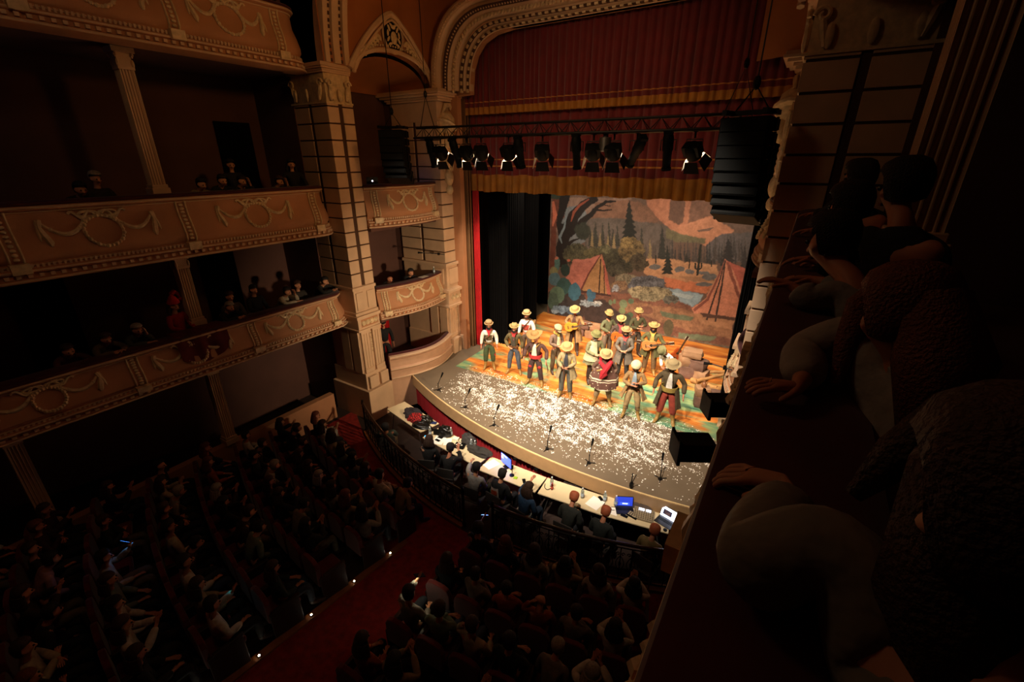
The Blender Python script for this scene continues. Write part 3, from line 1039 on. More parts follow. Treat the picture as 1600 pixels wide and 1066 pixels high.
# doorways with black curtains in the left gallery back wall
for i, (y, z0, z1) in enumerate(((7.1, 5.97, 8.6), (5.9, 3.35, 5.5), (2.3, 3.35, 5.4))):
    o = MB().bx((-13.38, y - .45, z0), (-13.3, y + .45, z1)).build('door_%d' % (i + 1), blackcloth)
    o['kind'] = 'structure'
PAINT = """6b51422 -25 681 780 677 832 413 -13 339
8b6a582 10 508 342 522 329 399 16 367
6c73782 48 472 152 490 189 356 35 262
b9714a2 360 679 780 677 815 497 653 467 583 413 500 418 450 454 404 496
6b4a382 471 679 526 678 544 444 525 437 490 451
7b533d2 549 678 780 677 813 507 637 477 558 442 559 488
84593f2 198 498 318 515 379 509 429 481 457 443 412 429 301 432 183 431
c37b502 516 425 637 474 715 429 680 400 639 363 592 392 501 407
7a5a480 593 422 648 437 635 423 599 417
63564d2 169 436 287 446 423 435 487 431 516 385 525 317 167 264
7068472 482 422 546 405 629 395 626 378 534 375 488 383
5e55532 632 373 677 416 735 425 826 443 848 331 641 318
4b433e1 169 350 169 347 168 336 169 334 168 323 169 320 167 309 170 306 167 295 170 292 167 281 170 278 166 267 170 264 166 253 186 255 181 265 184 269 179 279 182 282 177 293 179 296 175 307 177 310 174 320 175 323 172 334 173 337 170 347 170 350
4b433e1 184 350 184 347 183 336 184 334 183 323 185 320 183 309 185 306 183 295 185 292 183 281 186 278 183 267 186 264 184 253 198 255 194 265 197 269 193 279 195 282 191 293 193 296 189 307 191 310 188 320 189 323 186 334 187 337 185 347 185 350
443f3c1 194 380 195 377 194 367 195 364 194 353 195 350 194 340 196 337 194 326 196 323 194 312 196 310 193 298 197 296 194 285 210 286 206 297 209 300 204 310 206 313 202 324 204 327 201 337 202 340 199 351 200 354 197 364 198 367 196 377 196 380
443f3c1 203 381 203 378 203 368 204 365 203 354 204 352 203 341 204 338 203 327 205 325 203 314 205 311 203 300 206 297 203 286 218 288 214 298 216 301 212 312 214 315 210 325 212 328 209 339 210 342 207 352 208 355 205 365 206 368 204 379 204 381
3c3a381 215 379 216 376 215 365 216 363 215 352 216 349 214 338 217 336 214 325 217 322 214 311 217 309 213 297 217 295 214 284 233 286 228 296 231 299 226 310 229 313 224 323 227 326 222 336 224 339 221 350 222 353 219 363 219 366 217 376 217 379
3c3a381 228 353 229 350 228 340 229 337 228 326 230 323 228 313 230 310 229 299 231 296 229 285 231 282 229 271 232 269 230 257 243 259 239 270 241 273 237 283 239 286 236 297 237 300 234 310 235 313 232 324 233 327 231 337 231 340 229 350 229 353
443f3c1 237 388 238 386 237 375 238 372 237 362 238 359 236 348 238 346 236 335 239 332 236 321 239 319 235 308 239 305 236 294 255 296 250 306 253 310 248 320 251 323 246 333 248 336 244 346 246 349 242 360 243 362 240 373 241 375 239 386 239 389
443f3c1 258 349 258 346 258 335 259 333 258 322 260 319 259 308 260 306 259 295 261 292 259 281 261 279 259 267 262 265 260 254 273 255 269 266 272 269 268 279 270 282 266 293 267 296 264 306 265 309 263 319 263 322 261 333 261 336 259 346 259 349
443f3c1 266 349 267 347 266 336 267 333 266 323 268 320 266 309 268 306 266 296 269 293 266 282 269 279 266 268 270 266 267 254 283 256 279 267 281 270 277 280 279 283 275 294 277 297 273 307 274 310 271 320 272 323 269 334 270 336 267 347 268 349
3c3a381 278 350 278 347 278 337 279 334 278 323 279 321 278 310 280 307 278 297 280 294 279 283 281 280 279 269 282 267 280 256 293 257 289 268 291 271 287 281 289 284 286 294 287 297 284 308 285 311 282 321 283 324 280 334 281 337 279 347 279 350
443f3c1 288 377 289 374 288 364 289 361 289 351 290 348 289 338 290 335 289 324 291 322 289 311 292 308 290 298 292 295 291 284 304 286 300 296 302 299 298 309 300 312 296 322 298 325 294 335 295 338 293 349 293 351 291 362 291 364 289 375 289 377
4b433e1 299 379 300 377 299 366 300 364 299 353 301 351 299 340 301 337 299 327 302 324 299 313 302 311 299 300 303 297 300 286 318 288 313 299 316 302 311 312 313 315 309 325 311 328 307 338 308 341 305 351 306 354 303 364 303 367 301 377 301 379
5146401 315 365 316 362 316 352 317 349 316 339 317 336 317 325 318 323 317 312 319 310 317 299 320 296 318 285 320 283 319 272 331 273 327 284 329 287 325 297 327 300 323 310 325 313 322 323 323 326 320 336 320 339 318 349 318 352 316 362 316 365
3c3a381 328 375 328 373 328 363 329 360 328 349 330 347 329 336 330 334 329 323 331 321 329 310 332 307 329 297 332 294 330 283 344 285 340 295 342 298 338 308 340 311 336 321 338 324 334 334 336 337 333 347 333 350 331 360 331 363 329 373 329 376
4b433e1 335 389 336 386 336 376 337 373 336 363 337 361 336 350 338 348 337 337 339 335 337 324 339 321 337 311 340 308 338 298 352 299 348 309 350 312 346 322 348 325 344 335 345 338 342 348 343 351 340 361 341 364 338 374 339 376 336 386 336 389
3c3a381 351 383 352 380 351 370 352 367 352 357 353 354 352 344 354 341 352 331 354 328 353 318 355 315 353 305 356 302 354 291 368 293 364 303 366 306 362 316 364 319 360 329 362 332 358 342 359 345 356 355 357 357 354 367 355 370 352 380 352 383
4b433e1 359 374 360 371 360 361 361 359 360 348 361 346 361 335 362 333 361 322 363 320 362 309 364 307 363 296 365 294 364 283 375 284 371 294 373 297 369 307 371 310 368 320 369 323 366 333 367 336 364 346 364 349 362 359 362 361 360 371 360 374
4b433e1 373 373 374 371 373 361 374 358 373 348 375 345 373 335 375 332 373 322 376 319 373 309 377 306 373 295 377 293 374 282 393 284 387 294 391 297 385 307 388 310 383 320 385 323 381 333 382 336 379 345 380 348 377 358 377 361 374 371 374 374
5146401 386 362 387 359 386 349 387 346 386 336 388 333 386 323 389 320 387 310 389 307 387 297 390 294 387 284 390 281 388 270 406 273 401 282 404 286 398 295 401 298 396 308 398 311 394 321 395 324 392 334 393 337 390 347 390 349 387 359 387 362
3c3a381 395 364 396 362 396 351 397 349 397 339 398 336 397 326 399 323 398 313 399 310 398 300 400 297 399 287 401 284 400 273 412 275 408 285 411 288 406 298 408 301 404 311 406 314 403 324 403 326 401 336 401 339 399 349 399 352 397 362 397 364
5146401 403 371 403 368 403 358 404 356 403 345 405 343 404 332 406 330 404 320 406 317 404 307 407 304 404 293 408 291 405 280 422 282 417 292 420 295 415 305 417 308 413 318 415 321 411 330 412 333 409 343 409 346 406 356 407 358 404 368 404 371
5146401 415 364 415 361 415 351 416 348 416 338 417 336 416 325 418 323 417 313 419 310 418 300 420 297 418 287 421 284 420 274 431 275 427 285 429 288 425 298 427 301 423 311 425 313 421 323 422 326 419 336 420 339 418 349 418 351 416 361 415 364
5146401 428 371 429 369 429 359 430 356 429 346 431 344 430 333 432 331 431 321 433 318 431 308 434 305 432 295 435 292 433 282 445 283 441 293 443 296 439 306 441 309 437 319 438 321 435 331 436 334 433 344 434 347 431 356 431 359 429 369 429 371
5146401 443 365 443 363 443 353 444 350 444 340 445 337 445 327 446 325 445 314 447 312 446 302 448 299 446 289 449 286 448 276 460 277 456 287 458 290 454 300 456 303 452 312 454 315 450 325 451 328 448 338 449 340 446 350 446 353 444 363 444 365
5146401 450 355 451 353 451 343 452 340 451 330 453 328 452 317 454 315 452 305 455 302 453 292 455 289 453 279 456 276 454 266 469 268 465 277 467 280 463 290 465 293 460 303 462 306 458 315 459 318 456 328 457 331 454 340 454 343 452 353 452 356
3c3a381 463 383 464 380 464 370 465 368 465 358 466 355 465 345 467 343 466 333 468 330 467 320 469 318 468 307 470 305 469 295 480 296 476 306 478 308 474 318 476 321 472 331 473 333 470 343 471 346 468 355 469 358 466 368 466 370 464 380 464 383
5146401 470 360 470 357 471 347 471 345 471 335 472 332 472 322 473 319 472 309 474 307 473 296 475 294 474 284 477 281 475 271 488 272 484 282 486 285 482 295 483 298 479 307 481 310 477 320 478 323 475 332 476 335 473 345 473 347 471 357 471 360
4b433e1 482 374 482 371 483 361 483 359 483 349 485 346 484 336 486 334 485 324 487 321 486 311 488 309 487 299 489 296 488 286 499 287 495 297 497 300 493 309 495 312 491 322 492 325 489 334 490 337 487 347 487 349 485 359 485 362 483 371 483 374
443f3c1 494 378 495 376 495 366 496 364 496 354 497 351 497 341 498 339 497 329 499 326 498 316 500 314 499 304 501 301 500 291 512 292 508 302 510 305 506 314 507 317 504 327 505 330 502 339 503 342 500 351 500 354 497 364 498 366 495 376 495 379
3c3a381 506 361 506 359 507 349 508 346 508 336 509 334 509 324 510 321 509 311 511 309 510 299 512 296 511 286 514 284 512 273 523 275 520 284 521 287 518 297 519 300 515 309 517 312 513 322 514 324 511 334 512 337 509 346 509 349 507 359 507 361
443f3c1 511 391 511 388 511 379 512 376 512 366 513 364 513 354 514 352 514 342 516 339 514 329 517 327 515 317 518 314 516 304 529 306 525 315 527 318 523 328 525 330 521 340 522 343 518 352 519 355 516 364 517 367 514 376 514 379 512 388 512 391
3c3a381 526 355 527 352 527 342 528 340 528 330 529 327 528 317 530 315 529 305 531 302 529 292 532 290 530 279 533 277 531 267 547 269 542 278 545 281 540 291 542 294 537 303 539 306 535 315 536 318 533 328 533 330 530 340 531 343 528 352 528 355
5146401 539 368 539 366 539 356 540 354 540 344 541 341 541 331 543 329 542 319 544 317 543 307 545 304 544 294 546 292 545 281 557 283 553 292 555 295 551 305 552 308 549 317 550 320 546 329 547 332 544 342 545 344 542 354 542 356 540 366 540 368
3c3a381 543 380 543 378 544 368 545 365 545 356 546 353 546 343 547 341 547 331 548 329 547 319 550 316 548 306 551 304 550 294 561 295 557 305 559 308 555 317 556 320 553 329 554 332 550 341 551 344 548 353 549 356 546 366 546 368 544 378 544 380
3c3a381 557 376 558 374 558 364 559 362 559 352 560 350 560 340 561 337 561 328 563 325 562 315 564 313 563 303 565 300 564 290 575 292 571 301 573 304 569 313 571 316 567 326 568 328 565 338 566 340 563 350 563 352 560 362 561 364 558 374 558 376
5146401 565 391 566 388 566 379 567 376 567 367 568 364 568 355 570 352 569 343 571 340 569 330 572 328 570 318 573 316 572 306 585 307 580 316 583 319 578 329 580 331 576 341 577 343 574 353 574 355 571 365 572 367 569 377 569 379 567 388 566 391
4b433e1 574 367 574 365 575 355 576 353 576 343 577 341 576 331 578 328 577 319 579 316 578 306 580 304 579 294 582 292 580 281 593 283 589 292 590 295 586 305 588 307 584 317 585 320 582 329 583 332 579 341 580 344 577 353 577 356 575 365 575 367
5146401 586 386 586 383 586 374 587 371 587 362 589 359 588 349 590 347 589 337 591 335 589 325 592 323 590 313 593 311 591 300 606 302 601 311 604 314 599 324 601 326 596 336 598 338 594 347 595 350 592 359 592 362 589 371 590 374 587 383 587 386
5146401 595 390 596 388 596 378 597 376 597 366 598 364 597 354 599 352 598 342 600 340 599 330 601 328 599 318 603 316 601 306 616 307 612 317 614 319 609 329 611 331 607 341 608 343 604 352 605 355 602 364 602 367 599 376 599 379 597 388 597 390
4b433e1 607 388 607 386 608 376 608 374 609 365 610 362 610 353 611 350 611 341 612 338 612 328 614 326 613 316 615 314 614 304 625 305 621 315 623 317 619 327 620 329 617 339 618 341 614 351 615 353 612 362 612 365 610 374 610 377 608 386 607 388
5146401 616 372 616 370 617 360 618 358 618 348 619 346 619 336 620 334 620 324 622 322 621 312 623 310 622 300 624 298 623 288 635 289 631 298 633 301 628 310 630 313 626 322 627 325 624 334 625 337 621 346 622 349 619 358 619 361 617 370 617 372
5146401 626 371 626 369 626 360 627 357 627 348 629 345 628 336 630 333 629 324 631 321 630 311 632 309 631 299 634 297 632 287 646 289 641 298 643 301 639 310 641 313 636 322 638 325 634 334 635 336 632 346 632 348 629 357 629 360 627 369 627 372
3c3a381 633 379 634 377 634 367 635 365 635 355 636 353 636 343 638 341 637 331 639 329 638 319 640 317 638 307 642 305 640 295 654 297 649 306 652 309 647 318 649 320 644 330 646 332 642 341 643 344 640 353 640 356 637 365 637 367 635 377 634 379
3c3a381 642 389 642 386 642 377 643 374 643 365 645 363 644 353 646 351 645 341 647 339 646 329 648 327 646 317 650 315 648 305 663 307 658 316 660 319 655 328 657 331 653 340 654 342 650 351 651 354 648 363 649 366 645 375 646 377 643 386 643 389
443f3c1 656 386 656 383 657 374 658 371 658 362 659 360 659 350 660 348 660 338 662 336 661 326 663 324 662 314 664 312 663 302 676 304 671 313 673 316 669 325 671 328 667 337 668 339 664 348 665 351 662 360 662 363 659 372 659 374 657 383 657 386
5146401 657 408 657 406 657 397 658 394 658 385 660 383 659 373 661 371 660 362 662 359 661 350 664 348 662 338 665 336 663 326 678 328 673 337 675 339 670 348 672 351 668 360 669 363 665 371 666 374 663 383 664 386 660 395 661 397 658 406 658 408
443f3c1 671 396 672 394 672 384 673 382 673 373 674 370 674 361 676 359 675 349 677 347 676 337 678 335 677 326 680 323 678 314 692 315 687 324 690 327 685 336 687 339 682 348 684 350 680 359 681 362 677 371 678 373 675 382 675 385 672 394 672 396
3c3a381 681 389 682 386 682 377 683 375 684 365 685 363 685 354 686 351 686 342 688 340 687 330 689 328 688 318 690 316 689 306 702 308 697 317 699 320 695 329 696 331 692 340 694 343 690 352 691 354 687 363 688 366 685 375 685 377 683 386 682 389
5146401 686 404 687 401 687 392 688 390 688 381 690 378 689 369 691 367 690 357 692 355 691 346 694 343 692 334 695 332 693 322 708 324 703 332 705 335 700 344 702 347 698 356 699 358 695 367 696 370 693 379 693 381 690 390 690 392 688 401 687 404
3c3a381 695 424 695 422 696 413 697 410 697 401 698 399 699 390 700 388 700 378 701 376 701 367 703 365 702 355 705 353 704 344 714 345 710 354 712 356 708 365 709 368 705 376 706 379 703 388 704 390 701 399 701 402 698 410 698 413 696 422 696 424
443f3c1 704 419 705 417 705 408 706 405 706 396 708 394 707 385 709 383 708 373 710 371 709 362 712 360 710 350 713 348 712 338 725 340 721 349 723 351 718 360 720 363 716 372 717 374 713 383 714 386 711 394 711 397 708 406 708 408 705 417 705 419
443f3c1 713 425 713 423 714 414 715 411 715 402 716 400 716 391 717 389 717 379 719 377 718 368 720 366 719 356 722 354 721 345 733 346 728 355 730 358 726 366 727 369 723 378 725 380 721 389 722 391 719 400 719 403 716 411 716 414 714 423 713 425
443f3c1 724 394 725 392 726 383 726 381 727 371 728 369 728 360 730 358 730 348 731 346 731 337 733 335 732 325 734 323 734 313 743 315 740 324 741 326 737 335 738 338 735 347 736 349 733 358 733 360 730 369 730 372 728 381 728 383 725 392 725 394
5146401 733 408 733 406 734 397 735 394 735 385 736 383 736 374 738 372 738 362 740 360 739 351 741 349 740 339 743 337 742 328 753 329 749 338 751 340 746 349 748 352 744 361 745 363 741 372 742 374 739 383 739 386 736 394 737 397 734 406 734 408
443f3c1 742 406 742 404 743 395 744 393 744 384 745 381 745 372 747 370 746 361 748 359 747 349 750 347 748 338 751 336 750 326 762 328 758 336 760 339 755 348 757 350 753 359 754 362 750 370 751 373 748 382 748 384 745 393 745 395 743 404 742 406
5146401 751 416 751 414 752 405 753 402 753 393 755 391 755 382 756 380 756 371 758 369 757 359 759 357 758 348 761 346 760 336 771 338 767 346 768 349 764 358 766 360 762 369 763 371 759 380 760 383 757 391 757 394 754 402 754 405 752 414 752 416
5146401 764 399 764 396 765 388 766 385 766 376 767 374 767 365 769 363 768 354 770 351 769 342 772 340 770 331 773 328 772 319 785 320 780 329 782 332 778 341 779 343 775 352 776 354 773 363 773 366 770 374 770 377 767 385 767 388 765 397 765 399
5146401 771 411 771 409 772 400 773 398 774 389 775 387 775 378 776 375 776 366 778 364 777 355 780 353 779 343 781 341 781 332 791 333 787 342 788 345 784 353 786 356 782 364 783 367 779 376 780 378 777 387 777 389 774 398 774 400 772 409 772 411
5146401 776 419 776 417 777 408 778 406 778 397 779 395 779 386 781 384 781 375 783 372 782 363 784 361 783 352 786 350 785 341 797 342 792 350 794 353 790 362 791 364 787 373 788 375 785 384 785 386 782 395 782 397 779 406 780 408 777 417 777 419
5146401 786 417 787 415 788 406 789 404 789 395 790 393 790 384 792 382 791 373 793 370 792 361 795 359 793 350 796 348 795 339 808 340 803 349 805 351 801 360 802 362 798 371 799 373 795 382 796 384 793 393 793 395 790 404 790 406 788 415 787 417
3a3a301 203 426 204 423 202 412 203 409 201 398 203 395 200 383 203 381 199 369 203 366 199 355 203 352 198 340 203 337 198 325 225 328 218 339 223 342 216 353 220 356 214 367 217 370 211 381 214 384 209 395 211 398 207 409 208 412 205 423 205 426
3a3a301 233 422 234 419 232 410 234 407 232 397 234 395 231 385 234 383 230 372 234 370 230 360 234 358 229 347 234 345 229 335 253 337 247 346 251 349 245 359 249 362 243 371 246 374 241 383 243 386 239 395 240 398 237 407 238 410 235 419 235 422
3a3a301 259 433 259 430 258 419 259 416 258 405 260 402 258 391 260 388 257 377 260 374 257 363 261 360 257 349 261 346 257 334 278 336 273 347 276 350 271 361 274 364 268 375 271 378 266 389 268 392 264 402 266 406 262 416 263 419 260 430 260 433
3a3a301 295 423 295 421 294 411 295 408 294 398 296 396 293 386 296 383 293 373 296 371 293 360 296 358 292 347 297 345 293 335 315 337 309 346 313 349 307 359 310 362 305 371 307 374 303 384 304 387 300 396 302 399 298 408 299 411 296 421 296 423
3a3a301 185 391 186 389 184 382 185 380 183 372 185 371 182 363 185 362 181 354 184 353 180 345 184 344 179 336 183 334 178 327 203 329 197 336 202 338 195 345 199 347 194 354 197 356 192 362 194 364 190 371 192 373 189 380 190 382 187 389 187 391
3a3a301 391 418 392 415 390 402 392 399 390 386 393 382 389 369 393 366 389 352 394 349 389 335 394 332 388 318 394 316 389 301 421 305 412 317 418 322 409 334 414 338 406 350 409 354 403 367 405 370 399 383 401 386 396 399 397 403 393 415 393 418
3a3a301 277 407 277 405 276 396 278 394 276 386 278 384 275 375 278 373 275 365 278 363 274 354 278 352 274 344 278 342 274 333 295 335 289 343 293 345 288 353 291 356 286 364 288 366 284 374 286 376 282 384 283 387 280 394 281 397 278 405 279 407
8a74481 192 394 193 392 192 384 193 382 191 375 193 373 191 365 193 363 190 355 193 353 190 345 193 343 189 335 193 333 190 325 206 326 202 334 205 336 200 344 203 346 199 353 201 356 198 363 199 365 196 373 197 375 195 383 195 385 193 392 193 394
8a74481 226 385 227 383 226 376 227 375 225 368 227 367 224 360 226 359 224 352 226 351 223 344 226 343 222 336 226 335 222 328 241 330 236 336 240 338 235 344 238 345 233 351 236 353 232 359 234 361 231 367 232 369 229 375 230 377 228 383 228 385
8a74481 285 389 286 387 285 381 286 379 284 372 286 370 284 363 286 361 283 354 286 352 283 345 286 344 282 336 286 335 282 327 300 329 296 336 299 338 294 344 297 347 293 353 295 355 291 362 293 364 290 370 291 372 288 379 289 381 286 388 287 389
8a74481 260 381 260 379 259 373 260 372 259 365 260 364 259 357 260 356 258 349 260 348 258 341 260 340 257 333 260 332 257 325 273 327 269 332 272 334 268 340 270 342 266 348 268 350 265 356 267 358 264 364 265 366 262 372 263 373 261 380 261 381
8a74481 429 378 429 375 429 366 430 363 429 354 431 352 429 342 431 340 429 330 432 328 429 318 432 316 429 306 433 304 430 294 449 296 444 305 447 308 441 317 444 320 439 329 441 331 437 340 439 343 435 352 436 355 433 364 433 366 430 375 430 378
c48b582 420 302 514 309 680 306 691 267 665 199 516 207 421 243
cb6f382 494 238 588 232 675 236 660 195 587 196 514 203
a9794f0 551 248 650 259 689 249 610 235
6a68661 484 276 482 271 476 266 467 263 456 262 446 263 439 266 436 270 438 275 444 280 454 283 464 284 474 283 481 280
6a68661 573 278 572 273 567 268 559 265 551 264 542 265 536 268 534 273 535 278 540 283 547 286 556 287 564 286 570 283
6a68661 608 274 607 269 602 265 596 263 588 262 581 263 575 265 573 269 574 273 579 277 585 280 593 281 600 280 606 277
6a68661 687 264 685 258 678 252 668 249 657 247 646 248 638 251 634 256 636 262 643 268 653 271 664 273 675 272 683 269
6a68661 675 235 673 230 665 226 654 223 641 221 629 221 620 223 617 226 619 230 627 235 638 238 651 240 663 240 672 238
6a68661 658 274 657 271 651 269 643 267 633 265 625 265 618 266 616 269 618 271 623 274 632 276 641 278 650 278 656 276
86a6b42 508 198 558 198 650 190 643 165 619 135 584 140 552 156
a3bcc40 537 185 618 182 609 165 556 172
7d4c343 -22 121 294 148 443 158 570 153 630 135 889 120 935 -115 -8 -342
96663f3 357 118 568 124 808 98 819 39 639 39 454 68 361 78
b07a4c2 627 119 839 122 823 74 661 78
7a6a503 422 7 824 9 825 -113 412 -152
5f6a4c2 499 102 630 101 621 80 514 79
6d7a582 582 27 723 37 700 13 585 7
3b32303 3 103 177 123 206 22 7 -8
42302a3 157 92 263 109 392 36 369 -3 208 -7 161 28
24251f1 333 513 334 509 330 493 334 489 328 472 333 468 325 452 332 448 323 431 331 427 320 410 331 406 317 389 330 385 317 368 382 373 366 388 378 394 361 409 371 414 356 429 364 434 352 449 358 454 347 469 351 474 342 489 344 493 337 509 338 513
33342e1 468 426 469 422 467 409 469 405 467 392 470 388 466 374 471 371 466 357 471 354 465 339 472 336 465 322 472 319 466 304 503 308 493 321 500 325 489 338 495 342 486 355 490 359 482 372 485 376 478 389 480 393 474 406 476 409 471 422 471 426
272c261 497 355 498 352 496 340 498 337 494 325 498 322 493 310 498 307 492 295 498 293 491 280 498 278 489 264 498 262 490 249 534 255 523 266 530 270 519 280 525 284 515 295 520 298 511 309 515 313 508 323 510 327 504 338 505 341 500 352 500 355
332f2e1 698 401 700 398 696 386 700 383 695 370 700 367 693 354 700 352 691 338 700 336 690 322 700 320 688 306 700 304 689 290 749 297 734 308 744 312 728 323 737 327 723 338 730 342 718 353 723 357 713 368 717 372 708 383 710 387 703 398 703 402
3a34321 753 382 754 380 753 370 755 368 753 358 756 356 753 346 757 344 753 334 757 332 752 322 758 320 752 310 759 308 753 298 786 302 777 310 783 314 774 322 778 325 770 334 774 337 767 345 769 348 763 357 765 360 760 369 761 371 756 380 756 383
37352f1 569 336 570 335 569 331 570 330 568 327 569 326 567 322 569 321 566 317 569 317 565 313 569 312 565 308 569 308 565 303 584 306 580 309 583 310 578 313 581 314 577 318 579 319 575 322 577 323 574 326 575 327 572 331 573 332 571 335 571 336
2a2c220 611 374 612 321 615 260 623 260 621 321 617 374
2a2c220 619 284 611 287 608 306 602 305 605 284 617 278
2a2c220 623 280 631 290 629 308 624 307 626 291 619 284
2e2e260 582 317 584 282 588 283 586 317
2e2e260 657 320 659 297 663 298 661 320
2e2e260 456 318 460 285 465 286 461 318
6b30182 7 514 46 515 65 498 64 435 30 388 31 228 5 161 3 340 5 457
1c120e1 39 515 90 547 83 498 51 409 66 404 72 346 67 225 44 229 43 343 29 407
1f140f1 92 230 81 305 105 371 132 433 165 477 211 508 196 530 140 502 88 456 51 386 31 305 42 220
8a3a1a0 100 418 113 454 136 482 173 509 169 513 128 489 102 459 95 419
c05a300 4 494 12 438 9 394 15 393 32 440 15 496
1d130e1 103 356 160 413 196 449 212 475 246 500 282 505 281 510 241 509 200 486 180 462 139 432 76 378
1d130e0 200 466 234 467 269 473 268 477 233 473 201 476
1d130e0 238 489 264 487 264 489 238 493
22160f0 91 314 115 339 141 352 140 355 110 347 78 328
6f80880 61 326 53 350 71 390 79 467 76 467 62 392 40 351 57 324
2f33283 186 388 184 371 176 357 162 349 147 347 132 353 122 366 117 382 120 399 129 413 142 421 157 422 172 416 182 403
2e3a2a2 46 521 43 513 36 507 24 502 11 502 0 505 -9 511 -12 519 -9 527 -2 534 10 538 23 538 35 535 43 529
4b48304 193 293 189 273 172 255 147 243 118 239 92 245 72 259 65 279 70 300 88 318 113 329 142 332 167 326 186 312
57512f4 247 305 244 294 233 283 218 277 199 275 182 278 170 286 165 296 168 308 179 318 196 325 214 326 230 323 242 315
403e2a4 340 290 337 269 322 251 300 239 273 235 248 242 230 256 222 277 227 298 242 316 265 328 291 330 315 324 333 309
3a38284 386 276 383 260 373 245 356 236 336 233 317 238 303 250 297 266 300 283 311 297 329 306 348 308 367 303 380 292
6a57304 415 335 412 313 400 295 379 283 354 280 331 287 314 303 306 324 310 345 324 364 345 375 369 377 391 370 408 355
826a364 371 354 370 344 362 335 350 329 336 327 323 331 313 338 309 349 311 359 319 369 331 374 345 376 358 372 367 365
473d2a4 433 288 431 272 423 258 410 249 394 247 378 252 367 264 362 280 364 296 372 310 386 319 402 320 417 315 428 303
4c49384 345 246 342 235 332 225 317 218 299 215 283 218 271 226 266 236 269 248 280 258 295 265 312 267 328 264 340 257
5c5a3c4 276 321 274 312 268 305 259 300 249 299 239 302 232 308 229 316 231 324 237 331 246 336 256 337 266 334 273 328
80785e4 405 216 402 205 390 195 371 188 350 184 330 186 315 193 309 203 313 214 326 224 345 232 366 234 386 232 399 226
5c60684 510 212 504 196 486 182 458 171 425 166 395 168 372 177 363 191 369 207 389 222 418 233 450 237 480 234 501 226
8d83604 543 180 537 165 516 151 483 139 445 133 410 133 384 141 373 153 381 169 404 183 438 195 476 200 510 199 534 192
5a5b504 564 158 562 150 555 143 544 138 531 135 519 137 510 142 506 149 508 157 515 164 526 169 539 171 551 170 560 165
a1946c4 441 177 438 168 429 160 414 154 397 151 382 152 370 158 366 165 369 174 379 183 393 188 410 191 425 189 436 184
8a6a484 364 185 361 176 351 167 336 161 318 159 302 160 290 165 285 173 288 182 299 191 314 197 332 199 348 198 359 192
9aa0a84 331 167 330 161 325 155 318 152 310 151 302 152 297 156 294 161 296 167 301 172 308 176 316 177 324 176 329 172
c06a541 118 265 160 266 201 279 239 299 198 228 158 132 125 150 85 172 101 222
ad7c401 239 299 259 255 296 133 162 132 198 221
b85a421 239 299 256 267 296 133 279 132 257 222
6e32260 237 297 189 215 155 134 163 131 195 212 240 296
3a24180 236 278 239 129 245 129 241 279
4a2e1c0 252 254 265 130 269 130 256 255
4a2a200 154 135 295 135 296 127 155 123
cd7d561 704 331 719 320 797 297 804 249 804 151 783 126 700 117 652 120 631 113 616 133 658 174 679 242
b5533a1 708 328 723 321 797 297 802 248 798 191 762 243 733 295
8a46321 706 325 719 320 755 242 803 157 800 147 772 186 734 261
8e4a360 702 328 685 256 665 178 622 129 630 121 672 173 691 254 706 327
3c2c260 702 325 704 235 704 95 711 95 710 234 706 325
3c2c260 702 320 691 221 673 97 680 96 696 220 705 319
5a3a2c1 649 120 783 126 795 114 663 107
5c40341 796 89 797 78 794 68 790 61 783 60 777 64 771 72 768 84 767 96 770 106 774 112 781 113 787 109 793 101
456f681 54 239 53 225 50 213 45 207 38 206 33 211 28 222 27 235 27 249 31 260 36 267 42 268 48 262 52 252
223c341 102 216 101 203 95 192 86 185 76 184 67 189 60 198 57 210 59 223 65 234 74 240 83 241 93 237 99 228
7a7a4a1 46 202 44 192 39 184 31 179 22 178 14 181 8 188 6 197 7 206 13 214 20 219 29 220 37 217 43 210
44707e1 59 169 57 155 49 144 38 137 25 135 13 139 4 148 1 160 3 174 11 185 23 192 36 194 47 190 56 181
2a56521 113 145 111 128 102 113 87 103 71 101 56 106 45 118 41 134 44 151 53 166 68 175 84 177 98 172 109 160
2b6c841 159 127 157 109 150 94 139 84 125 82 113 88 104 101 100 118 102 136 109 151 121 161 134 163 146 157 155 144
587a601 82 101 80 83 70 67 56 57 39 54 23 60 12 72 8 89 11 107 21 123 36 133 52 135 67 130 78 118
4d6a581 55 68 53 48 46 32 36 21 24 19 12 26 4 40 1 59 3 78 10 95 20 105 32 106 43 100 51 86
2d6a861 212 127 211 118 208 110 204 105 198 104 193 108 189 114 188 123 188 132 191 140 196 145 201 145 206 142 210 136
2a62801 230 121 229 113 227 107 222 103 217 103 213 105 209 110 207 117 208 124 211 131 215 135 220 135 225 133 228 128
356f8c1 219 98 218 90 215 83 209 79 203 78 197 80 192 86 190 94 191 102 195 108 200 113 207 114 212 111 217 106
c05a381 103 256 102 254 100 252 97 251 94 250 91 251 89 253 88 255 89 257 91 259 94 261 97 261 100 260 102 259
c86a441 46 260 45 257 43 255 39 253 35 253 32 254 29 256 28 258 29 261 31 263 35 265 39 265 42 265 45 263
70825a1 304 103 304 98 302 93 299 90 295 89 291 91 288 95 287 100 287 106 289 111 293 114 296 115 300 113 303 109
6c7e541 320 110 320 105 318 101 315 98 312 98 309 99 306 103 305 108 306 113 307 117 310 120 313 120 316 119 319 115
74855a1 368 107 367 99 363 92 356 87 349 86 341 88 336 94 334 102 335 110 339 117 345 122 353 123 360 121 365 115
5a70501 393 124 393 118 390 113 385 110 379 109 374 110 370 114 368 119 369 125 372 130 377 133 382 134 388 133 392 129
46603e1 400 64 399 59 394 54 388 50 380 49 373 50 368 53 366 58 367 64 371 69 378 72 385 74 392 73 398 69
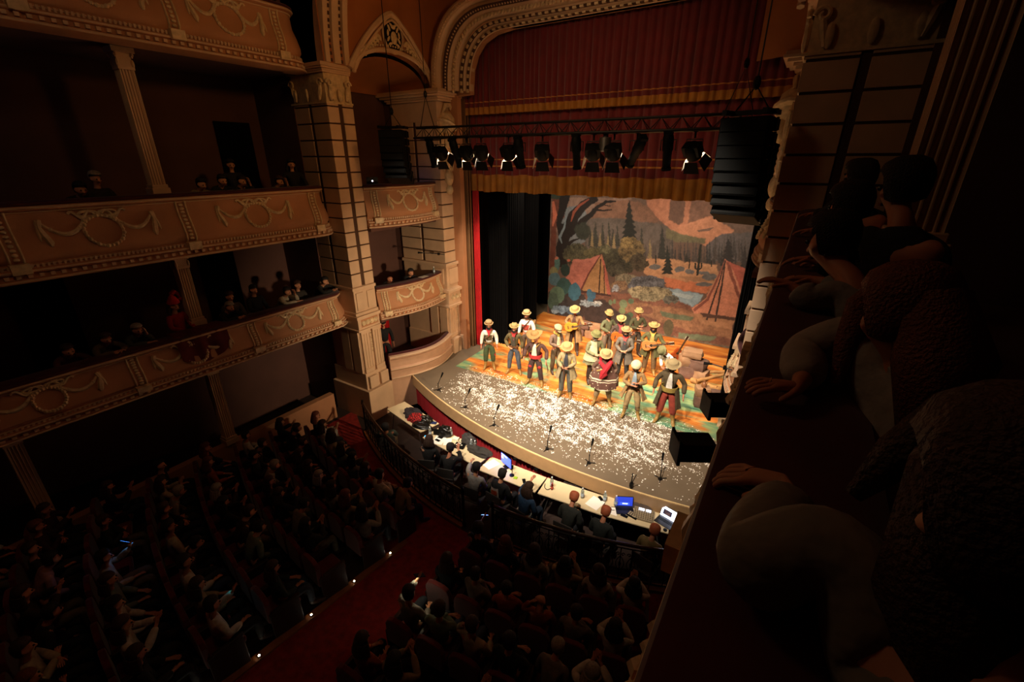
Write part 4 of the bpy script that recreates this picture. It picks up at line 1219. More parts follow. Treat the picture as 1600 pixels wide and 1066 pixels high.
7a86501 361 78 361 71 358 65 353 62 347 61 341 62 337 67 335 73 336 80 339 86 344 89 350 90 355 89 359 84
3d42301 394 46 393 35 388 25 379 18 369 16 360 19 352 27 349 38 350 50 356 60 364 66 374 68 383 65 390 57
5c52321 563 43 563 27 559 14 552 5 543 3 534 8 527 20 523 34 523 50 527 63 534 71 543 73 552 68 559 57
7a4a341 475 98 473 90 465 83 453 77 439 75 426 76 417 80 413 87 415 95 423 102 436 108 449 110 462 109 471 105
6d8aa04 115 40 111 31 98 22 80 15 59 11 40 11 27 16 22 23 26 33 39 42 57 48 78 52 97 52 110 47
8fa6b64 62 17 59 12 53 7 44 4 33 2 23 2 17 4 14 9 16 14 23 18 32 22 43 24 52 24 59 21
8fa2ac4 251 86 246 81 233 76 213 70 191 66 171 65 156 66 151 69 156 74 170 80 190 85 212 89 232 91 246 90
c4c8c44 257 95 254 93 248 90 239 87 228 85 218 85 211 85 209 87 211 90 218 93 227 96 238 98 247 98 254 97
8c98a04 198 91 196 88 191 85 184 82 175 81 168 81 162 82 160 85 162 88 167 92 174 94 183 96 190 95 196 94
4b5f724 160 35 158 29 150 23 138 18 124 16 112 16 103 19 100 24 103 30 111 36 123 41 136 43 149 43 157 40"""
PAINT = [(l[:6], int(l[6]), [(int(a) / 100, int(b) / 100) for a, b in zip(l[8:].split()[::2], l[8:].split()[1::2])]) for l in PAINT.splitlines()]
# ------------------------------------------------------------------ painted canvas backdrop
def vnoise(W, H, cells, rs):
    g = rs.rand(int(cells * H / W) + 3, cells + 3)
    y = np.linspace(0, g.shape[0] - 2.001, H); x = np.linspace(0, g.shape[1] - 2.001, W)
    yi, xi = y.astype(int), x.astype(int)
    fy, fx = (y - yi)[:, None], (x - xi)[None, :]
    fy, fx = fy * fy * (3 - 2 * fy), fx * fx * (3 - 2 * fx)
    a = g[yi][:, xi]; b = g[yi][:, xi + 1]; c = g[yi + 1][:, xi]; d = g[yi + 1][:, xi + 1]
    return (a * (1 - fx) + b * fx) * (1 - fy) + (c * (1 - fx) + d * fx) * fy - .5
CW, CH = 7.95, 6.3
GX, GY = 560, 440
rs = np.random.RandomState(11)
UU, VV = np.meshgrid(np.linspace(0, CW, GX), np.linspace(0, CH, GY))
img = np.zeros((GY, GX, 3)); img[:] = lin('#6b5142')
w1 = vnoise(GX, GY, 40, rs); w2 = vnoise(GX, GY, 40, rs); w3 = vnoise(GX, GY, 150, rs); w4 = vnoise(GX, GY, 150, rs)
n1 = vnoise(GX, GY, 12, rs); n2 = vnoise(GX, GY, 60, rs); n3 = vnoise(GX, GY, 200, rs)
for c, nz_, pts in PAINT:
    k = [.01, .04, .05, .10, .11][nz_]
    U = UU + w1 * k + w3 * k * .8
    V = VV + w2 * k + w4 * k * .8
    P_ = np.array(pts)
    x0_, y0_ = P_.min(0) - .2; x1_, y1_ = P_.max(0) + .2
    i0, i1 = np.searchsorted(np.linspace(0, CW, GX), [x0_, x1_]); j0, j1 = np.searchsorted(np.linspace(0, CH, GY), [y0_, y1_])
    if i1 <= i0 or j1 <= j0: continue
    u, v = U[j0:j1, i0:i1], V[j0:j1, i0:i1]
    ins = np.zeros(u.shape, bool)
    m_ = len(P_)
    for a in range(m_):
        xa, ya = P_[a]; xb, yb = P_[(a + 1) % m_]
        if ya == yb: continue
        cnd = ((ya > v) != (yb > v)) & (u < (xb - xa) * (v - ya) / (yb - ya) + xa)
        ins ^= cnd
    col = np.array(lin('#' + c))
    f = 1 + (n2[j0:j1, i0:i1] * [.2, .3, .35, .55, .9][nz_] + n3[j0:j1, i0:i1] * [.1, .2, .15, .3, .8][nz_] + n1[j0:j1, i0:i1] * .3)
    sub = img[j0:j1, i0:i1]
    al = ins.astype(float)
    for _ in range((0, 1, 3, 4, 1)[nz_]):
        q_ = np.pad(al, 1, mode='edge')
        al = (q_[:-2, 1:-1] + q_[2:, 1:-1] + q_[1:-1, :-2] + q_[1:-1, 2:] + 2 * al) / 6
    al = al[..., None]
    sub[:] = sub * (1 - al) + col[None, None] * np.clip(f, .2, 2)[..., None] * al
img = np.clip(img * (1 + .12 * n3[..., None]), 0, 1)
img = (img * .78 + .22 * img.mean(2, keepdims=True)) * .86
bd = thing('painted_backdrop', 'large painted canvas of a western camp with tents, cacti, river and mountains', 'backdrop', (-9.05, 17.3, ST))
verts = np.zeros((GY * GX, 3))
verts[:, 0] = UU.ravel(); verts[:, 2] = VV.ravel(); verts[:, 1] = (.015 * np.sin(UU * 3.1) * np.sin(VV * .5)).ravel()
idx = np.arange(GY * GX).reshape(GY, GX)
fc_ = np.stack([idx[:-1, :-1], idx[:-1, 1:], idx[1:, 1:], idx[1:, :-1]], -1).reshape(-1, 4)
me = bpy.data.meshes.new('painted_canvas')
me.from_pydata(verts.tolist(), [], fc_.tolist())
ca = me.color_attributes.new('paint', 'FLOAT_COLOR', 'POINT')
ca.data.foreach_set('color', np.concatenate([img.reshape(-1, 3), np.ones((GY * GX, 1))], 1).astype(np.float32).ravel())
me.polygons.foreach_set('use_smooth', [True] * len(me.polygons))
pm = bpy.data.materials.new('painted_canvas'); pm.use_nodes = True
at = pm.node_tree.nodes.new('ShaderNodeAttribute'); at.attribute_name = 'paint'
pm.node_tree.links.new(at.outputs['Color'], pm.node_tree.nodes['Principled BSDF'].inputs['Base Color'])
pm.node_tree.nodes['Principled BSDF'].inputs['Roughness'].default_value = .85
me.materials.append(pm)
cvs = bpy.data.objects.new('painted_canvas', me); link(cvs); cvs.parent = bd
m = MB(); m.tube([(-.0, .03, CH + .02), (CW, .03, CH + .02)], .03, 8); m.tube([(0, .03, .03), (CW, .03, .03)], .025, 8)
m.build('batten', blackmetal, bd, smooth=True)

# ------------------------------------------------------------------ drapes
def drape(name, label, cat, x0, x1, y, z0, z1, folds, amp, m_, lay=None, group=None, hem_wave=0.0, along='x', cols=None):
    """lay: list of (part name, zlow, zhigh, material, out)"""
    t = thing(name, label, cat, ((x0 + x1) / 2, y, z0) if along == 'x' else (y, (x0 + x1) / 2, z0), group=group)
    org = T_(t)
    n = int(folds * 9)
    rr = random.Random(int(abs(x0 * 100)) + int(z0 * 10))
    ph = [rr.uniform(.7, 1.35) for _ in range(folds + 2)]
    cum = [0]
    for q in ph: cum.append(cum[-1] + q)
    def pt(s, z, out=0):
        u = s * (cum[-1] - .001)
        i = 0
        while cum[i + 1] < u: i += 1
        f = (u - cum[i]) / ph[i]
        o = amp * (abs(math.sin(PI * f)) ** .8) * (.7 + .3 * ph[i]) * (.55 + .45 * (z1 - z) / max(.1, z1 - z0)) + out
        x = x0 + (x1 - x0) * s
        zz = z + (hem_wave * math.sin(i * 1.9 + f) if abs(z - z0) < .7 else 0)
        return (x, y - o, zz) if along == 'x' else (y + o, x, zz)
    for (pn, za, zb, mm, out) in (lay or [('cloth', z0, z1, m_, 0)]):
        m = MB()
        rws = []
        for i in range(n + 1):
            s = i / n
            rws.append([pt(s, za + (zb - za) * k / 5, out) for k in range(6)])
        m.sweep(rws)
        m.build(pn, mm, t, smooth=True, org=org, ang=85)
    return t
gstripe = mat('gold_braid', '#b87a2c', .6, var=.1)
drape('curtain_valance', 'dark crimson upper valance filling the arch, thin gold braid near its hem', 'curtain', -9.62, -.7, 12.42, 8.95, 11.05, 44, .10, curt_up,
      [('cloth', 9.15, 11.05, curt_up, 0), ('gold_hem', 8.95, 9.15, curt_gold, .0), ('gold_braid', 9.27, 9.295, gstripe, .006)])
drape('curtain_valance', 'lower red valance with broad gold hem and two gold stripes behind the lighting truss', 'curtain', -9.62, -.8, 12.62, 6.70, 9.2, 32, .13, curt_up,
      [('cloth', 7.22, 9.2, curt_up, 0), ('gold_hem', 6.70, 7.22, curt_gold, 0), ('gold_braid', 7.46, 7.50, gstripe, .006), ('gold_braid', 7.66, 7.69, gstripe, .006)], hem_wave=.02)
drape('house_curtain', 'bright red drawn curtain edge hanging at the left of the stage opening', 'curtain', -9.58, -9.33, 12.62, ST + .01, 7.2, 3, .07, curt_bright)
drape('house_curtain', 'red drawn curtain edge at the right of the stage opening, mostly hidden', 'curtain', -.75, -.5, 12.62, ST + .01, 7.2, 3, .07, curt_bright)
for (xa, xb, y, lab) in ((-9.35, -8.55, 13.2, 'first black masking leg on the left of the stage, nearest the red curtain'),
                        (-9.6, -8.75, 14.6, 'second black masking leg on the left of the stage'),
                        (-9.9, -8.95, 16.1, 'third black masking leg on the left of the stage, beside the painted backdrop'),
                        (-.95, -.45, 12.33, 'narrow black curtain at the very front of the right side of the stage opening'),
                        (-.98, -.3, 13.3, 'first black masking leg on the right of the stage'),
                        (-1.02, -.3, 15.0, 'second black masking leg on the right of the stage'),
                        (-1.08, -.2, 16.9, 'third black masking leg on the right of the stage by the painted backdrop')):
    drape('black_curtain', lab, 'curtain', xa, xb, y, ST + .01, 8.5, 7, .08, blackcloth, group='black masking legs')
drape('border_curtain', 'black masking border hanging above the painted backdrop', 'curtain', -9.9, -.4, 16.6, 7.2, 9.0, 20, .05, blackcloth)
drape('black_curtain', 'long black cloth closing off the left wing behind the masking legs', 'curtain', 13.0, 17.4, -9.95, ST + .01, 8.5, 16, .05, blackcloth, along='y')

# ------------------------------------------------------------------ lighting truss and lanterns
TY, TZ = 10.0, 8.22
tr = thing('lighting_truss', 'black lattice truss hung across the top of the stage opening', 'truss', (-5.6, TY, TZ))
O_ = (-5.6, TY, TZ)
m = MB()
TA, TB = -9.45, -1.0
ch = [(-.11, .10), (-.11, .32), (.12, .21)]
m.tube([(TA, TY - .13, TZ), (TB, TY - .13, TZ)], .03, 8); m.tube([(TA, TY + .13, TZ), (TB, TY + .13, TZ)], .03, 8); m.tube([(TA, TY, TZ + .25), (TB, TY, TZ + .25)], .03, 8)
m.build('chord', blackmetal, tr, smooth=True, org=O_)
m = MB()
k = 0
x = TA + .05
while x < TB - .3:
    m.tube([(x, TY - .13, TZ), (x + .2, TY, TZ + .25), (x + .4, TY - .13, TZ)], .011, 5)
    m.tube([(x, TY + .13, TZ), (x + .2, TY, TZ + .25), (x + .4, TY + .13, TZ)], .011, 5)
    m.tube([(x, TY - .13, TZ), (x + .4, TY + .13, TZ)], .011, 5)
    x += .4
m.build('lacing', blackmetal, tr, org=O_)
for x in (-9.05, -1.4):
    m = MB()
    m.tube([(x - .25, TY, TZ + .25), (x, TY, TZ + 1.0), (x + .25, TY, TZ + .25)], .012, 5)
    m.tube([(x, TY, TZ + 1.0), (x, TY, 13.5)], .01, 5)
    m.ell((x, TY, TZ + 1.05), (.05, .05, .09), 7, 5)
    m.build('suspension_cable', blackmetal, tr, org=O_)
lens_m = mat('lit_lens', '#fff0c8', .3, var=0, emit='#ffe0a8', estr=1.2)
flag_m = mat('lit_flap_white', '#fff8e8', .4, var=0)  # white colour stands for lamplight on the barn doors of lit lanterns
V3 = Vector
def lantern(x, kind, tilt, turn, lab, lit=True, z=TZ):
    t = thing('stage_lantern', lab, 'stage light', (x, TY - .0, z - .05), group='lanterns on the truss')
    m = MB()
    m.tube([(0, 0, .04), (0, 0, -.1)], .02, 6); m.box((0, 0, .05), (.07, .1, .08))
    m.tube([(-.15, 0, -.32), (-.15, 0, -.12), (.15, 0, -.12), (.15, 0, -.32)], .014, 5)
    m.build('yoke_clamp', blackmetal, t)
    Mx = Matrix.Rotation(turn, 3, 'Z') @ Matrix.Rotation(tilt, 3, 'X')
    def tr_(p): return Mx @ Vector(p)
    c = Vector((0, 0, -.34))
    m = MB()
    if kind == 'profile':
        m.lathe([(.0, .34), (.09, .33), (.11, .26), (.11, .04), (.09, 0), (.085, -.3), (.1, -.31), (.1, -.36), (.08, -.36)], c, 12, Mx)
        m.box(c + tr_((0, 0, .36)), (.16, .16, .06), M=Mx)
    else:
        m.lathe([(.0, .17), (.12, .16), (.15, .1), (.15, -.12), (.14, -.14)], c, 14, Mx)
        m.box(c + tr_((0, 0, .05)), (.33, .2, .22), M=Mx)
    m.build('housing', blackbox, t, smooth=True)
    m = MB()
    zz = -.35 if kind == 'profile' else -.13
    r_ = .075 if kind == 'profile' else .12
    m.lathe([(r_, zz), (0, zz - .005)], c, 14, Mx)
    m.build('lens', lens_m if lit else blackbox, t)
    if lit and kind == 'fresnel':
        q = V3(t.location) + c + Mx @ Vector((0, .0, -.17))
        lamp('lantern_glow', 'POINT', q, 1.1, WARM, shadow_soft_size=.03)
    if kind == 'fresnel':
        for i in range(4):
            a = i * PI / 2
            q = Matrix.Rotation(a, 3, 'Z')
            pts = [q @ Vector(v_) for v_ in ((-.13, .15, -.14), (.13, .15, -.14), (.17, .24, -.34), (-.17, .24, -.34))]
            pts2 = [q @ Vector(v_) for v_ in ((-.13, .156, -.14), (.13, .156, -.14), (.17, .246, -.34), (-.17, .246, -.34))]
            b = MB(); b.add([c + Mx @ p for p in pts + pts2], [(0, 1, 2, 3), (7, 6, 5, 4), (0, 1, 5, 4), (1, 2, 6, 5), (2, 3, 7, 6), (3, 0, 4, 7)])
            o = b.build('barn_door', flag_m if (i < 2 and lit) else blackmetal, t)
    return t
LN = [(-8.95, 'profile', .25, 0, 'slim black lantern at the far left end of the truss', False),
      (-8.62, 'fresnel', .9, .2, 'lantern with glowing white barn doors at the left end of the truss', True),
      (-8.1, 'profile', .4, -.1, 'black profile lantern second group from the left on the truss', False),
      (-7.75, 'fresnel', .7, 0, 'barn door lantern left of the pair above the black legs', True),
      (-7.28, 'fresnel', .75, .3, 'barn door lantern with a lit white flap left of centre on the truss', True),
      (-6.45, 'fresnel', .5, 0, 'boxy black lantern left of centre of the truss', True),
      (-6.12, 'profile', .3, 0, 'long black profile lantern left of the truss centre', False),
      (-5.5, 'fresnel', .8, .35, 'barn door lantern with one lit white flap near the truss centre', True),
      (-4.62, 'profile', .2, 0, 'small black lantern right of the truss centre', False),
      (-4.22, 'fresnel', .8, .3, 'barn door lantern with lit white flap below the grey drum', True),
      (-3.75, 'fresnel', .7, .1, 'black lantern lit at its lip, right half of the truss', True),
      (-3.25, 'profile', .75, .8, 'long tilted profile lantern in the right half of the truss', False),
      (-2.6, 'profile', .2, 0, 'small black lantern near the right loudspeaker', False),
      (-2.1, 'fresnel', .7, -.3, 'barn door lantern half hidden by the big right loudspeaker', True)]
for a in LN: lantern(*a)
# grey drum on the truss
t = thing('motor_drum', 'grey metal drum clamped on the truss right of centre', 'drum', (-3.95, TY, TZ - .08))
m = MB(); m.lathe([(.12, -.28), (.13, -.27), (.13, 0), (.12, .01)], (0, 0, -.02), 16); m.build('drum_shell', steel, t, smooth=True)
m = MB(); m.box((0, 0, .03), (.08, .1, .08)); m.build('clamp', blackmetal, t)

# ------------------------------------------------------------------ line arrays
def line_array(loc, rz, n, wdt, dep, hgt_, curve, label):
    t = thing('line_array_speaker', label, 'loudspeaker', loc, rz)
    z = 0
    x = 0
    a = 0
    for k in range(n):
        a = -curve * k / max(1, n - 1) * (k / max(1, n - 1)) 
        Mx = Matrix.Rotation(a, 3, 'X')
        m = MB()
        prof = [(-dep / 2, .42), (dep / 2, .30), (dep / 2, -.30), (-dep / 2, -.42)]
        h = hgt_
        prof = [(u, v * h * 1.1) for u, v in prof]
        vs = []
        for sx in (-wdt / 2, wdt / 2):
            for (u, v) in prof:
                p = Mx @ Vector((sx, u, v)); vs.append((p.x, p.y + x, p.z + z))
        m.add(vs, [(0, 1, 2, 3), (7, 6, 5, 4), (0, 1, 5, 4), (1, 2, 6, 5), (2, 3, 7, 6), (3, 0, 4, 7)])
        c = m.build('cabinet', blackbox, t, bevel=.012)
        g = MB()
        vs = []
        for sx in (-wdt / 2 * .93, wdt / 2 * .93):
            for (u, v) in ((-dep / 2 - .012, .36 * h), (-dep / 2 - .002, .36 * h), (-dep / 2 - .002, -.36 * h), (-dep / 2 - .012, -.36 * h)):
                p = Mx @ Vector((sx, u, v)); vs.append((p.x, p.y + x, p.z + z))
        g.add(vs, [(0, 1, 2, 3), (7, 6, 5, 4), (0, 1, 5, 4), (1, 2, 6, 5), (2, 3, 7, 6), (3, 0, 4, 7)])
        g.build('grille', mat('black_grille', '#030403', .95, bump=.4, bscale=200, var=.1), c)
        s_ = MB()
        for sx in (-1, 1):
            p = Mx @ Vector((sx * (wdt / 2 + .012), dep * .1, 0)); s_.box((p.x, p.y + x, p.z + z), (.02, .06, h * .8), M=Mx)
        s_.build('rigging_plate', blackmetal, c)
        z -= h * .82 * math.cos(a)
        x += h * .82 * math.sin(a) * -1
    m = MB()
    m.box((0, 0, hgt_ * .55 + .04), (wdt * 1.02, .06, .06)); m.box((-wdt * .4, 0, hgt_ * .55 + .04), (.06, dep * 1.3, .06)); m.box((wdt * .4, 0, hgt_ * .55 + .04), (.06, dep * 1.3, .06))
    m.tube([(-wdt * .4, 0, hgt_ * .6), (0, 0, hgt_ * .6 + .35), (wdt * .4, 0, hgt_ * .6)], .012, 5)
    m.build('flying_frame', blackmetal, t)
    m = MB(); m.tube([(0, 0, hgt_ * .6 + .3), (0, 0, 13.55 - loc[2])], .01, 5); m.ell((0, 0, hgt_ * .6 + .38), (.05, .05, .09), 7, 5)
    m.build('suspension_cable', blackmetal, t)
    return t
line_array((-.87, 7.4, 8.12), R(-14), 8, .64, .40, .21, R(28), 'huge black curved loudspeaker array hanging in front of the right side of the stage')
line_array((-8.9, 8.6, 8.25), R(18), 7, .62, .40, .21, R(30), 'black curved loudspeaker array hanging in front of the upper left stage box')
# moving lights fixed to the right balcony front
for i, (loc, lab) in enumerate((((-.40, 4.27, 4.95), 'black rectangular lantern sticking out over the apron on the right, lower of two'),
                               ((-.29, 5.30, 4.97), 'black rectangular lantern sticking out over the stage on the right, upper of two'))):
    t = thing('side_lantern', lab, 'stage light', loc, R(30), group='lanterns on the right balcony front')
    sc_ = .72
    m = MB(); m.bx((-.36 * sc_, -.12, -.105), (.10, .12, .105)); m.bx((-.39 * sc_, -.145, -.135), (-.34 * sc_, .145, .135))
    for sy in (-1, 1):
        m.bx((-.39 * sc_, sy * .12 - .02, .12), (-.35 * sc_, sy * .12 + .02, .155))
    m.build('housing', blackbox, t, bevel=.008)
    m = MB(); m.tube([(.04, -.13, 0), (.16, -.13, 0), (.16, .13, 0), (.04, .13, 0)], .012, 5); m.tube([(.16, 0, 0), (.40, 0, .05), (.42, 0, .9)], .02, 6)
    m.build('yoke', blackmetal, t)
# microphones on arms clamped to the piers
for i, (loc, d, lab) in enumerate((((-10.0, 11.35, 4.75), -1, 'microphone on a horizontal arm clamped to the left pier above the box'), ((-.95, 9.6, 3.6), 1, 'microphone on a horizontal arm at the right edge of the stage'))):
    t = thing('boom_microphone', lab, 'microphone', loc)
    m = MB()
    if d < 0: m.tube([(.05, .1, -.05), (-.05, -.1, 0), (-.35, -.55, .08)], .012, 6)
    else: m.tube([(.35, 0, -.02), (-.05, .0, .02)], .013, 6)
    m.box((-.05, -.1, 0) if d < 0 else (.2, 0, 0), (.06, .06, .08))
    m.build('arm', blackmetal, t)
    m = MB()
    m.tube([(-.35, -.55, .08), (-.42, -.68, .1)] if d < 0 else [(-.05, 0, .02), (-.22, 0, .0)], [.02, .035], 8)
    m.build('microphone_capsule', blackbox, t, smooth=True)
# ------------------------------------------------------------------ people: bodies grown with the skin modifier
TMP = bpy.data.scenes.new('scratch')
def skin_mesh(name, verts, edges, radii, sub=1):
    me = bpy.data.meshes.new(name + '_skel')
    me.from_pydata([tuple(v) for v in verts], edges, [])
    o = bpy.data.objects.new(name + '_skel', me)
    TMP.collection.objects.link(o)
    md = o.modifiers.new('s', 'SKIN'); md.use_smooth_shade = True; md.branch_smoothing = .6
    for i, sv in enumerate(me.skin_vertices[0].data):
        r = radii[i]
        sv.radius = r if isinstance(r, tuple) else (r, r)
        sv.use_root = (i == 0)
    if sub:
        sd = o.modifiers.new('d', 'SUBSURF'); sd.levels = sub
    vl = TMP.view_layers[0]
    vl.update()
    ev = o.evaluated_get(vl.depsgraph)
    res = bpy.data.meshes.new_from_object(ev)
    bpy.data.objects.remove(o); bpy.data.meshes.remove(me)
    return res

class SK:
    def __init__(s): s.v, s.e, s.r = [], [], []
    def add(s, p, r, parent=None):
        s.v.append(Vector(p)); s.r.append(r)
        i = len(s.v) - 1
        if parent is not None: s.e.append((parent, i))
        return i
    def chain(s, pts, rs, parent=None):
        for p, r in zip(pts, rs): parent = s.add(p, r, parent)
        return parent
    def build(s, name, m, parent, sub=1, extra=None):
        me = skin_mesh(name, s.v, s.e, s.r, sub)
        me.name = name
        if extra is not None and extra.v:
            bm = bmesh.new(); bm.from_mesh(me)
            vs = [bm.verts.new(p) for p in extra.v]
            for f in extra.f:
                try:
                    q = bm.faces.new([vs[i] for i in f]); q.smooth = True
                except ValueError: pass
            bm.to_mesh(me); bm.free()
        me.materials.clear(); me.materials.append(m)
        o = bpy.data.objects.new(name, me); link(o); o.parent = parent
        return o

def V(*a): return Vector(a)
def lerp(a, b, t): return a + (b - a) * t

STAND = dict(pel=V(0, 0, .95), bel=V(0, 0, 1.10), che=V(0, .0, 1.30), nek=V(0, .01, 1.47), hd=V(0, -.02, 1.62), face=V(0, -1, -.15),
             shA=V(.17, 0, 1.41), elA=V(.25, .04, 1.15), wrA=V(.27, -.05, .91), shB=V(-.17, 0, 1.41), elB=V(-.25, .04, 1.15), wrB=V(-.27, -.05, .91),
             hdA=V(0, -.1, -1), hdB=V(0, -.1, -1),
             hiA=V(.09, 0, .92), knA=V(.12, -.03, .50), anA=V(.14, .02, .09), toA=V(.18, -.13, .04),
             hiB=V(-.09, 0, .92), knB=V(-.12, -.03, .50), anB=V(-.14, .02, .09), toB=V(-.18, -.13, .04))
SIT = dict(pel=V(0, 0, .53), bel=V(0, .03, .68), che=V(0, .05, .88), nek=V(0, .04, 1.05), hd=V(0, .0, 1.20), face=V(0, -1, -.1),
           shA=V(.17, .04, .99), elA=V(.24, -.02, .74), wrA=V(.12, -.24, .66), shB=V(-.17, .04, .99), elB=V(-.24, -.02, .74), wrB=V(-.12, -.24, .66),
           hdA=V(-.5, -1, -.2), hdB=V(.5, -1, -.2),
           hiA=V(.09, 0, .52), knA=V(.13, -.42, .53), anA=V(.13, -.42, .10), toA=V(.14, -.58, .04),
           hiB=V(-.09, 0, .52), knB=V(-.13, -.42, .53), anB=V(-.13, -.42, .10), toB=V(-.14, -.58, .04))

def tweak(base, **kw):
    J = {k: v.copy() for k, v in base.items()}
    for k, v in kw.items(): J[k] = V(*v)
    return J
def bend(J, ang, drop=0):
    """lean the upper body forward about the pelvis"""
    J = {k: v.copy() for k, v in J.items()}
    c = J['pel'].copy()
    Rm = Matrix.Rotation(ang, 3, 'X')
    for k in ('bel', 'che', 'nek', 'hd', 'shA', 'elA', 'wrA', 'shB', 'elB', 'wrB'):
        f = .5 if k == 'bel' else 1
        J[k] = c + Matrix.Rotation(ang * f, 3, 'X') @ (J[k] - c)
    for k in ('face', 'hdA', 'hdB'): J[k] = Rm @ J[k]
    return J

def body(J, t, m, sub=1, hs=1.0, bare=False):
    s = SK()
    f = J['face'].normalized()
    side = f.cross(V(0, 0, 1)); side.normalize()
    up = side.cross(f)
    pel = s.add(J['pel'], .11)
    bel = s.add(J['bel'], .10, pel); che = s.add(J['che'], .115, bel)
    nek = s.add(J['nek'], .055, che)
    h = J['hd']
    n2 = s.add(lerp(J['nek'], h - up * .08, .6), .05, nek)
    j = s.add(h - up * .055 + f * .015, .068 * hs, n2)
    c = s.add(h + up * .02 - f * .01, .092 * hs, j)
    s.add(h + up * .085 * hs - f * .015, .062 * hs, c)
    s.chain([h - up * .02 + f * .085 * hs, h - up * .035 + f * .112 * hs], [.022, .013], c)     # nose
    for sg in (-1, 1):
        s.add(h + side * sg * .098 * hs - up * .01 - f * .01, .018, c)                                     # ears
    for a in 'AB':
        sh = s.add(J['sh' + a], .052, che)
        el = s.add(J['el' + a], .040, s.add(lerp(J['sh' + a], J['el' + a], .5), .046, sh))
        wr = s.add(J['wr' + a], .026, s.add(lerp(J['el' + a], J['wr' + a], .4), .038, el))
        d = J['hd' + a].normalized()
        x = d.cross(V(0, 0, 1))
        if x.length < .2: x = V(0, 1, 0) if a == 'A' else V(0, -1, 0)
        x.normalize()
        nrm = x.cross(d)
        k = J.get('curl', V(.5, 0, 0)).x
        pm = s.add(J['wr' + a] + d * .065, (.034, .018), wr)
        for i, (o_, L) in enumerate(((-.030, .066), (-.011, .075), (.010, .070), (.029, .055))):
            b = J['wr' + a] + d * .10 + x * o_
            b1 = s.add(b, .0095, pm)
            b2 = s.add(b + d * L * .5 - nrm * L * .25 * k, .0088, b1)
            s.add(b + d * L * (.95 - .3 * k) - nrm * L * .7 * k, .0075, b2)
        th = s.add(J['wr' + a] + d * .05 - x * .038 - nrm * .005, .011, wr)
        s.add(J['wr' + a] + d * .09 - x * .058 - nrm * .02, .009, th)
    for a in 'AB':
        hi = s.add(J['hi' + a], .075, pel)
        kn = s.add(J['kn' + a], .048, s.add(lerp(J['hi' + a], J['kn' + a], .45), .066, hi))
        an = s.add(J['an' + a], .033, s.add(lerp(J['kn' + a], J['an' + a], .4), .045, kn))
        s.add(J['to' + a], .028, an)
    o = s.build('body', m, t, sub)
    e = MB()
    for sg in (-1, 1):
        e.ell(h + f * .083 * hs + side * sg * .034 + up * .012, .013, 7, 5)
    e.build('eyes', mat('eye_dark', '#14100e', .3, var=0), o, smooth=True)
    mth = MB(); mth.tube([h + f * .078 * hs + side * -.028 - up * .066, h + f * .088 * hs - up * .068, h + f * .078 * hs + side * .028 - up * .066], .007, 5)
    mth.build('mouth', mat('lips', '#7a3a30', .5, var=0), o, smooth=True)
    return o

def top(J, t, m, name='jacket', r=.02, sleeve=1.0, sub=1, skirt=None, low=-.02, puff=0):
    s = SK()
    p0 = J['pel'] + (J['bel'] - J['pel']) * .1 + V(0, 0, low)
    pel = s.add(p0, .128 + r * .6)
    bel = s.add(J['bel'], .125 + r, pel); che = s.add(J['che'], .128 + r, bel)
    s.add(lerp(J['che'], J['nek'], .85), .072 + r * .4, che)
    for a in 'AB':
        sh = s.add(J['sh' + a], .050 + r, che)
        mid = s.add(lerp(J['sh' + a], J['el' + a], .55), .042 + r + puff, sh)
        el = s.add(J['el' + a], .037 + r + puff, mid)
        if sleeve > .5:
            s.add(lerp(J['el' + a], J['wr' + a], sleeve * .93), .030 + r * .7, s.add(lerp(J['el' + a], J['wr' + a], .5), .041 + r, el))
    ex = MB()
    if skirt:
        z1, r1, gap = skirt     # bottom height, bottom radius, front opening in radians
        c0 = J['bel'] * .6 + J['pel'] * .4
        n = 30
        rws = []
        for j in range(6):
            q = j / 5
            z = c0.z + (z1 - c0.z) * q
            rr = .165 + r + (r1 - .165) * q
            row = []
            for k in range(n + 1):
                a = -PI / 2 + gap / 2 + (2 * PI - gap) * k / n
                w_ = 1 + .07 * q * math.sin(k * 1.7 + j * .2)
                row.append((c0.x + math.cos(a) * rr * w_ * 1.12, c0.y + math.sin(a) * rr * w_ * .92, z + .015 * math.sin(k * 2.1) * q))
            rws.append(row)
        ex.sweep(rws)
        ex.sweep([[((x - c0.x) * .93 + c0.x, (y - c0.y) * .93 + c0.y, z) for x, y, z in row] for row in rws[::-1]])
    return s.build(name, m, t, sub, ex)

def trousers(J, t, m, r=.024, low=.0, sub=1, name='trousers', cut=.93):
    s = SK()
    pel = s.add(J['pel'] + V(0, 0, .02), .118 + r)
    s.add(J['pel'] * .45 + J['bel'] * .55, .105 + r, pel)
    for a in 'AB':
        hi = s.add(J['hi' + a] - V(0, 0, .03), .086 + r, pel)
        md = s.add(lerp(J['hi' + a], J['kn' + a], .5), .078 + r, hi)
        kn = s.add(J['kn' + a], .058 + r, md)
        s.add(lerp(J['kn' + a], J['an' + a], cut), .044 + r, s.add(lerp(J['kn' + a], J['an' + a], cut * .5), .052 + r, kn))
    return s.build(name, m, t, sub)

def boots(J, t, m, hgt=.34, r=.012, sub=1, name='boot'):
    for a in 'AB':
        s = SK()
        an = J['an' + a]; kn = J['kn' + a]; to = J['to' + a]
        u = (kn - an).normalized()
        t0 = s.add(an + u * hgt, .062 + r)
        b = s.add(an + u * .04, .046 + r, s.add(an + u * hgt * .5, .058 + r, t0))
        hl = s.add(an + V(0, 0, -.035) - (to - an).normalized() * .02, .036 + r * .4, b)
        s.chain([lerp(an, to, .55) * 1, to + (to - an) * .4], [.048, .036], b)
        o = s.build(name, m, t, sub)

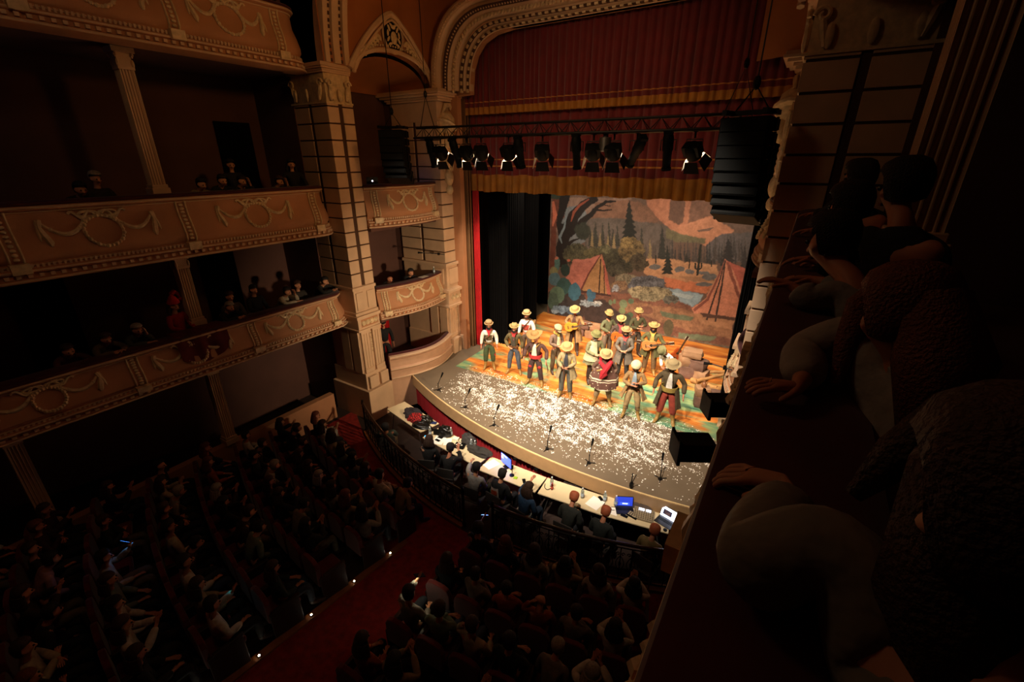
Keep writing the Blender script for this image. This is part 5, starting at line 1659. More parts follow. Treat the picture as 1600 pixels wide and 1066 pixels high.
def head_frame(J):
    f = J['face'].normalized()
    side = V(0, 0, 1).cross(f); side.normalize()
    side = -side
    back = -f
    up = side.cross(f)
    if up.z < 0: up = -up
    M = Matrix((side, back, up)).transposed()
    if M.determinant() < 0:
        side = -side
        M = Matrix((side, back, up)).transposed()
    return M

def hat(J, t, m, kind='boater', band=None, hs=1.0, tilt=0):
    M = head_frame(J) @ Matrix.Rotation(tilt, 3, 'Y')
    c = J['hd'] + M @ V(0, .018, .058)
    g = MB()
    P_ = {'boater': ([(.155, .012), (.157, .02), (.105, .03), (.1, .10), (.085, .125), (0, .13)], .02),
          'cowboy': ([(.165, .02), (.168, .028), (.11, .028), (.1, .12), (.06, .145), (0, .12)], .065),
          'sombrero': ([(.24, .06), (.243, .075), (.20, .03), (.12, .03), (.1, .13), (.07, .19), (0, .2)], .05),
          'wide': ([(.18, .0), (.183, .008), (.12, .03), (.105, .10), (.09, .12), (0, .125)], .03),
          'cap': ([(.115, .0), (.125, .03), (.13, .06), (.09, .095), (0, .1)], 0),
          'beanie': ([(.118, -.01), (.128, .0), (.128, .035), (.12, .05), (.105, .1), (.06, .135), (0, .145)], 0),
          'slouch': ([(.16, -.01), (.163, .0), (.11, .025), (.105, .09), (.09, .12), (0, .125)], .03)}[kind]
    prof, curl = P_
    prof = [(r_ * (1.10 if r_ < .14 else .98) * hs, z) for r_, z in prof]
    def fn(p, a, r_, z):
        if r_ > .14:
            k = (r_ - .12) / .08
            p = V(p.x, p.y, p.z + curl * k * (math.cos(a) ** 2) * 1.1 - .01 * k * math.sin(a) ** 2 + .008 * math.sin(a * 3 + J['hd'].x * 9))
        elif kind in ('cowboy', 'slouch') and z > .11:
            p = V(p.x * .8, p.y, p.z - .02 * (abs(p.x) < .05))
        return p
    g.lathe(prof, c, 22, M, fn=fn)
    if kind == 'cap':
        g.ell(c + M @ V(0, -.12, .0), (.085, .075, .012), 10, 5, M)
    o = g.build('hat', m, t, smooth=True, ang=60)
    if band:
        b = MB(); b.lathe([(.121 * hs, .03), (.124 * hs, .035), (.122 * hs, .06), (.119 * hs, .062)], c, 20, M)
        b.build('hat_band', band, o, smooth=True)
    return o

def hair(J, t, m, long_=0, hs=1.0):
    M = head_frame(J)
    g = MB()
    c = J['hd'] + M @ V(0, .018, .035)
    def fn(p, a, r_, z):
        # keep the face free: pull the front lower part back
        k = max(0, -p.y) * (1 if z < .03 else 0)
        return V(p.x, p.y + k * 1.5, p.z)
    g.lathe([(.05 * hs, -.10), (.085 * hs, -.085), (.100 * hs, -.03), (.105 * hs, .02), (.099 * hs, .055), (.083 * hs, .085 * hs), (.05 * hs, .105 * hs), (0, .113 * hs)], c, 18, M, fn=fn)
    if long_:
        n = 9
        for k in range(n):
            a = PI * (k / (n - 1)) * .9 + .05 * PI
            x, y = math.cos(a) * .095, math.sin(a) * .085
            p = c + M @ V(x, y, -.02)
            g.tube([p, p + M @ V(x * .15, y * .2, -.12), p + V(x * .3, y * .3 + .02, -.12 - long_ * .5), p + V(x * .2, y * .2, -.12 - long_)], [.035, .04, .035, .015], 7)
    return g.build('hair', m, t, smooth=True, ang=80)

def beard(J, t, m, s_=1.0):
    M = head_frame(J)
    g = MB()
    g.ell(J['hd'] + M @ V(0, -.07, -.085 - .02 * s_), (.062, .035, .055 * s_), 10, 7, M)
    for sg in (-1, 1):
        g.ell(J['hd'] + M @ V(sg * .065, -.03, -.055), (.028, .045, .05), 8, 6, M)
    g.ell(J['hd'] + M @ V(0, -.098, -.05), (.04, .014, .012), 8, 5, M)
    return g.build('beard', m, t, smooth=True)

def belt(J, t, m, z=.0, r=.15, name='belt', h=.045, dr=0):
    c = J['pel'] * .5 + J['bel'] * .5 + V(0, 0, z)
    g = MB()
    g.lathe([(r, -h / 2), (r + .012, -h / 2), (r + .012, h / 2), (r, h / 2), (r, -h / 2)], c, 20, sx=1.06, sy=1)
    return g.build(name, m, t, smooth=True, ang=40)

def bandana(J, t, m, drop=.16, name='neckerchief'):
    g = MB()
    n = J['nek'] + V(0, 0, .005)
    pts = [n + V(.078 * math.cos(a), .07 * math.sin(a) - .005, .012 * math.sin(a)) for a in np.linspace(0, 2 * PI, 15)[:-1]]
    g.tube(pts, .028, 7, closed=True)
    f = J['face'].copy(); f.z = 0; f.normalize()
    c = J['che']
    q = n + f * .09
    b = c + f * .175
    v0 = [q + V(-.085, .02, .0), q + V(.085, .02, .0), q + V(.05, -.035, -.05), lerp(q, b, .8) + V(.01, -.03, -drop * .45), q + V(-.05, -.035, -.05)]
    v1 = [p + V(0, .02, 0) for p in v0]
    g.add(v0 + v1, [(0, 1, 2, 4), (4, 2, 3), (5, 9, 7, 6), (9, 8, 7), (0, 5, 6, 1), (1, 6, 7, 2), (2, 7, 8, 3), (3, 8, 9, 4), (4, 9, 5, 0)])
    return g.build(name, m, t, smooth=True, ang=60)

def chest_patch(J, t, m, name='shirt_front', w_=.07, z0=.05, h_=.30, out=.012):
    """shirt or waistcoat seen between the open jacket fronts"""
    g = MB()
    rws = []
    a, b = J['bel'] + V(0, 0, -.03), J['nek'] + V(0, 0, -.02)
    for j in range(7):
        q = j / 6
        c = lerp(a, b, q)
        rr = (.16 if q < .7 else .16 - .08 * (q - .7) / .3) + out
        ww = w_ * (1 - .45 * q)
        rws.append([(c.x + math.sin(u) * rr, c.y - math.cos(u) * rr * .98, c.z) for u in np.linspace(-ww / .15 * .9, ww / .15 * .9, 7)])
    g.sweep(rws)
    g.sweep([[(x, y + .02, z) for x, y, z in r_] for r_ in rws[::-1]])
    return g.build(name, m, t, smooth=True)

def strap(J, t, m, flip=1, name='shoulder_strap', wd=.02, rr=.165):
    g = MB()
    pts = []
    c0, c1 = J['pel'], J['nek']
    for k in range(16):
        a = 2 * PI * k / 16
        f = .5 + .5 * math.cos(a)
        c = lerp(lerp(c0, c1, .35), c1 + V(0, 0, -.01), f)
        r_ = rr * (1 - .15 * f)
        pts.append(c + V(flip * math.cos(a) * r_ * .85, math.sin(a) * r_, 0))
    g.tube(pts, wd, 5, closed=True)
    return g.build(name, m, t, smooth=True)

def guitar(loc, rot, label, col='#c8762c', scale=1.0, parent_note=None):
    """local x along the neck, z out of the sound board... board faces local -Y"""
    t = thing('guitar', label, 'guitar', loc)
    t.rotation_euler = rot
    out = []
    for k in range(40):
        a = 2 * PI * k / 40
        x = -math.cos(a) * .235
        w_ = (.175 - .045 * (x > 0) * min(1, x / .1)) * (1 - .28 * math.exp(-((x - .03) / .06) ** 2))
        out.append((x, math.copysign(abs(math.sin(a)) ** .62, math.sin(a)) * w_))
    g = MB(); g.prism(out, -.045, .045)
    o = g.build('soundbox', mat('guitar_wood_' + col[1:], col, .35, var=.12, scale=4, stretch=(1, 1, 6)), t, bevel=.006)
    g = MB(); g.lathe([(0, .002), (.045, .002), (.045, 0)], (.06, -.047, 0), 16, Matrix.Rotation(PI / 2, 3, 'X')); g.build('sound_hole', blackbox, t)
    dk = mat('guitar_neck_wood', '#3a2214', .4, var=.1)
    g = MB(); g.bx((.10, -.062, -.026), (.60, -.045, .026)); g.bx((.20, -.045, -.022), (.60, -.02, .022)); g.build('neck', dk, t, bevel=.004)
    g = MB(); g.bx((.60, -.055, -.035), (.76, -.035, .035)); 
    g.build('headstock', dk, t, bevel=.004)
    g = MB()
    for k in range(3):
        for sg in (-1, 1): g.ell((.635 + .045 * k, -.045, sg * .048), (.012, .008, .014), 6, 4)
    g.build('tuning_pegs', whitep, t, smooth=True)
    g = MB(); g.bx((-.12, -.06, -.055), (-.095, -.045, .055)); g.build('bridge', dk, t)
    g = MB()
    for k in range(6): g.tube([(-.11, -.064, -.02 + .008 * k), (.62, -.068, -.02 + .008 * k)], .0010, 4)
    g.build('strings', mat('string_bronze', '#6a5436', .6, var=0), t)
    t.scale = (scale,) * 3
    return t

cm = {}
def cloth(h, var=.3):
    k = 'cloth_' + h.strip('#')
    return mat(k, h, .85, var=var, scale=9, bump=.4, bscale=22)
HAIRD = mat('dark_hair', '#140d0a', .7, var=.3, scale=40, bump=.6, bscale=120)
HAIRB = mat('brown_hair', '#3a2212', .7, var=.3, scale=40, bump=.6, bscale=120)
HAIRG = mat('grey_hair', '#9a9084', .7, var=.3, scale=40, bump=.6, bscale=120)
HAIRR = mat('auburn_hair', '#6a3214', .65, var=.3, scale=40, bump=.6, bscale=120)
LEATHER = cloth('#4a2c18'); BOOT = mat('tan_boot_leather', '#8a6a34', .5, var=.25, scale=10); BOOTD = mat('dark_boot_leather', '#33221a', .5, var=.25, scale=10)

ARMS = {
 'down': {},
 'hipB': dict(elB=(-.31, .06, 1.16), wrB=(-.17, -.14, 1.0), hdB=(.8, -.4, -.1)),
 'hips': dict(elA=(.33, .06, 1.16), wrA=(.18, -.12, 1.0), hdA=(-.8, -.4, -.1), elB=(-.33, .06, 1.16), wrB=(-.18, -.12, 1.0), hdB=(.8, -.4, -.1)),
 'clasp': dict(elA=(.25, -.03, 1.14), wrA=(.08, -.24, 1.08), hdA=(-1, -.3, 0), elB=(-.25, -.03, 1.14), wrB=(-.08, -.25, 1.06), hdB=(1, -.2, 0)),
 'guitar': dict(elA=(.30, -.05, 1.18), wrA=(.40, -.27, 1.22), hdA=(.1, -.5, .8), elB=(-.30, -.02, 1.2), wrB=(-.12, -.24, 1.08), hdB=(.9, -.15, -.2)),
 'wide': dict(elA=(.31, .05, 1.17), wrA=(.33, -.08, .93), elB=(-.31, .05, 1.17), wrB=(-.33, -.08, .93)),
 'chest': dict(elA=(.30, -.04, 1.16), wrA=(.10, -.23, 1.20), hdA=(-1, -.2, .2), elB=(-.28, -.04, 1.14), wrB=(-.07, -.24, 1.12), hdB=(1, -.2, .1)),
}
def performer(xy, rz, label, arms='down', h=1.75, look=0.0, lean=0.0, legs=.0, sk=None, **k):
    """k: hat, hatc, band, jacket, skirt, shirt, trous, boots, boot_h, extra(list)"""
    J = tweak(STAND, **ARMS[arms])
    J['face'] = V(k.get('turn', 0), -1, -.15 - look)
    if legs:
        for a, s_ in (('A', 1), ('B', -1)):
            for q, f in (('kn', .5), ('an', 1), ('to', 1.15)): J[q + a] += V(s_ * legs * f, 0, 0)
    if lean: J = bend(J, lean)
    if look > .3: J['hd'] += V(0, -.03 * look - .02, -.02 * look)
    t = thing('person', label, 'person', (xy[0], xy[1], ST + .008), rz)
    s = h / 1.78
    t.scale = (s * k.get('wide', 1.0) * 1.01, s * k.get('wide', 1.0) * 1.01, s)
    body(J, t, sk or skinm)
    hair(J, t, k.get('hairm', HAIRD), k.get('hair_long', 0))
    if k.get('trous'): trousers(J, t, cloth(k['trous']), r=k.get('tr', .02) + .008, cut=k.get('cut', .85))
    boots(J, t, k.get('bootm', BOOT), k.get('boot_h', .30))
    if k.get('shirt') and not k.get('jacket'):
        top(J, t, cloth(k['shirt']), 'shirt', .016, puff=k.get('puff', 0))
    if k.get('jacket'):
        top(J, t, cloth(k['jacket']), 'jacket', .024, skirt=k.get('skirt'))
        if k.get('shirt'): chest_patch(J, t, cloth(k['shirt']), out=.018)
    if k.get('vest'):
        s_ = SK()
        a = s_.add(J['pel'] + V(0, 0, .1), .152); b = s_.add(J['bel'] + V(0, 0, .03), .153, a); c = s_.add(J['che'], .158, b); s_.add(lerp(J['che'], J['nek'], .7), .10, c)
        for q in 'AB': s_.add(lerp(J['che'], J['sh' + q], .8), .07, c)
        s_.build('waistcoat', cloth(k['vest']), t)
    if k.get('hat'): hat(J, t, cloth(k['hatc'], .15), k['hat'], cloth(k['band']) if k.get('band') else None, tilt=k.get('tilt', 0))
    if k.get('beard'): beard(J, t, k['beard'], k.get('bs', 1.0) * .8)
    if k.get('scarf'): bandana(J, t, cloth(k['scarf']))
    if k.get('belt'): belt(J, t, cloth(k['belt']), r=.158, name='belt')
    if k.get('sash'): belt(J, t, cloth(k['sash']), r=.17, name='waist_sash', h=.12)
    if k.get('strap'): strap(J, t, cloth(k['strap']), k.get('flip', 1))
    return t, J

STRAW = '#c8a050'
perf = []
# 1 far left
t, J = performer((-7.94, 11.1), R(30), 'actor at far left of the stage in straw hat, red neckerchief and green trousers', 'down', 1.72,
    hat='boater', hatc='#9a8058', band='#7a4a20', shirt='#e0d8c8', vest='#5c4a2e', trous='#3c4a2a', scarf='#b01420', beard=HAIRD, strap='#6a4a28', belt='#6a5024', tr=.03, puff=.02, cut=.6)
belt(tweak(J, pel=(.12, -.01, .56), bel=(.12, -.01, .56)), t, cloth('#b8181c'), r=.085, name='knee_scarf', h=.07)
# 2
t, J = performer((-7.05, 11.25), R(20), 'actor second from left in olive jacket, golden hat and blue jeans, hand on belt', 'hipB', 1.74, hat='cowboy', hatc='#8a7648', jacket='#5a4c2a', shirt='#3a3226',
    trous='#4a5058', scarf='#9a2020', beard=HAIRD, belt='#5a3a1c', legs=.05, bs=.6)
# 3 behind in red
t, J = performer((-7.3, 12.45), R(10), 'actor in straw hat and rust red waistcoat behind the left pair, bundle on back', 'down', 1.80, hat='boater', hatc='#a08a60', band='#8a6a38', shirt='#e0d8cc', vest='#a03c2c',
    trous='#4a3a2a', strap='#4a2c18', puff=.02, beard=HAIRB, bs=.5)
g = MB(); g.tube([(-.22, .2, 1.3), (0, .22, 1.32), (.24, .2, 1.28)], [.09, .11, .09], 10); g.bx((.2, .16, 1.1), (.26, .2, 1.42)); g.build('bedroll', cloth('#7a5a34'), t, smooth=True)
# 4 sombrero
t, J = performer((-6.09, 10.96), R(12), 'actor in wide sombrero, brown open jacket and red waist sash, front left of centre', 'wide', 1.72, look=.15, hat='sombrero', hatc='#8c6a3c', band='#8a2a1c', jacket='#4a2e26', shirt='#d0c4a8',
    trous='#3e2a26', sash='#a02420', wide=1.12, legs=.05, strap='#8a6a34', tilt=-.15)
g = MB(); g.ell((-.13, -.10, .66), (.05, .02, .05), 8, 5); g.ell((.14, -.10, .66), (.05, .02, .05), 8, 5); g.build('red_star_patch', cloth('#a82420'), t, smooth=True)
g = MB(); g.tube([(.30, -.02, .95), (.36, .03, .55), (.34, .12, .4)], [.012, .016, .006], 6); g.ell((.30, -.02, .97), (.03, .03, .03), 6, 5); g.build('sword', steel, t, smooth=True)
# 5 guitar player back left
t, J = performer((-6.09, 13.74), R(14), 'guitarist in straw hat and long tan coat standing behind at left centre', 'guitar', 1.83, look=.45, hat='wide', hatc='#9c8452', jacket='#8a6a42', skirt=(.52, .25, .8), shirt='#4a2a1c', trous='#3a2a20', bootm=BOOTD, belt='#a08048')
G1 = t
# 6 flat cap, yellow scarf facing right
t, J = performer((-5.94, 12.03), R(62), 'actor in flat cap and yellow scarf turned right, behind the one in the sombrero', 'clasp', 1.70, look=.5, hat='cap', hatc='#8c8060', jacket='#6a5242', scarf='#a08a38', shirt='#c8b890', trous='#5a4a34', bootm=BOOTD)
# 7 fringed shirt
t, J = performer((-4.93, 10.74), R(14), 'actor in round straw hat and fringed cream jacket clasping a rifle stock, front centre left', 'clasp', 1.76, look=.5, hat='wide', hatc='#a48e5c', jacket='#9c8a64', skirt=(.68, .27, 1.1), shirt='#2e2e34', trous='#5a584e', tr=.028)
g = MB(); g.tube([(-.03, -.27, 1.18), (-.02, -.3, .98), (.0, -.32, .45)], [.02, .022, .012], 6); g.build('rifle', LEATHER, t, smooth=True)
g = MB()
for k in range(26):
    a = -PI / 2 + .6 + (2 * PI - 1.2) * k / 25
    g.tube([(math.cos(a) * .29, math.sin(a) * .25, .70), (math.cos(a) * .31, math.sin(a) * .27, .60)], [.008, .004], 4)
g.build('fringe', cloth('#b09a70'), t)
# 8 grey bearded
t, J = performer((-4.62, 12.05), R(48), 'bearded actor in olive green hat with pale poncho over one shoulder, centre', 'clasp', 1.74, look=.3, hat='slouch', hatc='#5c582e', jacket='#6a6644', skirt=(.72, .26, .6), trous='#3a2c24', bootm=BOOTD, beard=HAIRG, bs=1.7, wide=1.1)
g = MB(); rws = []
for j in range(6):
    q = j / 5
    rws.append([(math.cos(a) * (.12 + .17 * q) * 1.1, math.sin(a) * (.11 + .15 * q), 1.46 - .62 * q) for a in np.linspace(PI * .55, PI * 1.5, 14)])
g.sweep(rws); g.sweep([[(x * .93, y * .93, z) for x, y, z in r_] for r_ in rws[::-1]]); g.build('pale_poncho', cloth('#a89a78'), t, smooth=True)
# 9 back, side on
t, J = performer((-4.95, 13.99), R(60), 'actor in olive army jacket and yellow brown hat seen side on behind the brown guitarist', 'guitar', 1.80, look=.2, hat='slouch', hatc='#8a7444', jacket='#5a5a3c', trous='#5a4a38', beard=HAIRD, bs=.6)
# 10 guitarist
t, J = performer((-4.42, 13.75), R(22), 'guitarist in ragged straw hat, dark jacket and brown trousers, back centre', 'guitar', 1.76, look=.3, hat='cowboy', hatc='#9a8250', jacket='#3c2c22', shirt='#7a3030', scarf='#7a2424', trous='#7a5430', beard=HAIRD, bs=.5)
G2 = t
# 11 grey coat
t, J = performer((-3.90, 12.75), R(12), 'actor in brown hat and grey coat with red tie, behind the white capped one', 'clasp', 1.78, hat='cowboy', hatc='#8a7048', jacket='#5e5448', skirt=(.62, .26, .5), shirt='#33302e', scarf='#a83028', trous='#33302e', beard=HAIRD, bs=.6, bootm=BOOTD)
# 12 sun-patterned jacket
t, J = performer((-4.15, 14.75), R(40), 'actor in dark olive jacket and gold hat at the back, right of the brown guitarist', 'chest', 1.80, hat='slouch', hatc='#907a48', jacket='#3e3a1e', trous='#3a3024', bootm=BOOTD)
# 13 guitarist green coat
t, J = performer((-3.29, 13.6), R(12), 'bearded guitarist in yellow hat and olive green coat, back right of centre', 'guitar', 1.78, hat='cowboy', hatc='#967e4c', jacket='#4e4a26', skirt=(.70, .26, .7), shirt='#b08440', scarf='#b8863a', trous='#6a5436', beard=HAIRD, wide=1.08)
G3 = t
# 14 bending with white sleeves
t, J = performer((-2.45, 12.6), R(-28), 'actor bending forward in green hat, dark waistcoat and white sleeves at the right', 'clasp', 1.70, look=.9, lean=R(28), hat='slouch', hatc='#6a6640', shirt='#e6e2da', vest='#4e3c2a', trous='#4a3a2a', puff=.02)
# 15 front right
t, J = performer((-2.04, 10.9), R(6), 'actor front right in straw hat, long brown coat and red trousers', 'wide', 1.84, look=.3, hat='wide', hatc='#9a8660', jacket='#4e4028', skirt=(.52, .25, 1.5), shirt='#c8c0b4', vest=None, trous='#8a3424', sash='#8a7434', tr=.03, cut=.6, beard=HAIRD, bs=.5, wide=1.08, legs=.03)
# 16 white cap
t, J = performer((-2.9, 10.66), R(14), 'actor in white knitted cap and open tan coat with patched trousers and wrapped shins', 'chest', 1.72, look=.55, hat='beanie', hatc='#ddd2a4', jacket='#94744a', skirt=(.66, .30, 1.7), shirt='#8a9aa4', trous='#9c8258', cut=.4, beard=HAIRB, bs=1.2, legs=.05, belt='#3a3024')
g = MB(); g.ell((.125, -.06, .56), (.07, .04, .06), 9, 6); g.build('green_knee_patch', cloth('#3e6a50'), t, smooth=True)
g = MB()
for sg in (-1, 1):
    for k in range(5): g.lathe([(.062, -.012), (.07, 0), (.062, .012)], (sg * .155, -.01, .28 + k * .038), 10)
g.build('shin_wraps', cloth('#4a3c2c'), t, smooth=True)
# 17 poncho
t, J = performer((-3.83, 10.89), R(22), 'actor in broad straw hat, brown patterned poncho and red shoulder scarf, front centre', 'hips', 1.74, look=.55, hat='wide', hatc='#a89060', jacket='#6a5040', trous='#8a7452', tr=.03, cut=.7, legs=.07, hair_long=0)
m17 = bpy.data.materials.new('patterned_poncho'); m17.use_nodes = True
nt = m17.node_tree; bs_ = nt.nodes['Principled BSDF']; bs_.inputs['Roughness'].default_value = .9
tc = nt.nodes.new('ShaderNodeTexCoord'); sp_ = nt.nodes.new('ShaderNodeSeparateXYZ'); nt.links.new(tc.outputs['Object'], sp_.inputs[0])
cr = nt.nodes.new('ShaderNodeValToRGB'); cr.color_ramp.interpolation = 'CONSTANT'
e = cr.color_ramp.elements; BR = lin('#5c3c30') + (1,); WH = lin('#d8ccb0') + (1,)
e[0].color = BR; e[1].position = .94; e[1].color = WH
for p_, c_ in ((.60, WH), (.64, BR), (.68, WH), (.70, BR)): 
    q = e.new(p_); q.color = c_
mp_ = nt.nodes.new('ShaderNodeMapRange'); mp_.inputs[1].default_value = 1.5; mp_.inputs[2].default_value = .55
nt.links.new(sp_.outputs['Z'], mp_.inputs[0]); nt.links.new(mp_.outputs[0], cr.inputs[0])
vo = nt.nodes.new('ShaderNodeTexVoronoi'); vo.inputs['Scale'].default_value = 13; nt.links.new(tc.outputs['Object'], vo.inputs['Vector'])
lt = nt.nodes.new('ShaderNodeMath'); lt.operation = 'LESS_THAN'; lt.inputs[1].default_value = .20; nt.links.new(vo.outputs['Distance'], lt.inputs[0])
mx = nt.nodes.new('ShaderNodeMix'); mx.data_type = 'RGBA'; nt.links.new(lt.outputs[0], mx.inputs[0]); nt.links.new(cr.outputs[0], mx.inputs[6]); mx.inputs[7].default_value = WH
nt.links.new(mx.outputs[2], bs_.inputs['Base Color'])
g = MB(); rws = []
for j in range(8):
    q = j / 7
    rws.append([(math.cos(a) * (.10 + .26 * min(1, q * 1.6) + .03 * math.sin(a * 7) * q) * 1.12, math.sin(a) * (.10 + .16 * min(1, q * 1.5) + .02 * math.sin(a * 9) * q), 1.49 - .06 * min(1, q * 3) - .86 * q + .06 * abs(math.cos(a)) * q) for a in np.linspace(0, 2 * PI, 41)])
g.sweep(rws); g.sweep([[(x * .95, y * .95, z) for x, y, z in r_] for r_ in rws[::-1]])
g.build('poncho', m17, t, smooth=True)
g = MB()
g.tube([(-.16, -.14, 1.44), (.0, -.27, 1.32), (.0, -.30, 1.14), (-.1, -.30, .98)], [.05, .07, .08, .03], 8)
g.tube([(.16, -.12, 1.46), (.05, -.27, 1.34), (-.06, -.31, 1.16), (-.12, -.31, 1.0)], [.06, .08, .08, .02], 8)
g.tube([(-.14, -.05, 1.48), (0, .1, 1.5), (.15, -.05, 1.48)], .06, 8)
g.build('red_shoulder_scarf', cloth('#b01c26'), t, smooth=True)
g = MB(); g.tube([(.2, -.1, 1.42), (0, -.3, 1.3), (-.22, -.25, 1.2)], .018, 6); g.build('rope_strap', cloth('#a08848'), t)

def place_guitar(p, label, col, dx=0, tilt=R(-14)):
    a = p.rotation_euler.z
    s = p.scale.z
    q = Matrix.Rotation(a, 3, 'Z') @ V(-.06 + dx, -.235, 1.10) * s
    guitar((p.location.x + q.x, p.location.y + q.y, p.location.z + q.z), (0, tilt, a), label, col)
place_guitar(G1, 'pale yellow guitar held by the actor in the long tan coat', '#c4832c')
place_guitar(G2, 'orange brown guitar held by the actor in the ragged straw hat', '#a8541e', tilt=R(8))
place_guitar(G3, 'honey brown guitar held by the actor in the olive green coat', '#b0703c')

# ------------------------------------------------------------------ stage props
g0 = guitar((-2.75, 15.0, ST + .30), (0, R(-68), R(25)), 'dark red guitar standing upright behind the rock stack at stage right', '#8a3a14')
rockm = mat('painted_rock', '#9a7454', .85, var=.3, scale=3, bump=.5, bscale=8)
rockd = mat('painted_rock_dark', '#6e5042', .85, var=.3, scale=3, bump=.5, bscale=8)
def rock(m, c, d, seed, rz=0):
    rr = random.Random(seed)
    bm = bmesh.new()
    bmesh.ops.create_cube(bm, size=1)
    bmesh.ops.subdivide_edges(bm, edges=bm.edges[:], cuts=3, use_grid_fill=True)
    for v in bm.verts:
        l = v.co.length
        v.co = v.co.lerp(v.co.normalized() * .62, .35)
        n = noise.noise(v.co * 2.3 + V(seed, 0, 0))
        v.co *= 1 + n * .16
    q = Matrix.Rotation(rz, 3, 'Z')
    vs = [q @ V(v.co.x * d[0], v.co.y * d[1], v.co.z * d[2]) + V(*c) for v in bm.verts]
    fs = [[v.index for v in f.verts] for f in bm.faces]
    bm.free()
    m.add(vs, fs)
def rock_prop(loc, blocks, label, name='rock_prop'):
    t = thing(name, label, 'rock', loc)
    for i, (c, d, rz) in enumerate(blocks):
        m = MB(); rock(m, c, d, i + loc[0], rz); m.build('stone_block', rockm if i % 3 else rockd, t, smooth=True, ang=50)
    return t
rock_prop((-2.15, 14.1, ST), [((0, 0, .2), (.55, .5, .42), .2), ((.42, -.05, .17), (.4, .45, .36), -.1), ((-.1, .02, .56), (.42, .45, .34), .5), ((.28, 0, .50), (.5, .45, .32), -.2), ((.05, .05, .82), (.6, .5, .22), .1)], 'tall stack of painted stage rocks behind the bending actor')
rock_prop((-1.38, 12.35, ST), [((0, 0, .17), (.42, .4, .34), .2), ((.36, -.06, .15), (.4, .4, .3), -.1), ((-.02, .02, .46), (.4, .36, .28), .4), ((.3, .1, .40), (.34, .3, .24), .1)], 'low pile of painted stage rocks in front of the firewood at the right')
rock_prop((-6.2, 15.6, ST), [((-.45, 0, .16), (.42, .3, .32), 0), ((0, 0, .16), (.42, .3, .32), .1), ((.45, 0, .16), (.42, .3, .32), 0), ((-.25, 0, .46), (.42, .3, .28), 0), ((.2, 0, .46), (.42, .3, .28), .1)], 'low wall of brick-like painted stones behind the tan-coated guitarist', 'stone_wall_prop')
rock_prop((-5.3, 16.2, ST), [((0, 0, .2), (.6, .5, .4), .2), ((.35, 0, .15), (.5, .4, .3), -.1)], 'dark rock mound against the painted backdrop at centre')
logm = mat('log_wood', '#a87844', .8, var=.35, scale=5, bump=.5, bscale=20)
for a, b, r_, lab in (((-1.95, 13.7, ST + .09), (-1.15, 13.5, ST + .1), .085, 'thick split log lying lowest in the firewood heap'),
                      ((-1.75, 13.45, ST + .22), (-1.0, 14.15, ST + .38), .055, 'long pale log leaning across the firewood heap'),
                      ((-1.9, 14.1, ST + .2), (-1.0, 14.5, ST + .3), .05, 'long thin log behind in the firewood heap'),
                      ((-1.45, 13.25, ST + .1), (-.85, 13.75, ST + .08), .07, 'short dark-ended log at the right of the firewood heap')):
    c = (V(*a) + V(*b)) / 2
    m = MB(); n = 7
    A, B = V(*a), V(*b)
    m.tube([A.lerp(B, i / n) + V(0, 0, .01 * math.sin(i * 2)) for i in range(n + 1)], [r_ * (1 + .08 * math.sin(i * 1.7)) for i in range(n + 1)], 10)
    o = m.build('log', logm, smooth=True, org=tuple(c), ang=50); o.location = c
    tag(o, lab, 'log', 'firewood logs on the stage')
# small bottle and cloth on the rocks
t = thing('jug', 'small brown jug standing on the low rock pile', 'jug', (-1.4, 12.35, ST + .60))
m = MB(); m.lathe([(.0, 0), (.06, 0), (.07, .06), (.06, .12), (.025, .16), (.025, .2), (.0, .2)], n=12); m.build('jug_body', mat('brown_glaze', '#8a5a38', .4, var=.15), t, smooth=True)
m = MB(); m.tube([(.03, 0, .18), (.08, 0, .15), (.065, 0, .08)], .01, 6); m.build('handle', mat('brown_glaze', '#8a5a38', .4), t, smooth=True)
# front microphones on short stands
mic0 = None
for i, (x, y) in enumerate([(-8.39, 9.0), (-7.06, 8.63), (-5.84, 8.31), (-4.14, 8.14), (-3.06, 8.18), (-1.5, 8.51)]):
    lab = ['leftmost', 'second from the left', 'third from the left', 'fourth from the left', 'fifth from the left', 'rightmost'][i]
    if mic0 is None:
        mic0 = t = thing('stage_microphone', '', 'microphone', (0, 0, ST), group='microphones along the stage edge')
        m = MB(); m.lathe([(.0, .03), (.04, .03), (.05, .01), (.05, .0)], n=14)
        for k in range(3):
            a = k * 2.1 + .3; m.tube([(0, 0, .025), (.15 * math.cos(a), .15 * math.sin(a), .012)], .01, 5)
        m.build('tripod_base', blackmetal, t, smooth=True)
        m = MB(); m.tube([(0, 0, .02), (0, 0, .24)], .011, 6); m.tube([(0, 0, .22), (.01, .10, .44)], .009, 6); m.ell((0, 0, .23), .02, 7, 5)
        m.build('pole', blackmetal, t, smooth=True)
        m = MB(); m.tube([(.01, .10, .43), (.015, .13, .50), (.018, .15, .55)], [.018, .024, .028], 8); m.ell((.019, .155, .565), (.03, .03, .034), 8, 6)
        m.build('microphone_head', blackbox, t, smooth=True)
    else:
        t = copy_tree(mic0)
    t.location = (x, y, ST + .003); t.rotation_euler.z = (-.7, -.55, -.3, .1, .15, .4)[i]
    t['label'] = 'low black microphone on a short stand, %s of six' % lab
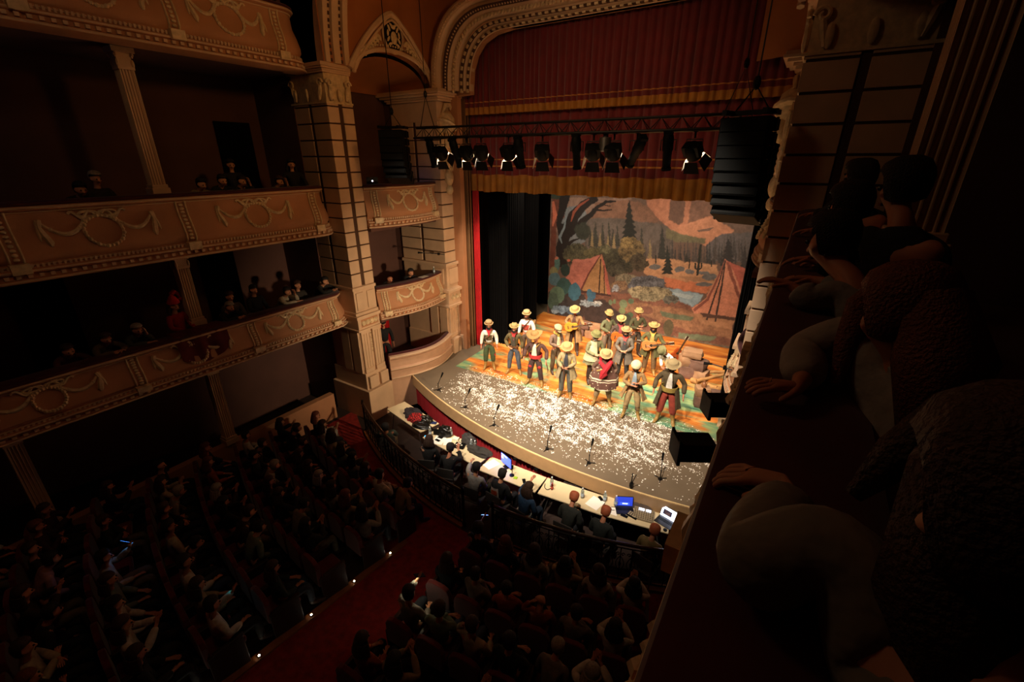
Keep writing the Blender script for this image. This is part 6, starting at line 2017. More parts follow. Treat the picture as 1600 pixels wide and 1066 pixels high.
# ------------------------------------------------------------------ orchestra pit rail
def pit_y(x): return 5.93 + .05 * (x + 4.6) ** 2 if x < -4.6 else 5.93 + .055 * (x + 4.6) ** 2
iron = mat('wrought_iron', '#1a1712', .4, metal=.7, var=.2)
brass = mat('brass_rail', '#9a6a34', .35, metal=.8, var=.1)
railw = mat('dark_wood_rail', '#3a1e10', .35, var=.2)
def pit_rail(xa, xb, label, nb):
    xs = np.linspace(xa, xb, nb + 1)
    mid = (xa + xb) / 2
    org = (mid, pit_y(mid), 0)
    t = thing('pit_railing', label, 'railing', org)
    m = MB(); m.tube([(x, pit_y(x), 1.0) for x in xs], .035, 8); m.build('handrail', railw, t, smooth=True, org=org)
    m = MB(); m.tube([(x, pit_y(x), .10) for x in xs], .018, 6); m.tube([(x, pit_y(x), .90) for x in xs], .012, 6)
    m.build('iron_bar', iron, t, smooth=True, org=org)
    m = MB()
    rws = [[(x, pit_y(x) - .10, 0), (x, pit_y(x) - .10, .07), (x, pit_y(x) + .08, .07), (x, pit_y(x) + .08, 0)] for x in xs]
    m.sweep(rws, True); m.build('kerb', mat('kerb_wood', '#8a5024', .5, var=.2), t, org=org)
    for x in (xa, xb):
        m = MB(); m.lathe([(.045, 0), (.045, .1), (.03, .13), (.03, .95), (.045, .97), (.05, 1.0), (.03, 1.04), (.04, 1.08), (.0, 1.12)], (0, 0, 0), 10)
        o = m.build('newel_post', iron, t, smooth=True); o.location = (x - org[0], pit_y(x) - org[1], 0)
    # one scrolled baluster, copied along
    m = MB()
    for sg in (-1, 1):
        sp = [(.045 * sg + .035 * sg * (1 - k / 14) * math.cos(k * .55), 0, .74 + .05 * (1 - k / 14) * math.sin(k * .55)) for k in range(12)]
        m.tube(sp, .009, 5)
        sp = [(.045 * sg + .035 * sg * (1 - k / 14) * math.cos(k * .55), 0, .26 - .05 * (1 - k / 14) * math.sin(k * .55)) for k in range(12)]
        m.tube(sp, .009, 5)
        m.tube([(.075 * sg * math.sin(PI * q) , 0, .3 + .4 * q) for q in np.linspace(0, 1, 9)], .008, 5)
    m.tube([(0, 0, .1), (0, 0, .9)], .012, 6); m.ell((0, 0, .5), (.028, .02, .05), 7, 5)
    b0 = None
    for i in range(nb):
        x = (xs[i] + xs[i + 1]) / 2
        if b0 is None: b0 = o = m.build('scroll_baluster', iron, t, smooth=True)
        else:
            o = b0.copy(); link(o); o.parent = t
        o.location = (x - org[0], pit_y(x) - org[1], 0)
        o.rotation_euler.z = math.atan((pit_y(x + .01) - pit_y(x)) / .01)
    return t
pit_rail(-9.9, -5.05, 'left section of curved wrought iron railing between stalls and the pit tables', 24)
pit_rail(-4.25, -.75, 'right section of curved wrought iron railing in front of the first stalls row', 18)

# carpet over the aisle and the front cross aisle
m = MB()
rws = []
for x in np.linspace(-11.2, -.2, 30):
    rws.append([(x, pit_y(x) - .12, .012), (x, pit_y(x) - 1.6, .012 + rake(pit_y(x) - 1.6))])
m.sweep(rws)
m.sweep([[(-5.75, y, rake(y) + .016), (-4.35, y, rake(y) + .016)] for y in np.linspace(5.7, -4.8, 18)])
cp = m.build('carpet', carpet); cp.location = (0, 0, 0)
tag(cp, 'red carpet covering the centre aisle and the front cross aisle', 'carpet')
for k, x in enumerate((-5.82, -4.28)):
    m = MB(); m.sweep([[(x - .07, y, rake(y) + .0), (x - .07, y, rake(y) + .05), (x + .07, y, rake(y) + .05), (x + .07, y, rake(y))] for y in np.linspace(4.95, -4.8, 12)], True)
    o = m.build('aisle_kerb', mat('kerb_wood', '#8a5024', .5), None); tag(o, 'wooden kerb strip along the %s side of the red centre aisle' % ('left' if k == 0 else 'right'), 'kerb')
for k, y in enumerate((4.45, 3.55, 2.65, 1.75, .9)):
    t = thing('step_light', 'tiny white aisle light on the left kerb, %s from the stage' % ('nearest', 'second', 'third', 'fourth', 'fifth')[k], 'light', (-5.82, y, rake(y) + .05), group='aisle step lights')
    m = MB(); m.lathe([(.03, 0), (.03, .01), (.0, .012)], n=10); m.build('bezel', blackmetal, t)
    m = MB(); m.lathe([(.016, .012), (.01, .02), (0, .021)], n=8); m.build('bulb', mat('step_bulb', '#fff4d8', .4, var=0, emit='#fff0d0', estr=10), t)

# ------------------------------------------------------------------ theatre seats
seat_red = mat('seat_velvet', '#64100e', .85, var=.3, scale=7, sheen=.25)
def make_seat():
    t = thing('theatre_seat', '', 'seat', (0, 0, 0))
    m = MB(); m.box((0, -.02, .42), (.46, .46, .10)); m.build('seat_cushion', seat_red, t, bevel=.03)
    m = MB()
    prof = [(-.24, .40), (-.25, .80), (-.20, .90), (-.1, .94), (.1, .94), (.20, .90), (.25, .80), (.24, .40)]
    m.prism(prof, .22, .30); m.build('backrest', seat_red, t, bevel=.015)
    for sg in (-1, 1):
        m = MB(); m.bx((sg * .27 - .02, -.2, 0), (sg * .27 + .02, .28, .60)); m.bx((sg * .27 - .03, -.22, .60), (sg * .27 + .03, .2, .64))
        m.build('armrest', mat('seat_wood', '#2e1810', .5, var=.2), t, bevel=.006)
    return t
seat0 = make_seat()

# ------------------------------------------------------------------ seated audience templates
def seated_template(kind):
    J = {k: v.copy() for k, v in SIT.items()}
    if kind == 'lap': pass
    elif kind == 'folded': J = tweak(SIT, elA=(.26, -.04, .78), wrA=(-.05, -.22, .82), hdA=(-1, 0, .1), elB=(-.26, -.04, .78), wrB=(.05, -.20, .80), hdB=(1, 0, .1))
    elif kind == 'forward': J = bend(SIT, R(24)); J['face'] = V(.1, -1, -.1)
    elif kind == 'clap': J = tweak(SIT, elA=(.27, -.12, .82), wrA=(.05, -.30, .98), hdA=(-.3, -.5, 1), elB=(-.27, -.12, .82), wrB=(-.05, -.30, .98), hdB=(.3, -.5, 1))
    elif kind == 'phone': J = tweak(SIT, elA=(.26, -.10, .86), wrA=(.10, -.30, 1.10), hdA=(-.3, -.2, 1), elB=(-.24, -.02, .74))
    elif kind == 'headup': J = tweak(SIT, elA=(.30, -.02, .86), wrA=(.16, .02, 1.12), hdA=(-.5, .1, .6), elB=(-.24, -.02, .74)); J['face'] = V(-.35, -1, 0)
    elif kind == 'side': J['face'] = V(.7, -1, 0)
    t = thing('person', '', 'person', (0, 0, 0))
    body(J, t, skinm, sub=1)
    top(J, t, cloth('#777777'), 'top', .02)
    trousers(J, t, cloth('#222222'), 'trousers' and .016)
    boots(J, t, BOOTD, .10, name='shoe')
    if kind in ('lap', 'side', 'clap'): hair(J, t, HAIRD, .12)
    else: hair(J, t, HAIRD, 0)
    return t
KINDS = ['lap', 'folded', 'forward', 'clap', 'phone', 'headup', 'side']
TPL = {k: seated_template(k) for k in KINDS}
# object level material slots so that copies can share their meshes
def set_mat(o, m_):
    o.material_slots[0].link = 'OBJECT'
    o.material_slots[0].material = m_
CLOTH_L = {'white': '#c8c0b4', 'cream': '#b0a488', 'grey': '#7c7468', 'light grey': '#989084', 'beige': '#8e7a58', 'pale pink': '#a07878', 'orange': '#9a4a1c', 'pale green': '#6c7a64'}
CLOTH_D = {'black': '#100f10', 'dark blue': '#141a2a', 'dark grey': '#242222', 'dark red': '#340c0c', 'brown': '#33221a', 'dark green': '#18231a'}
HN = {'dark': HAIRD, 'brown': HAIRB, 'grey': HAIRG, 'auburn': HAIRR}
used_tpl = set()
def sit_person(kind, loc, rz, colour, hairc, label, trous='#1c1c22', scale=1.0, group=None, bald=False):
    t = copy_tree(TPL[kind])
    t.location = loc; t.rotation_euler.z = rz; t.scale = (scale,) * 3
    t['label'] = label
    if group: t['group'] = group
    hexc = CLOTH_L.get(colour) or CLOTH_D.get(colour) or colour
    for ch in t.children:
        n = ch.name.split('.')[0]
        if n == 'top': set_mat(ch, cloth(hexc))
        elif n == 'trousers': set_mat(ch, cloth(trous))
        elif n == 'hair': set_mat(ch, HN[hairc])
        elif n == 'body': set_mat(ch, random.choice((skinm, skin2)))
    if bald:
        for ch in list(t.children):
            if ch.name.startswith('hair'): bpy.data.objects.remove(ch)
    return t

ORD = ['first', 'second', 'third', 'fourth', 'fifth', 'sixth', 'seventh', 'eighth', 'ninth', 'tenth', 'eleventh', 'twelfth']
rA = random.Random(21)
def row_y(r, x): return 5.02 - .90 * r + .035 * (x + 5) ** 2
def stalls(side, rows, xs_fn, light_map):
    for r in rows:
        xs = xs_fn(r)
        for i, x in enumerate(xs):
            y = row_y(r, x)
            if y < -3.4 or y > pit_y(x) - .75: continue
            z = rake(y) + .002
            rz = PI + math.atan(.07 * (x + 5)) 
            s = copy_tree(seat0)
            s.location = (x, y, z); s.rotation_euler.z = rz
            s['label'] = 'red velvet theatre seat, row %d back, %s from the aisle in the %s stalls' % (r + 1, ORD[i], side)
            s['group'] = 'red seats of the %s stalls' % side
            key = (r, i)
            if key in light_map and light_map[key] is None: continue
            if key in light_map:
                kind, colour, hc = light_map[key][:3]
                bald = len(light_map[key]) > 3
            else:
                if rA.random() < .07: continue
                kind = rA.choice(KINDS[:5] if rA.random() < .8 else KINDS)
                if kind == 'phone': kind = 'lap'
                dark = rA.random() < .52
                colour = rA.choice(list(CLOTH_D if dark else CLOTH_L)); hc = rA.choice(['dark', 'dark', 'dark', 'brown', 'brown', 'brown', 'grey', 'auburn'])
                bald = False
            lab = '%s haired spectator in %s, row %d of the %s stalls, %s from the aisle' % (hc, colour, r + 1, side, ORD[i])
            if bald: lab = 'bald spectator in %s, row %d of the %s stalls, %s from the aisle' % (colour, r + 1, side, ORD[i])
            sit_person(kind, (x, y + .04, z), rz + (0 if kind == 'phone' else rA.uniform(-.25, .25)), colour, hc, lab, group='audience of the %s stalls' % side, trous=rA.choice(['#16161c', '#22242c', '#6a5f4c', '#1a1a1a', '#303848']), scale=rA.uniform(.95, 1.04), bald=bald)
stalls('left', range(0, 9), lambda r: [-6.15 - .57 * k for k in range(9 if r > 0 else 8)],
       {(0, 0): ('forward', 'beige', 'dark'), (0, 1): ('folded', 'white', 'dark'), (0, 2): ('lap', 'orange', 'brown'), (0, 3): ('clap', 'grey', 'dark'), (0, 4): ('lap', 'pale green', 'brown'),
        (0, 5): ('side', 'cream', 'brown'), (4, 0): ('phone', 'white', 'dark'), (4, 2): ('headup', 'white', 'dark'), (5, 4): ('phone', 'cream', 'dark'), (1, 1): ('clap', 'beige', 'auburn'), (1, 4): ('lap', 'dark red', 'brown')})
stalls('right', range(0, 6), lambda r: [-3.98 + .57 * k for k in range(6)],
       {(0, 0): ('phone', 'black', 'dark'), (0, 1): ('side', 'dark grey', 'auburn'), (0, 2): ('side', 'light grey', 'brown'), (0, 3): ('clap', 'beige', 'dark'), (0, 4): ('lap', 'white', 'brown'), (0, 5): ('clap', 'white', 'dark'),
        (1, 0): ('lap', 'black', 'brown'), (1, 1): ('folded', 'grey', 'dark'), (1, 2): ('folded', 'orange', 'dark'), (1, 3): ('headup', 'orange', 'grey', 1), (1, 4): ('folded', 'grey', 'dark'), (1, 5): ('clap', 'white', 'dark'),
        (2, 0): ('phone', 'grey', 'dark'), (2, 2): ('headup', 'cream', 'brown'), (2, 5): ('clap', 'white', 'grey')})

def phone(loc, rot, label, on='#dfe8ff', estr=2.0, sc=1.0):
    t = thing('mobile_phone', label, 'phone', loc); t.rotation_euler = rot; t.scale = (sc,) * 3
    m = MB(); m.bx((-.037, -.004, -.075), (.037, .004, .075)); m.build('case', blackbox, t, bevel=.003)
    m = MB(); m.bx((-.033, .004, -.07), (.033, .0055, .07)); m.build('screen', mat('phone_screen_' + on[1:], on, .3, var=.6, scale=30, emit=on, estr=estr) if estr else blackbox, t)
    return t
phone((-4.10, 3.64, 1.40), (R(-60), 0, R(160)), 'phone with bright white screen held beside the red aisle', '#fff6d0', 6, 1.3)
phone((-8.52, 1.31, 1.72), (R(-60), R(35), R(150)), 'phone glowing blue at the far lower left of the stalls', '#3878c8', 1.0, 1.3)
phone((-6.26, 1.86, 1.62), (R(-60), R(-10), R(170)), 'phone with teal glow in the left stalls near the aisle', '#2aa0b0', .7, 1.1)
phone((-4.10, 5.46, 1.21), (R(-50), R(30), R(180)), 'phone with blue screen held by the black clad spectator nearest the aisle, first right row', '#6a90e8', 1.2)

# ------------------------------------------------------------------ people at the left balconies
def rail_J(kind):
    if kind == 'lean': return tweak(bend(SIT, R(30)), elA=(.26, -.42, .84), wrA=(.05, -.62, .90), hdA=(-1, -.2, 0), elB=(-.26, -.42, .84), wrB=(-.05, -.60, .90), hdB=(1, -.2, 0))
    if kind == 'chin': return tweak(bend(SIT, R(28)), elA=(.15, -.46, .86), wrA=(.05, -.48, 1.06), hdA=(-.2, 0, 1), elB=(-.24, -.40, .86), wrB=(.0, -.58, .88), hdB=(1, -.2, 0))
    return SIT
def box_person(kind, loc, rz, colour, hairm_, label, skin_=None, hatc=None, scale=1.0, long_=0, tr='#1c1c22'):
    J = rail_J(kind)
    J['face'] = V(.0, -1, -.25)
    t = thing('person', label, 'person', loc, rz); t.scale = (scale,) * 3
    body(J, t, skin_ or skin2); top(J, t, cloth(colour), 'top', .022); trousers(J, t, cloth(tr)); boots(J, t, BOOTD, .1, name='shoe')
    if hairm_: hair(J, t, hairm_, long_)
    if hatc: hat(J, t, cloth(hatc), 'beanie')
    return t
U2, U1 = 5.97, 3.35
for (y, k, c, hm, dz, lab) in ((2.95, 'lean', '#1a1612', HAIRD, .1, 'spectator in black bending low at the upper left balcony, left of the column'),
                          (3.35, 'sit', '#2a2018', HAIRG, .18, 'grey haired spectator in dark coat sitting just left of the upper column'),
                          (4.95, 'lean', '#8a7a50', HAIRD, .1, 'spectator in patterned beige top leaning on the upper left balcony rail'),
                          (5.45, 'lean', '#141210', HAIRD, .16, 'spectator in black with both arms on the upper balcony rail'),
                          (5.85, 'chin', '#141210', HAIRD, .12, 'spectator in black resting chin on hand at the upper balcony rail'),
                          (6.75, 'chin', '#4a4438', HAIRB, .08, 'spectator in grey filming with raised hands at the upper balcony rail')):
    box_person(k, (-11.48, y, U2 + dz), PI / 2 + rA.uniform(-.1, .35), c, hm, lab)
def stander(loc, rz, label, colour='#141214', hm=HAIRD, look=.1, skin_=None, arms='down', long_=0, s=1.0):
    J = tweak(STAND, **ARMS[arms]); J['face'] = V(0, -1, -.1 - look)
    t = thing('person', label, 'person', loc, rz); t.scale = (s,) * 3
    body(J, t, skin_ or skin2); top(J, t, cloth(colour), 'jacket', .024); trousers(J, t, cloth('#16161a')); boots(J, t, BOOTD, .12, name='shoe'); hair(J, t, hm, long_)
    return t
stander((-12.1, 6.2, U2), R(80), 'spectator in dark clothes standing behind the seated row on the upper left balcony', s=.98)
stander((-11.55, 7.45, U2), R(75), 'spectator in black standing at the pilaster end of the upper left balcony', arms='wide', long_=.1, s=.98, look=.05)
for (y, k, c, hm, dz, lab) in ((1.95, 'lean', '#5a2a24', HAIRB, .0, 'spectator in dull red at the lower left balcony near the left edge'),
                          (2.5, 'lean', '#6a5a3c', HAIRB, .04, 'spectator in beige leaning on the lower left balcony'),
                          (3.05, 'chin', '#4a4a3c', HAIRG, .05, 'spectator in grey green leaning left of the red hatted one'),
                          (4.85, 'lean', '#1c1814', HAIRG, .05, 'older spectator in black behind the short column, lower left balcony'),
                          (5.15, 'sit', '#4e4438', HAIRB, .12, 'spectator in taupe sitting upright right of the short column'),
                          (5.75, 'sit', '#100f10', HAIRD, .15, 'spectator in black sitting upright at the lower left balcony'),
                          (6.35, 'chin', '#b0a48c', HAIRD, .05, 'spectator in pale jumper resting on the lower left balcony rail'),
                          (6.95, 'sit', '#2c2824', HAIRB, .0, 'dim spectator in grey beside the pale jumper, lower balcony'),
                          (7.5, 'lean', '#141212', HAIRD, .1, 'spectator in black at the pilaster end of the lower left balcony')):
    box_person(k, (-11.45, y, U1 - .1 + dz), PI / 2 + rA.uniform(-.1, .35), c, hm, lab)
redp = box_person('sit', (-11.4, 3.95, U1 + .12), PI / 2 + .4, '#a01414', HAIRB, 'person in red coat and red hat beside the short column, lower left balcony', long_=.1)
m = MB(); m.lathe([(.12, 0), (.125, .03), (.10, .09), (.06, .16), (.0, .22)], (0, 0, 1.26), 14); m.tube([(0, 0, 1.46), (.1, .02, 1.5), (.2, .03, 1.42), (.22, .03, 1.34)], [.05, .05, .04, .03], 8); m.ell((.22, .03, 1.30), .045, 8, 6)
m.build('red_hat', cloth('#b81818'), redp, smooth=True)
m = MB(); rws = []
for i in range(14):
    q = i / 13
    y = 3.55 + 1.05 * q
    rws.append([(F1.P(F1.uy(y), 4.0, 0)[0] + dx + .03 * math.sin(i * 1.4), y, z) for dx, z in ((-.35, 4.18), (-.12, 4.20), (.03, 4.17), (.06, 4.0 - .05 * math.sin(q * PI)), (.10, 3.8 - .12 * math.sin(q * PI)), (.15, 3.66 - .16 * math.sin(q * PI * 1.1)))])
m.sweep(rws)
rc = m.build('red_shawl', mat('red_shawl', '#5a1010', .9, var=.3), smooth=True, org=(-10.7, 4.0, 4.0)); rc.location = (-10.7, 4.0, 4.0)
tag(rc, 'dark red shawl draped over the lower left balcony rail', 'shawl')
# middle box: two men, bottle, papers
box_person('lean', (-10.75, 9.45, 3.14), R(75), '#121212', None, 'bald man in black leaning on the rail of the middle stage box', skin_=skinm)
box_person('lean', (-10.7, 10.35, 3.16), R(70), '#141416', HAIRD, 'dark haired man in black reading at the rail of the middle stage box')
def bottle(loc, label, cap='#e8e8e8', lab_col='#b8c8d8', s=1.0, liquid='#c8d0c8'):
    t = thing('water_bottle', label, 'bottle', loc); t.scale = (s,) * 3
    gl = mat('clear_plastic_' + liquid[1:], liquid, .15, var=0, trans=.75)
    m = MB(); m.lathe([(.0, 0), (.032, 0), (.034, .01), (.034, .13), (.030, .15), (.034, .16), (.015, .205), (.013, .22)], n=12); m.build('bottle_body', gl, t, smooth=True)
    m = MB(); m.lathe([(.0355, .05), (.0355, .11), (.034, .11)], n=12); m.build('paper_label', mat('bottle_label_' + lab_col[1:], lab_col, .6, var=.2, scale=40), t, smooth=True)
    m = MB(); m.lathe([(.015, .215), (.015, .235), (0, .236)], n=10); m.build('cap', mat('bottle_cap_' + cap[1:], cap, .5, var=0), t)
    return t
bottle((-10.08, 11.0, 4.13), 'clear water bottle standing on the rail of the middle stage box')
m = MB(); m.box((0, 0, 0), (.2, .3, .006)); o = m.build('paper_sheet', whitep); o.location = (-10.05, 10.45, 4.14); tag(o, 'white paper sheets on the middle stage box rail', 'paper')
stander((-11.2, 9.55, .95), R(55), 'man in black standing with bowed head in the lowest stage box by the red curtain', look=.7, skin_=skinm, s=1.0)
# laptops in the upper box
def laptop(loc, rz, label, scr='#20242e', estr=.3, open_=105, pic=None, w_=.34, body_c=None):
    t = thing('laptop', label, 'laptop', loc, rz)
    bc = body_c or mat('dark_laptop', '#1c1c20', .4, var=.05)
    m = MB(); m.bx((-w_ / 2, -.12, 0), (w_ / 2, .12, .014)); b = m.build('keyboard_base', bc, t, bevel=.003)
    m = MB()
    for r_ in range(4):
        for c_ in range(11): m.box((-w_ * .42 + c_ * w_ * .084, -.0 + r_ * .024, .0155), (w_ * .068, .018, .003))
    m.build('keys', blackbox, b)
    a = R(open_ - 90)
    Mx = Matrix.Rotation(-a, 3, 'X')
    def q(x, y, z): return V(0, .12, .012) + Mx @ V(x, y, z)
    def pl(nm, x0, x1, z0, z1, y0, y1, mm, par):
        m = MB(); m.add([q(x, y, z) for x in (x0, x1) for y in (y0, y1) for z in (z0, z1)], [(0, 1, 3, 2), (4, 6, 7, 5), (0, 4, 5, 1), (2, 3, 7, 6), (0, 2, 6, 4), (1, 5, 7, 3)])
        return m.build(nm, mm, par)
    l = pl('lid', -w_ / 2, w_ / 2, 0, .23, 0, .01, bc, t)
    s_ = pl('screen', -w_ * .47, w_ * .47, .012, .218, -.003, 0, mat('laptop_screen_' + scr[1:], scr, .3, var=0, emit=scr, estr=estr), l)
    for (x0, x1, z0, z1, c_, e_) in (pic or []):
        pl('window_on_screen', x0 * w_, x1 * w_, z0, z1, -.005, -.003, mat('screen_patch_' + c_[1:], c_, .3, var=.7, scale=60, emit=c_, estr=e_), s_)
    return t
laptop((-10.75, 10.95, 6.98), R(110), 'laptop with bluish lit edge in the upper left stage box', '#3038a0', .35)
t = thing('laptop', 'laptop with glowing round emblem on its lid in the upper left stage box', 'laptop', (-10.72, 9.3, 6.98), R(70))
m = MB(); m.bx((-.17, -.12, 0), (.17, .12, .014)); m.build('keyboard_base', blackbox, t)
m = MB(); m.bx((-.17, -.13, .014), (.17, -.12, .24)); m.build('lid', mat('grey_lid', '#2c2c2c', .4, var=.05), t)
m = MB(); m.lathe([(.018, .132), (0, .134)], (0, 0, .0), 12, Matrix.Translation((0, 0, 0)).to_3x3() @ Matrix.Rotation(PI / 2, 3, 'X')); 
m.v = [(x, y, z + .13) for x, y, z in m.v]
m.build('glowing_emblem', mat('white_glow', '#ffffff', .4, var=0, emit='#f4f6ff', estr=3), t)

# ------------------------------------------------------------------ pit tables
table_w = mat('pale_table_laminate', '#d8c49c', .45, var=.05)
def table(c, rz, L, W, label):
    t = thing('folding_table', label, 'table', (c[0], c[1], 0), rz, group='white folding tables in the pit')
    m = MB(); m.bx((-L / 2, -W / 2, .72), (L / 2, W / 2, .75)); m.build('tabletop', table_w, t, bevel=.005)
    m = MB(); m.bx((-L / 2 + .02, -W / 2 + .02, .69), (L / 2 - .02, W / 2 - .02, .72)); m.build('apron_frame', blackmetal, t)
    for sx in (-1, 1):
        for sy in (-1, 1):
            m = MB(); m.tube([(sx * (L / 2 - .25), sy * (W / 2 - .08), .70), (sx * (L / 2 - .08), sy * (W / 2 - .06), .0)], .015, 6); m.build('leg', steel, t)
    return t
TBL = [((-8.45, 7.88), -.21, 1.75, .62, 'pale table at the left end of the pit row, under the coats'), ((-6.45, 7.44), -.10, 1.95, .60, 'pale table with papers, radio and cables, second in the pit row'),
       ((-4.62, 7.28), .03, 1.55, .58, 'pale table with the blue screen, third in the pit row'), ((-3.08, 7.38), .10, 1.45, .58, 'pale table with bottles, fourth in the pit row'),
       ((-1.72, 7.58), .18, 1.38, .60, 'pale table with mixer and laptops at the right end of the pit row')]
for c, rz, L, W, lab in TBL: table(c, rz, L, W, lab)
def TP(i, u, v, z=.752):
    (cx, cy), rz, L, W, _ = TBL[i]
    x, y = u * L / 2, v * W / 2
    return (cx + math.cos(rz) * x - math.sin(rz) * y, cy + math.sin(rz) * x + math.cos(rz) * y, z)
def heap(name, loc, d, m_, label, cat, seed, rz=0, top_=.55):
    g = MB()
    n, k = 28, 12
    for j in range(k + 1):
        pass
    rws = []
    for j in range(k + 1):
        q = j / k
        rr = math.sin(PI / 2 * (1 - q) ** .7)
        z = math.sin(q * PI / 2) ** .8
        row = []
        for i in range(n):
            a = 2 * PI * i / n
            nn = noise.noise(V(math.cos(a) * 1.6 + seed, math.sin(a) * 1.6, q * 2)) + .5 * noise.noise(V(math.cos(a) * 4 + seed, math.sin(a) * 4, q * 4))
            r_ = rr * (1 + .35 * nn)
            row.append((math.cos(a) * r_ * d[0] / 2, math.sin(a) * r_ * d[1] / 2, max(0, z * d[2] * (1 + .35 * nn * q))))
        rws.append(row + [row[0]])
    g.sweep(rws)
    o = g.build(name, m_, smooth=True); o.location = loc; o.rotation_euler.z = rz
    tag(o, label, cat)
    return o
heap('jacket', TP(0, -.05, .1), (.62, .42, .16), cloth('#241c22'), 'dark plum jacket crumpled on the left pit table', 'jacket', 1, -.2)
pl = bpy.data.materials.new('red_plaid'); pl.use_nodes = True
nt = pl.node_tree; ck = nt.nodes.new('ShaderNodeTexChecker'); ck.inputs['Scale'].default_value = 22; ck.inputs[1].default_value = lin('#b01818') + (1,); ck.inputs[2].default_value = lin('#3c0c0c') + (1,)
tc = nt.nodes.new('ShaderNodeTexCoord'); nt.links.new(tc.outputs['Object'], ck.inputs['Vector']); nt.links.new(ck.outputs[0], nt.nodes['Principled BSDF'].inputs['Base Color']); nt.nodes['Principled BSDF'].inputs['Roughness'].default_value = .9
heap('plaid_shirt', TP(0, .33, -.1), (.5, .40, .17), pl, 'red and black plaid shirt heaped on the left pit table', 'shirt', 5, .2)
heap('leather_jacket', TP(0, .62, .35), (.42, .34, .16), mat('black_leather', '#15130f', .3, var=.2), 'shiny black leather jacket heaped beside the plaid shirt', 'jacket', 9)
heap('black_coat', TP(0, .72, -.35), (.6, .36, .10), mat('sequin_cloth', '#0c0c0c', .35, var=.3, scale=60), 'flat black coat specked with paper snow at the table corner', 'coat', 12)
heap('black_bag', TP(1, -.62, .55), (.42, .3, .24), mat('black_leather', '#15130f', .3), 'shiny black bag at the back of the second pit table', 'bag', 15)
heap('grey_backpack', TP(1, .18, .95, .75), (.42, .2, .26), cloth('#3c3836'), 'grey backpack leaning behind the second pit table', 'backpack', 19)
heap('grey_coat', TP(1, .72, .45), (.75, .34, .14), cloth('#2c2822'), 'dark grey coat lying at the right end of the second pit table', 'coat', 22)
heap('black_cloth', TP(2, .7, 1.5, .2), (.9, .35, .3), cloth('#161212'), 'black cloth bundle behind the third table against the red skirt', 'bundle', 25)
heap('brown_bundle', TP(3, -.1, 1.35, .4), (.8, .3, .3), cloth('#241814'), 'dark brown bundle behind the bottles of the fourth table', 'bundle', 29)
heap('cable_tangle', TP(4, .1, .75), (.5, .2, .09), cloth('#4a3c34'), 'tangled cables heaped behind the mixer on the right table', 'cables', 33)
def flat_box(name, loc, d, rz, m_, label, cat):
    m = MB(); m.box((0, 0, d[2] / 2), d); o = m.build(name, m_, bevel=.003); o.location = loc; o.rotation_euler.z = rz
    return tag(o, label, cat)
paper = mat('white_paper', '#fffaf0', .6)
flat_box('paper_sheet', TP(1, -.55, -.3), (.30, .42, .002), .3, paper, 'white sheet under two black phones on the second pit table', 'paper')
flat_box('paper_sheet', TP(1, -.3, -.1), (.21, .30, .003), .6, paper, 'loose white sheet right of the phones on the second table', 'paper')
flat_box('paper_sheet', TP(2, -.78, .1), (.25, .35, .004), -.3, paper, 'white sheet at the left end of the third table', 'paper')
flat_box('notebook', TP(3, .72, -.1), (.30, .34, .012), -.2, paper, 'open white notebook between two bottles of the fourth table', 'notebook')
flat_box('paper_sheet', TP(4, -.72, -.35), (.3, .22, .003), .1, paper, 'white sheet with a pen at the left end of the right table', 'paper')
for i, (ti, u, v, rz, lab) in enumerate(((1, -.60, -.05, .4, 'black phone lying on the white sheet, back one'), (1, -.56, -.5, .3, 'black phone lying on the white sheet, front one'), (2, .5, -.35, -.5, 'black phone lying right of the microphone base on the third table'),
                                    (3, .82, .55, -.3, 'black phone lying behind the open notebook'), (4, -.3, -.55, .3, 'black phone standing near the blue laptop'), (4, .62, -.75, .2, 'black phone at the front edge of the right table'), (1, .30, -.7, .1, 'black remote at the front edge of the second table'))):
    m = MB(); m.box((0, 0, .006), (.075, .15, .009)); o = m.build('mobile_phone', blackbox, bevel=.003); o.location = TP(ti, u, v, .756); o.rotation_euler.z = rz + 1.2; tag(o, lab, 'phone')
m = MB(); m.tube([(-.07, 0, 0), (.07, 0, 0)], .006, 6); o = m.build('pen', blackbox); o.location = TP(4, -.7, -.35, .765); o.rotation_euler.z = .6; tag(o, 'dark pen lying on the sheet of the right table', 'pen')
# radio unit with white knobs
t = thing('control_box', 'black control box with white buttons at the middle of the second pit table', 'control box', TP(1, .12, .05), .3)
m = MB(); m.bx((-.13, -.10, 0), (.13, .10, .07)); m.build('case', blackbox, t, bevel=.01)
for a, b in ((-.07, -.03), (.0, .04), (.06, -.02), (-.04, .05)):
    m = MB(); m.bx((a - .022, b - .014, .07), (a + .022, b + .014, .08)); m.build('button', whitep, t)
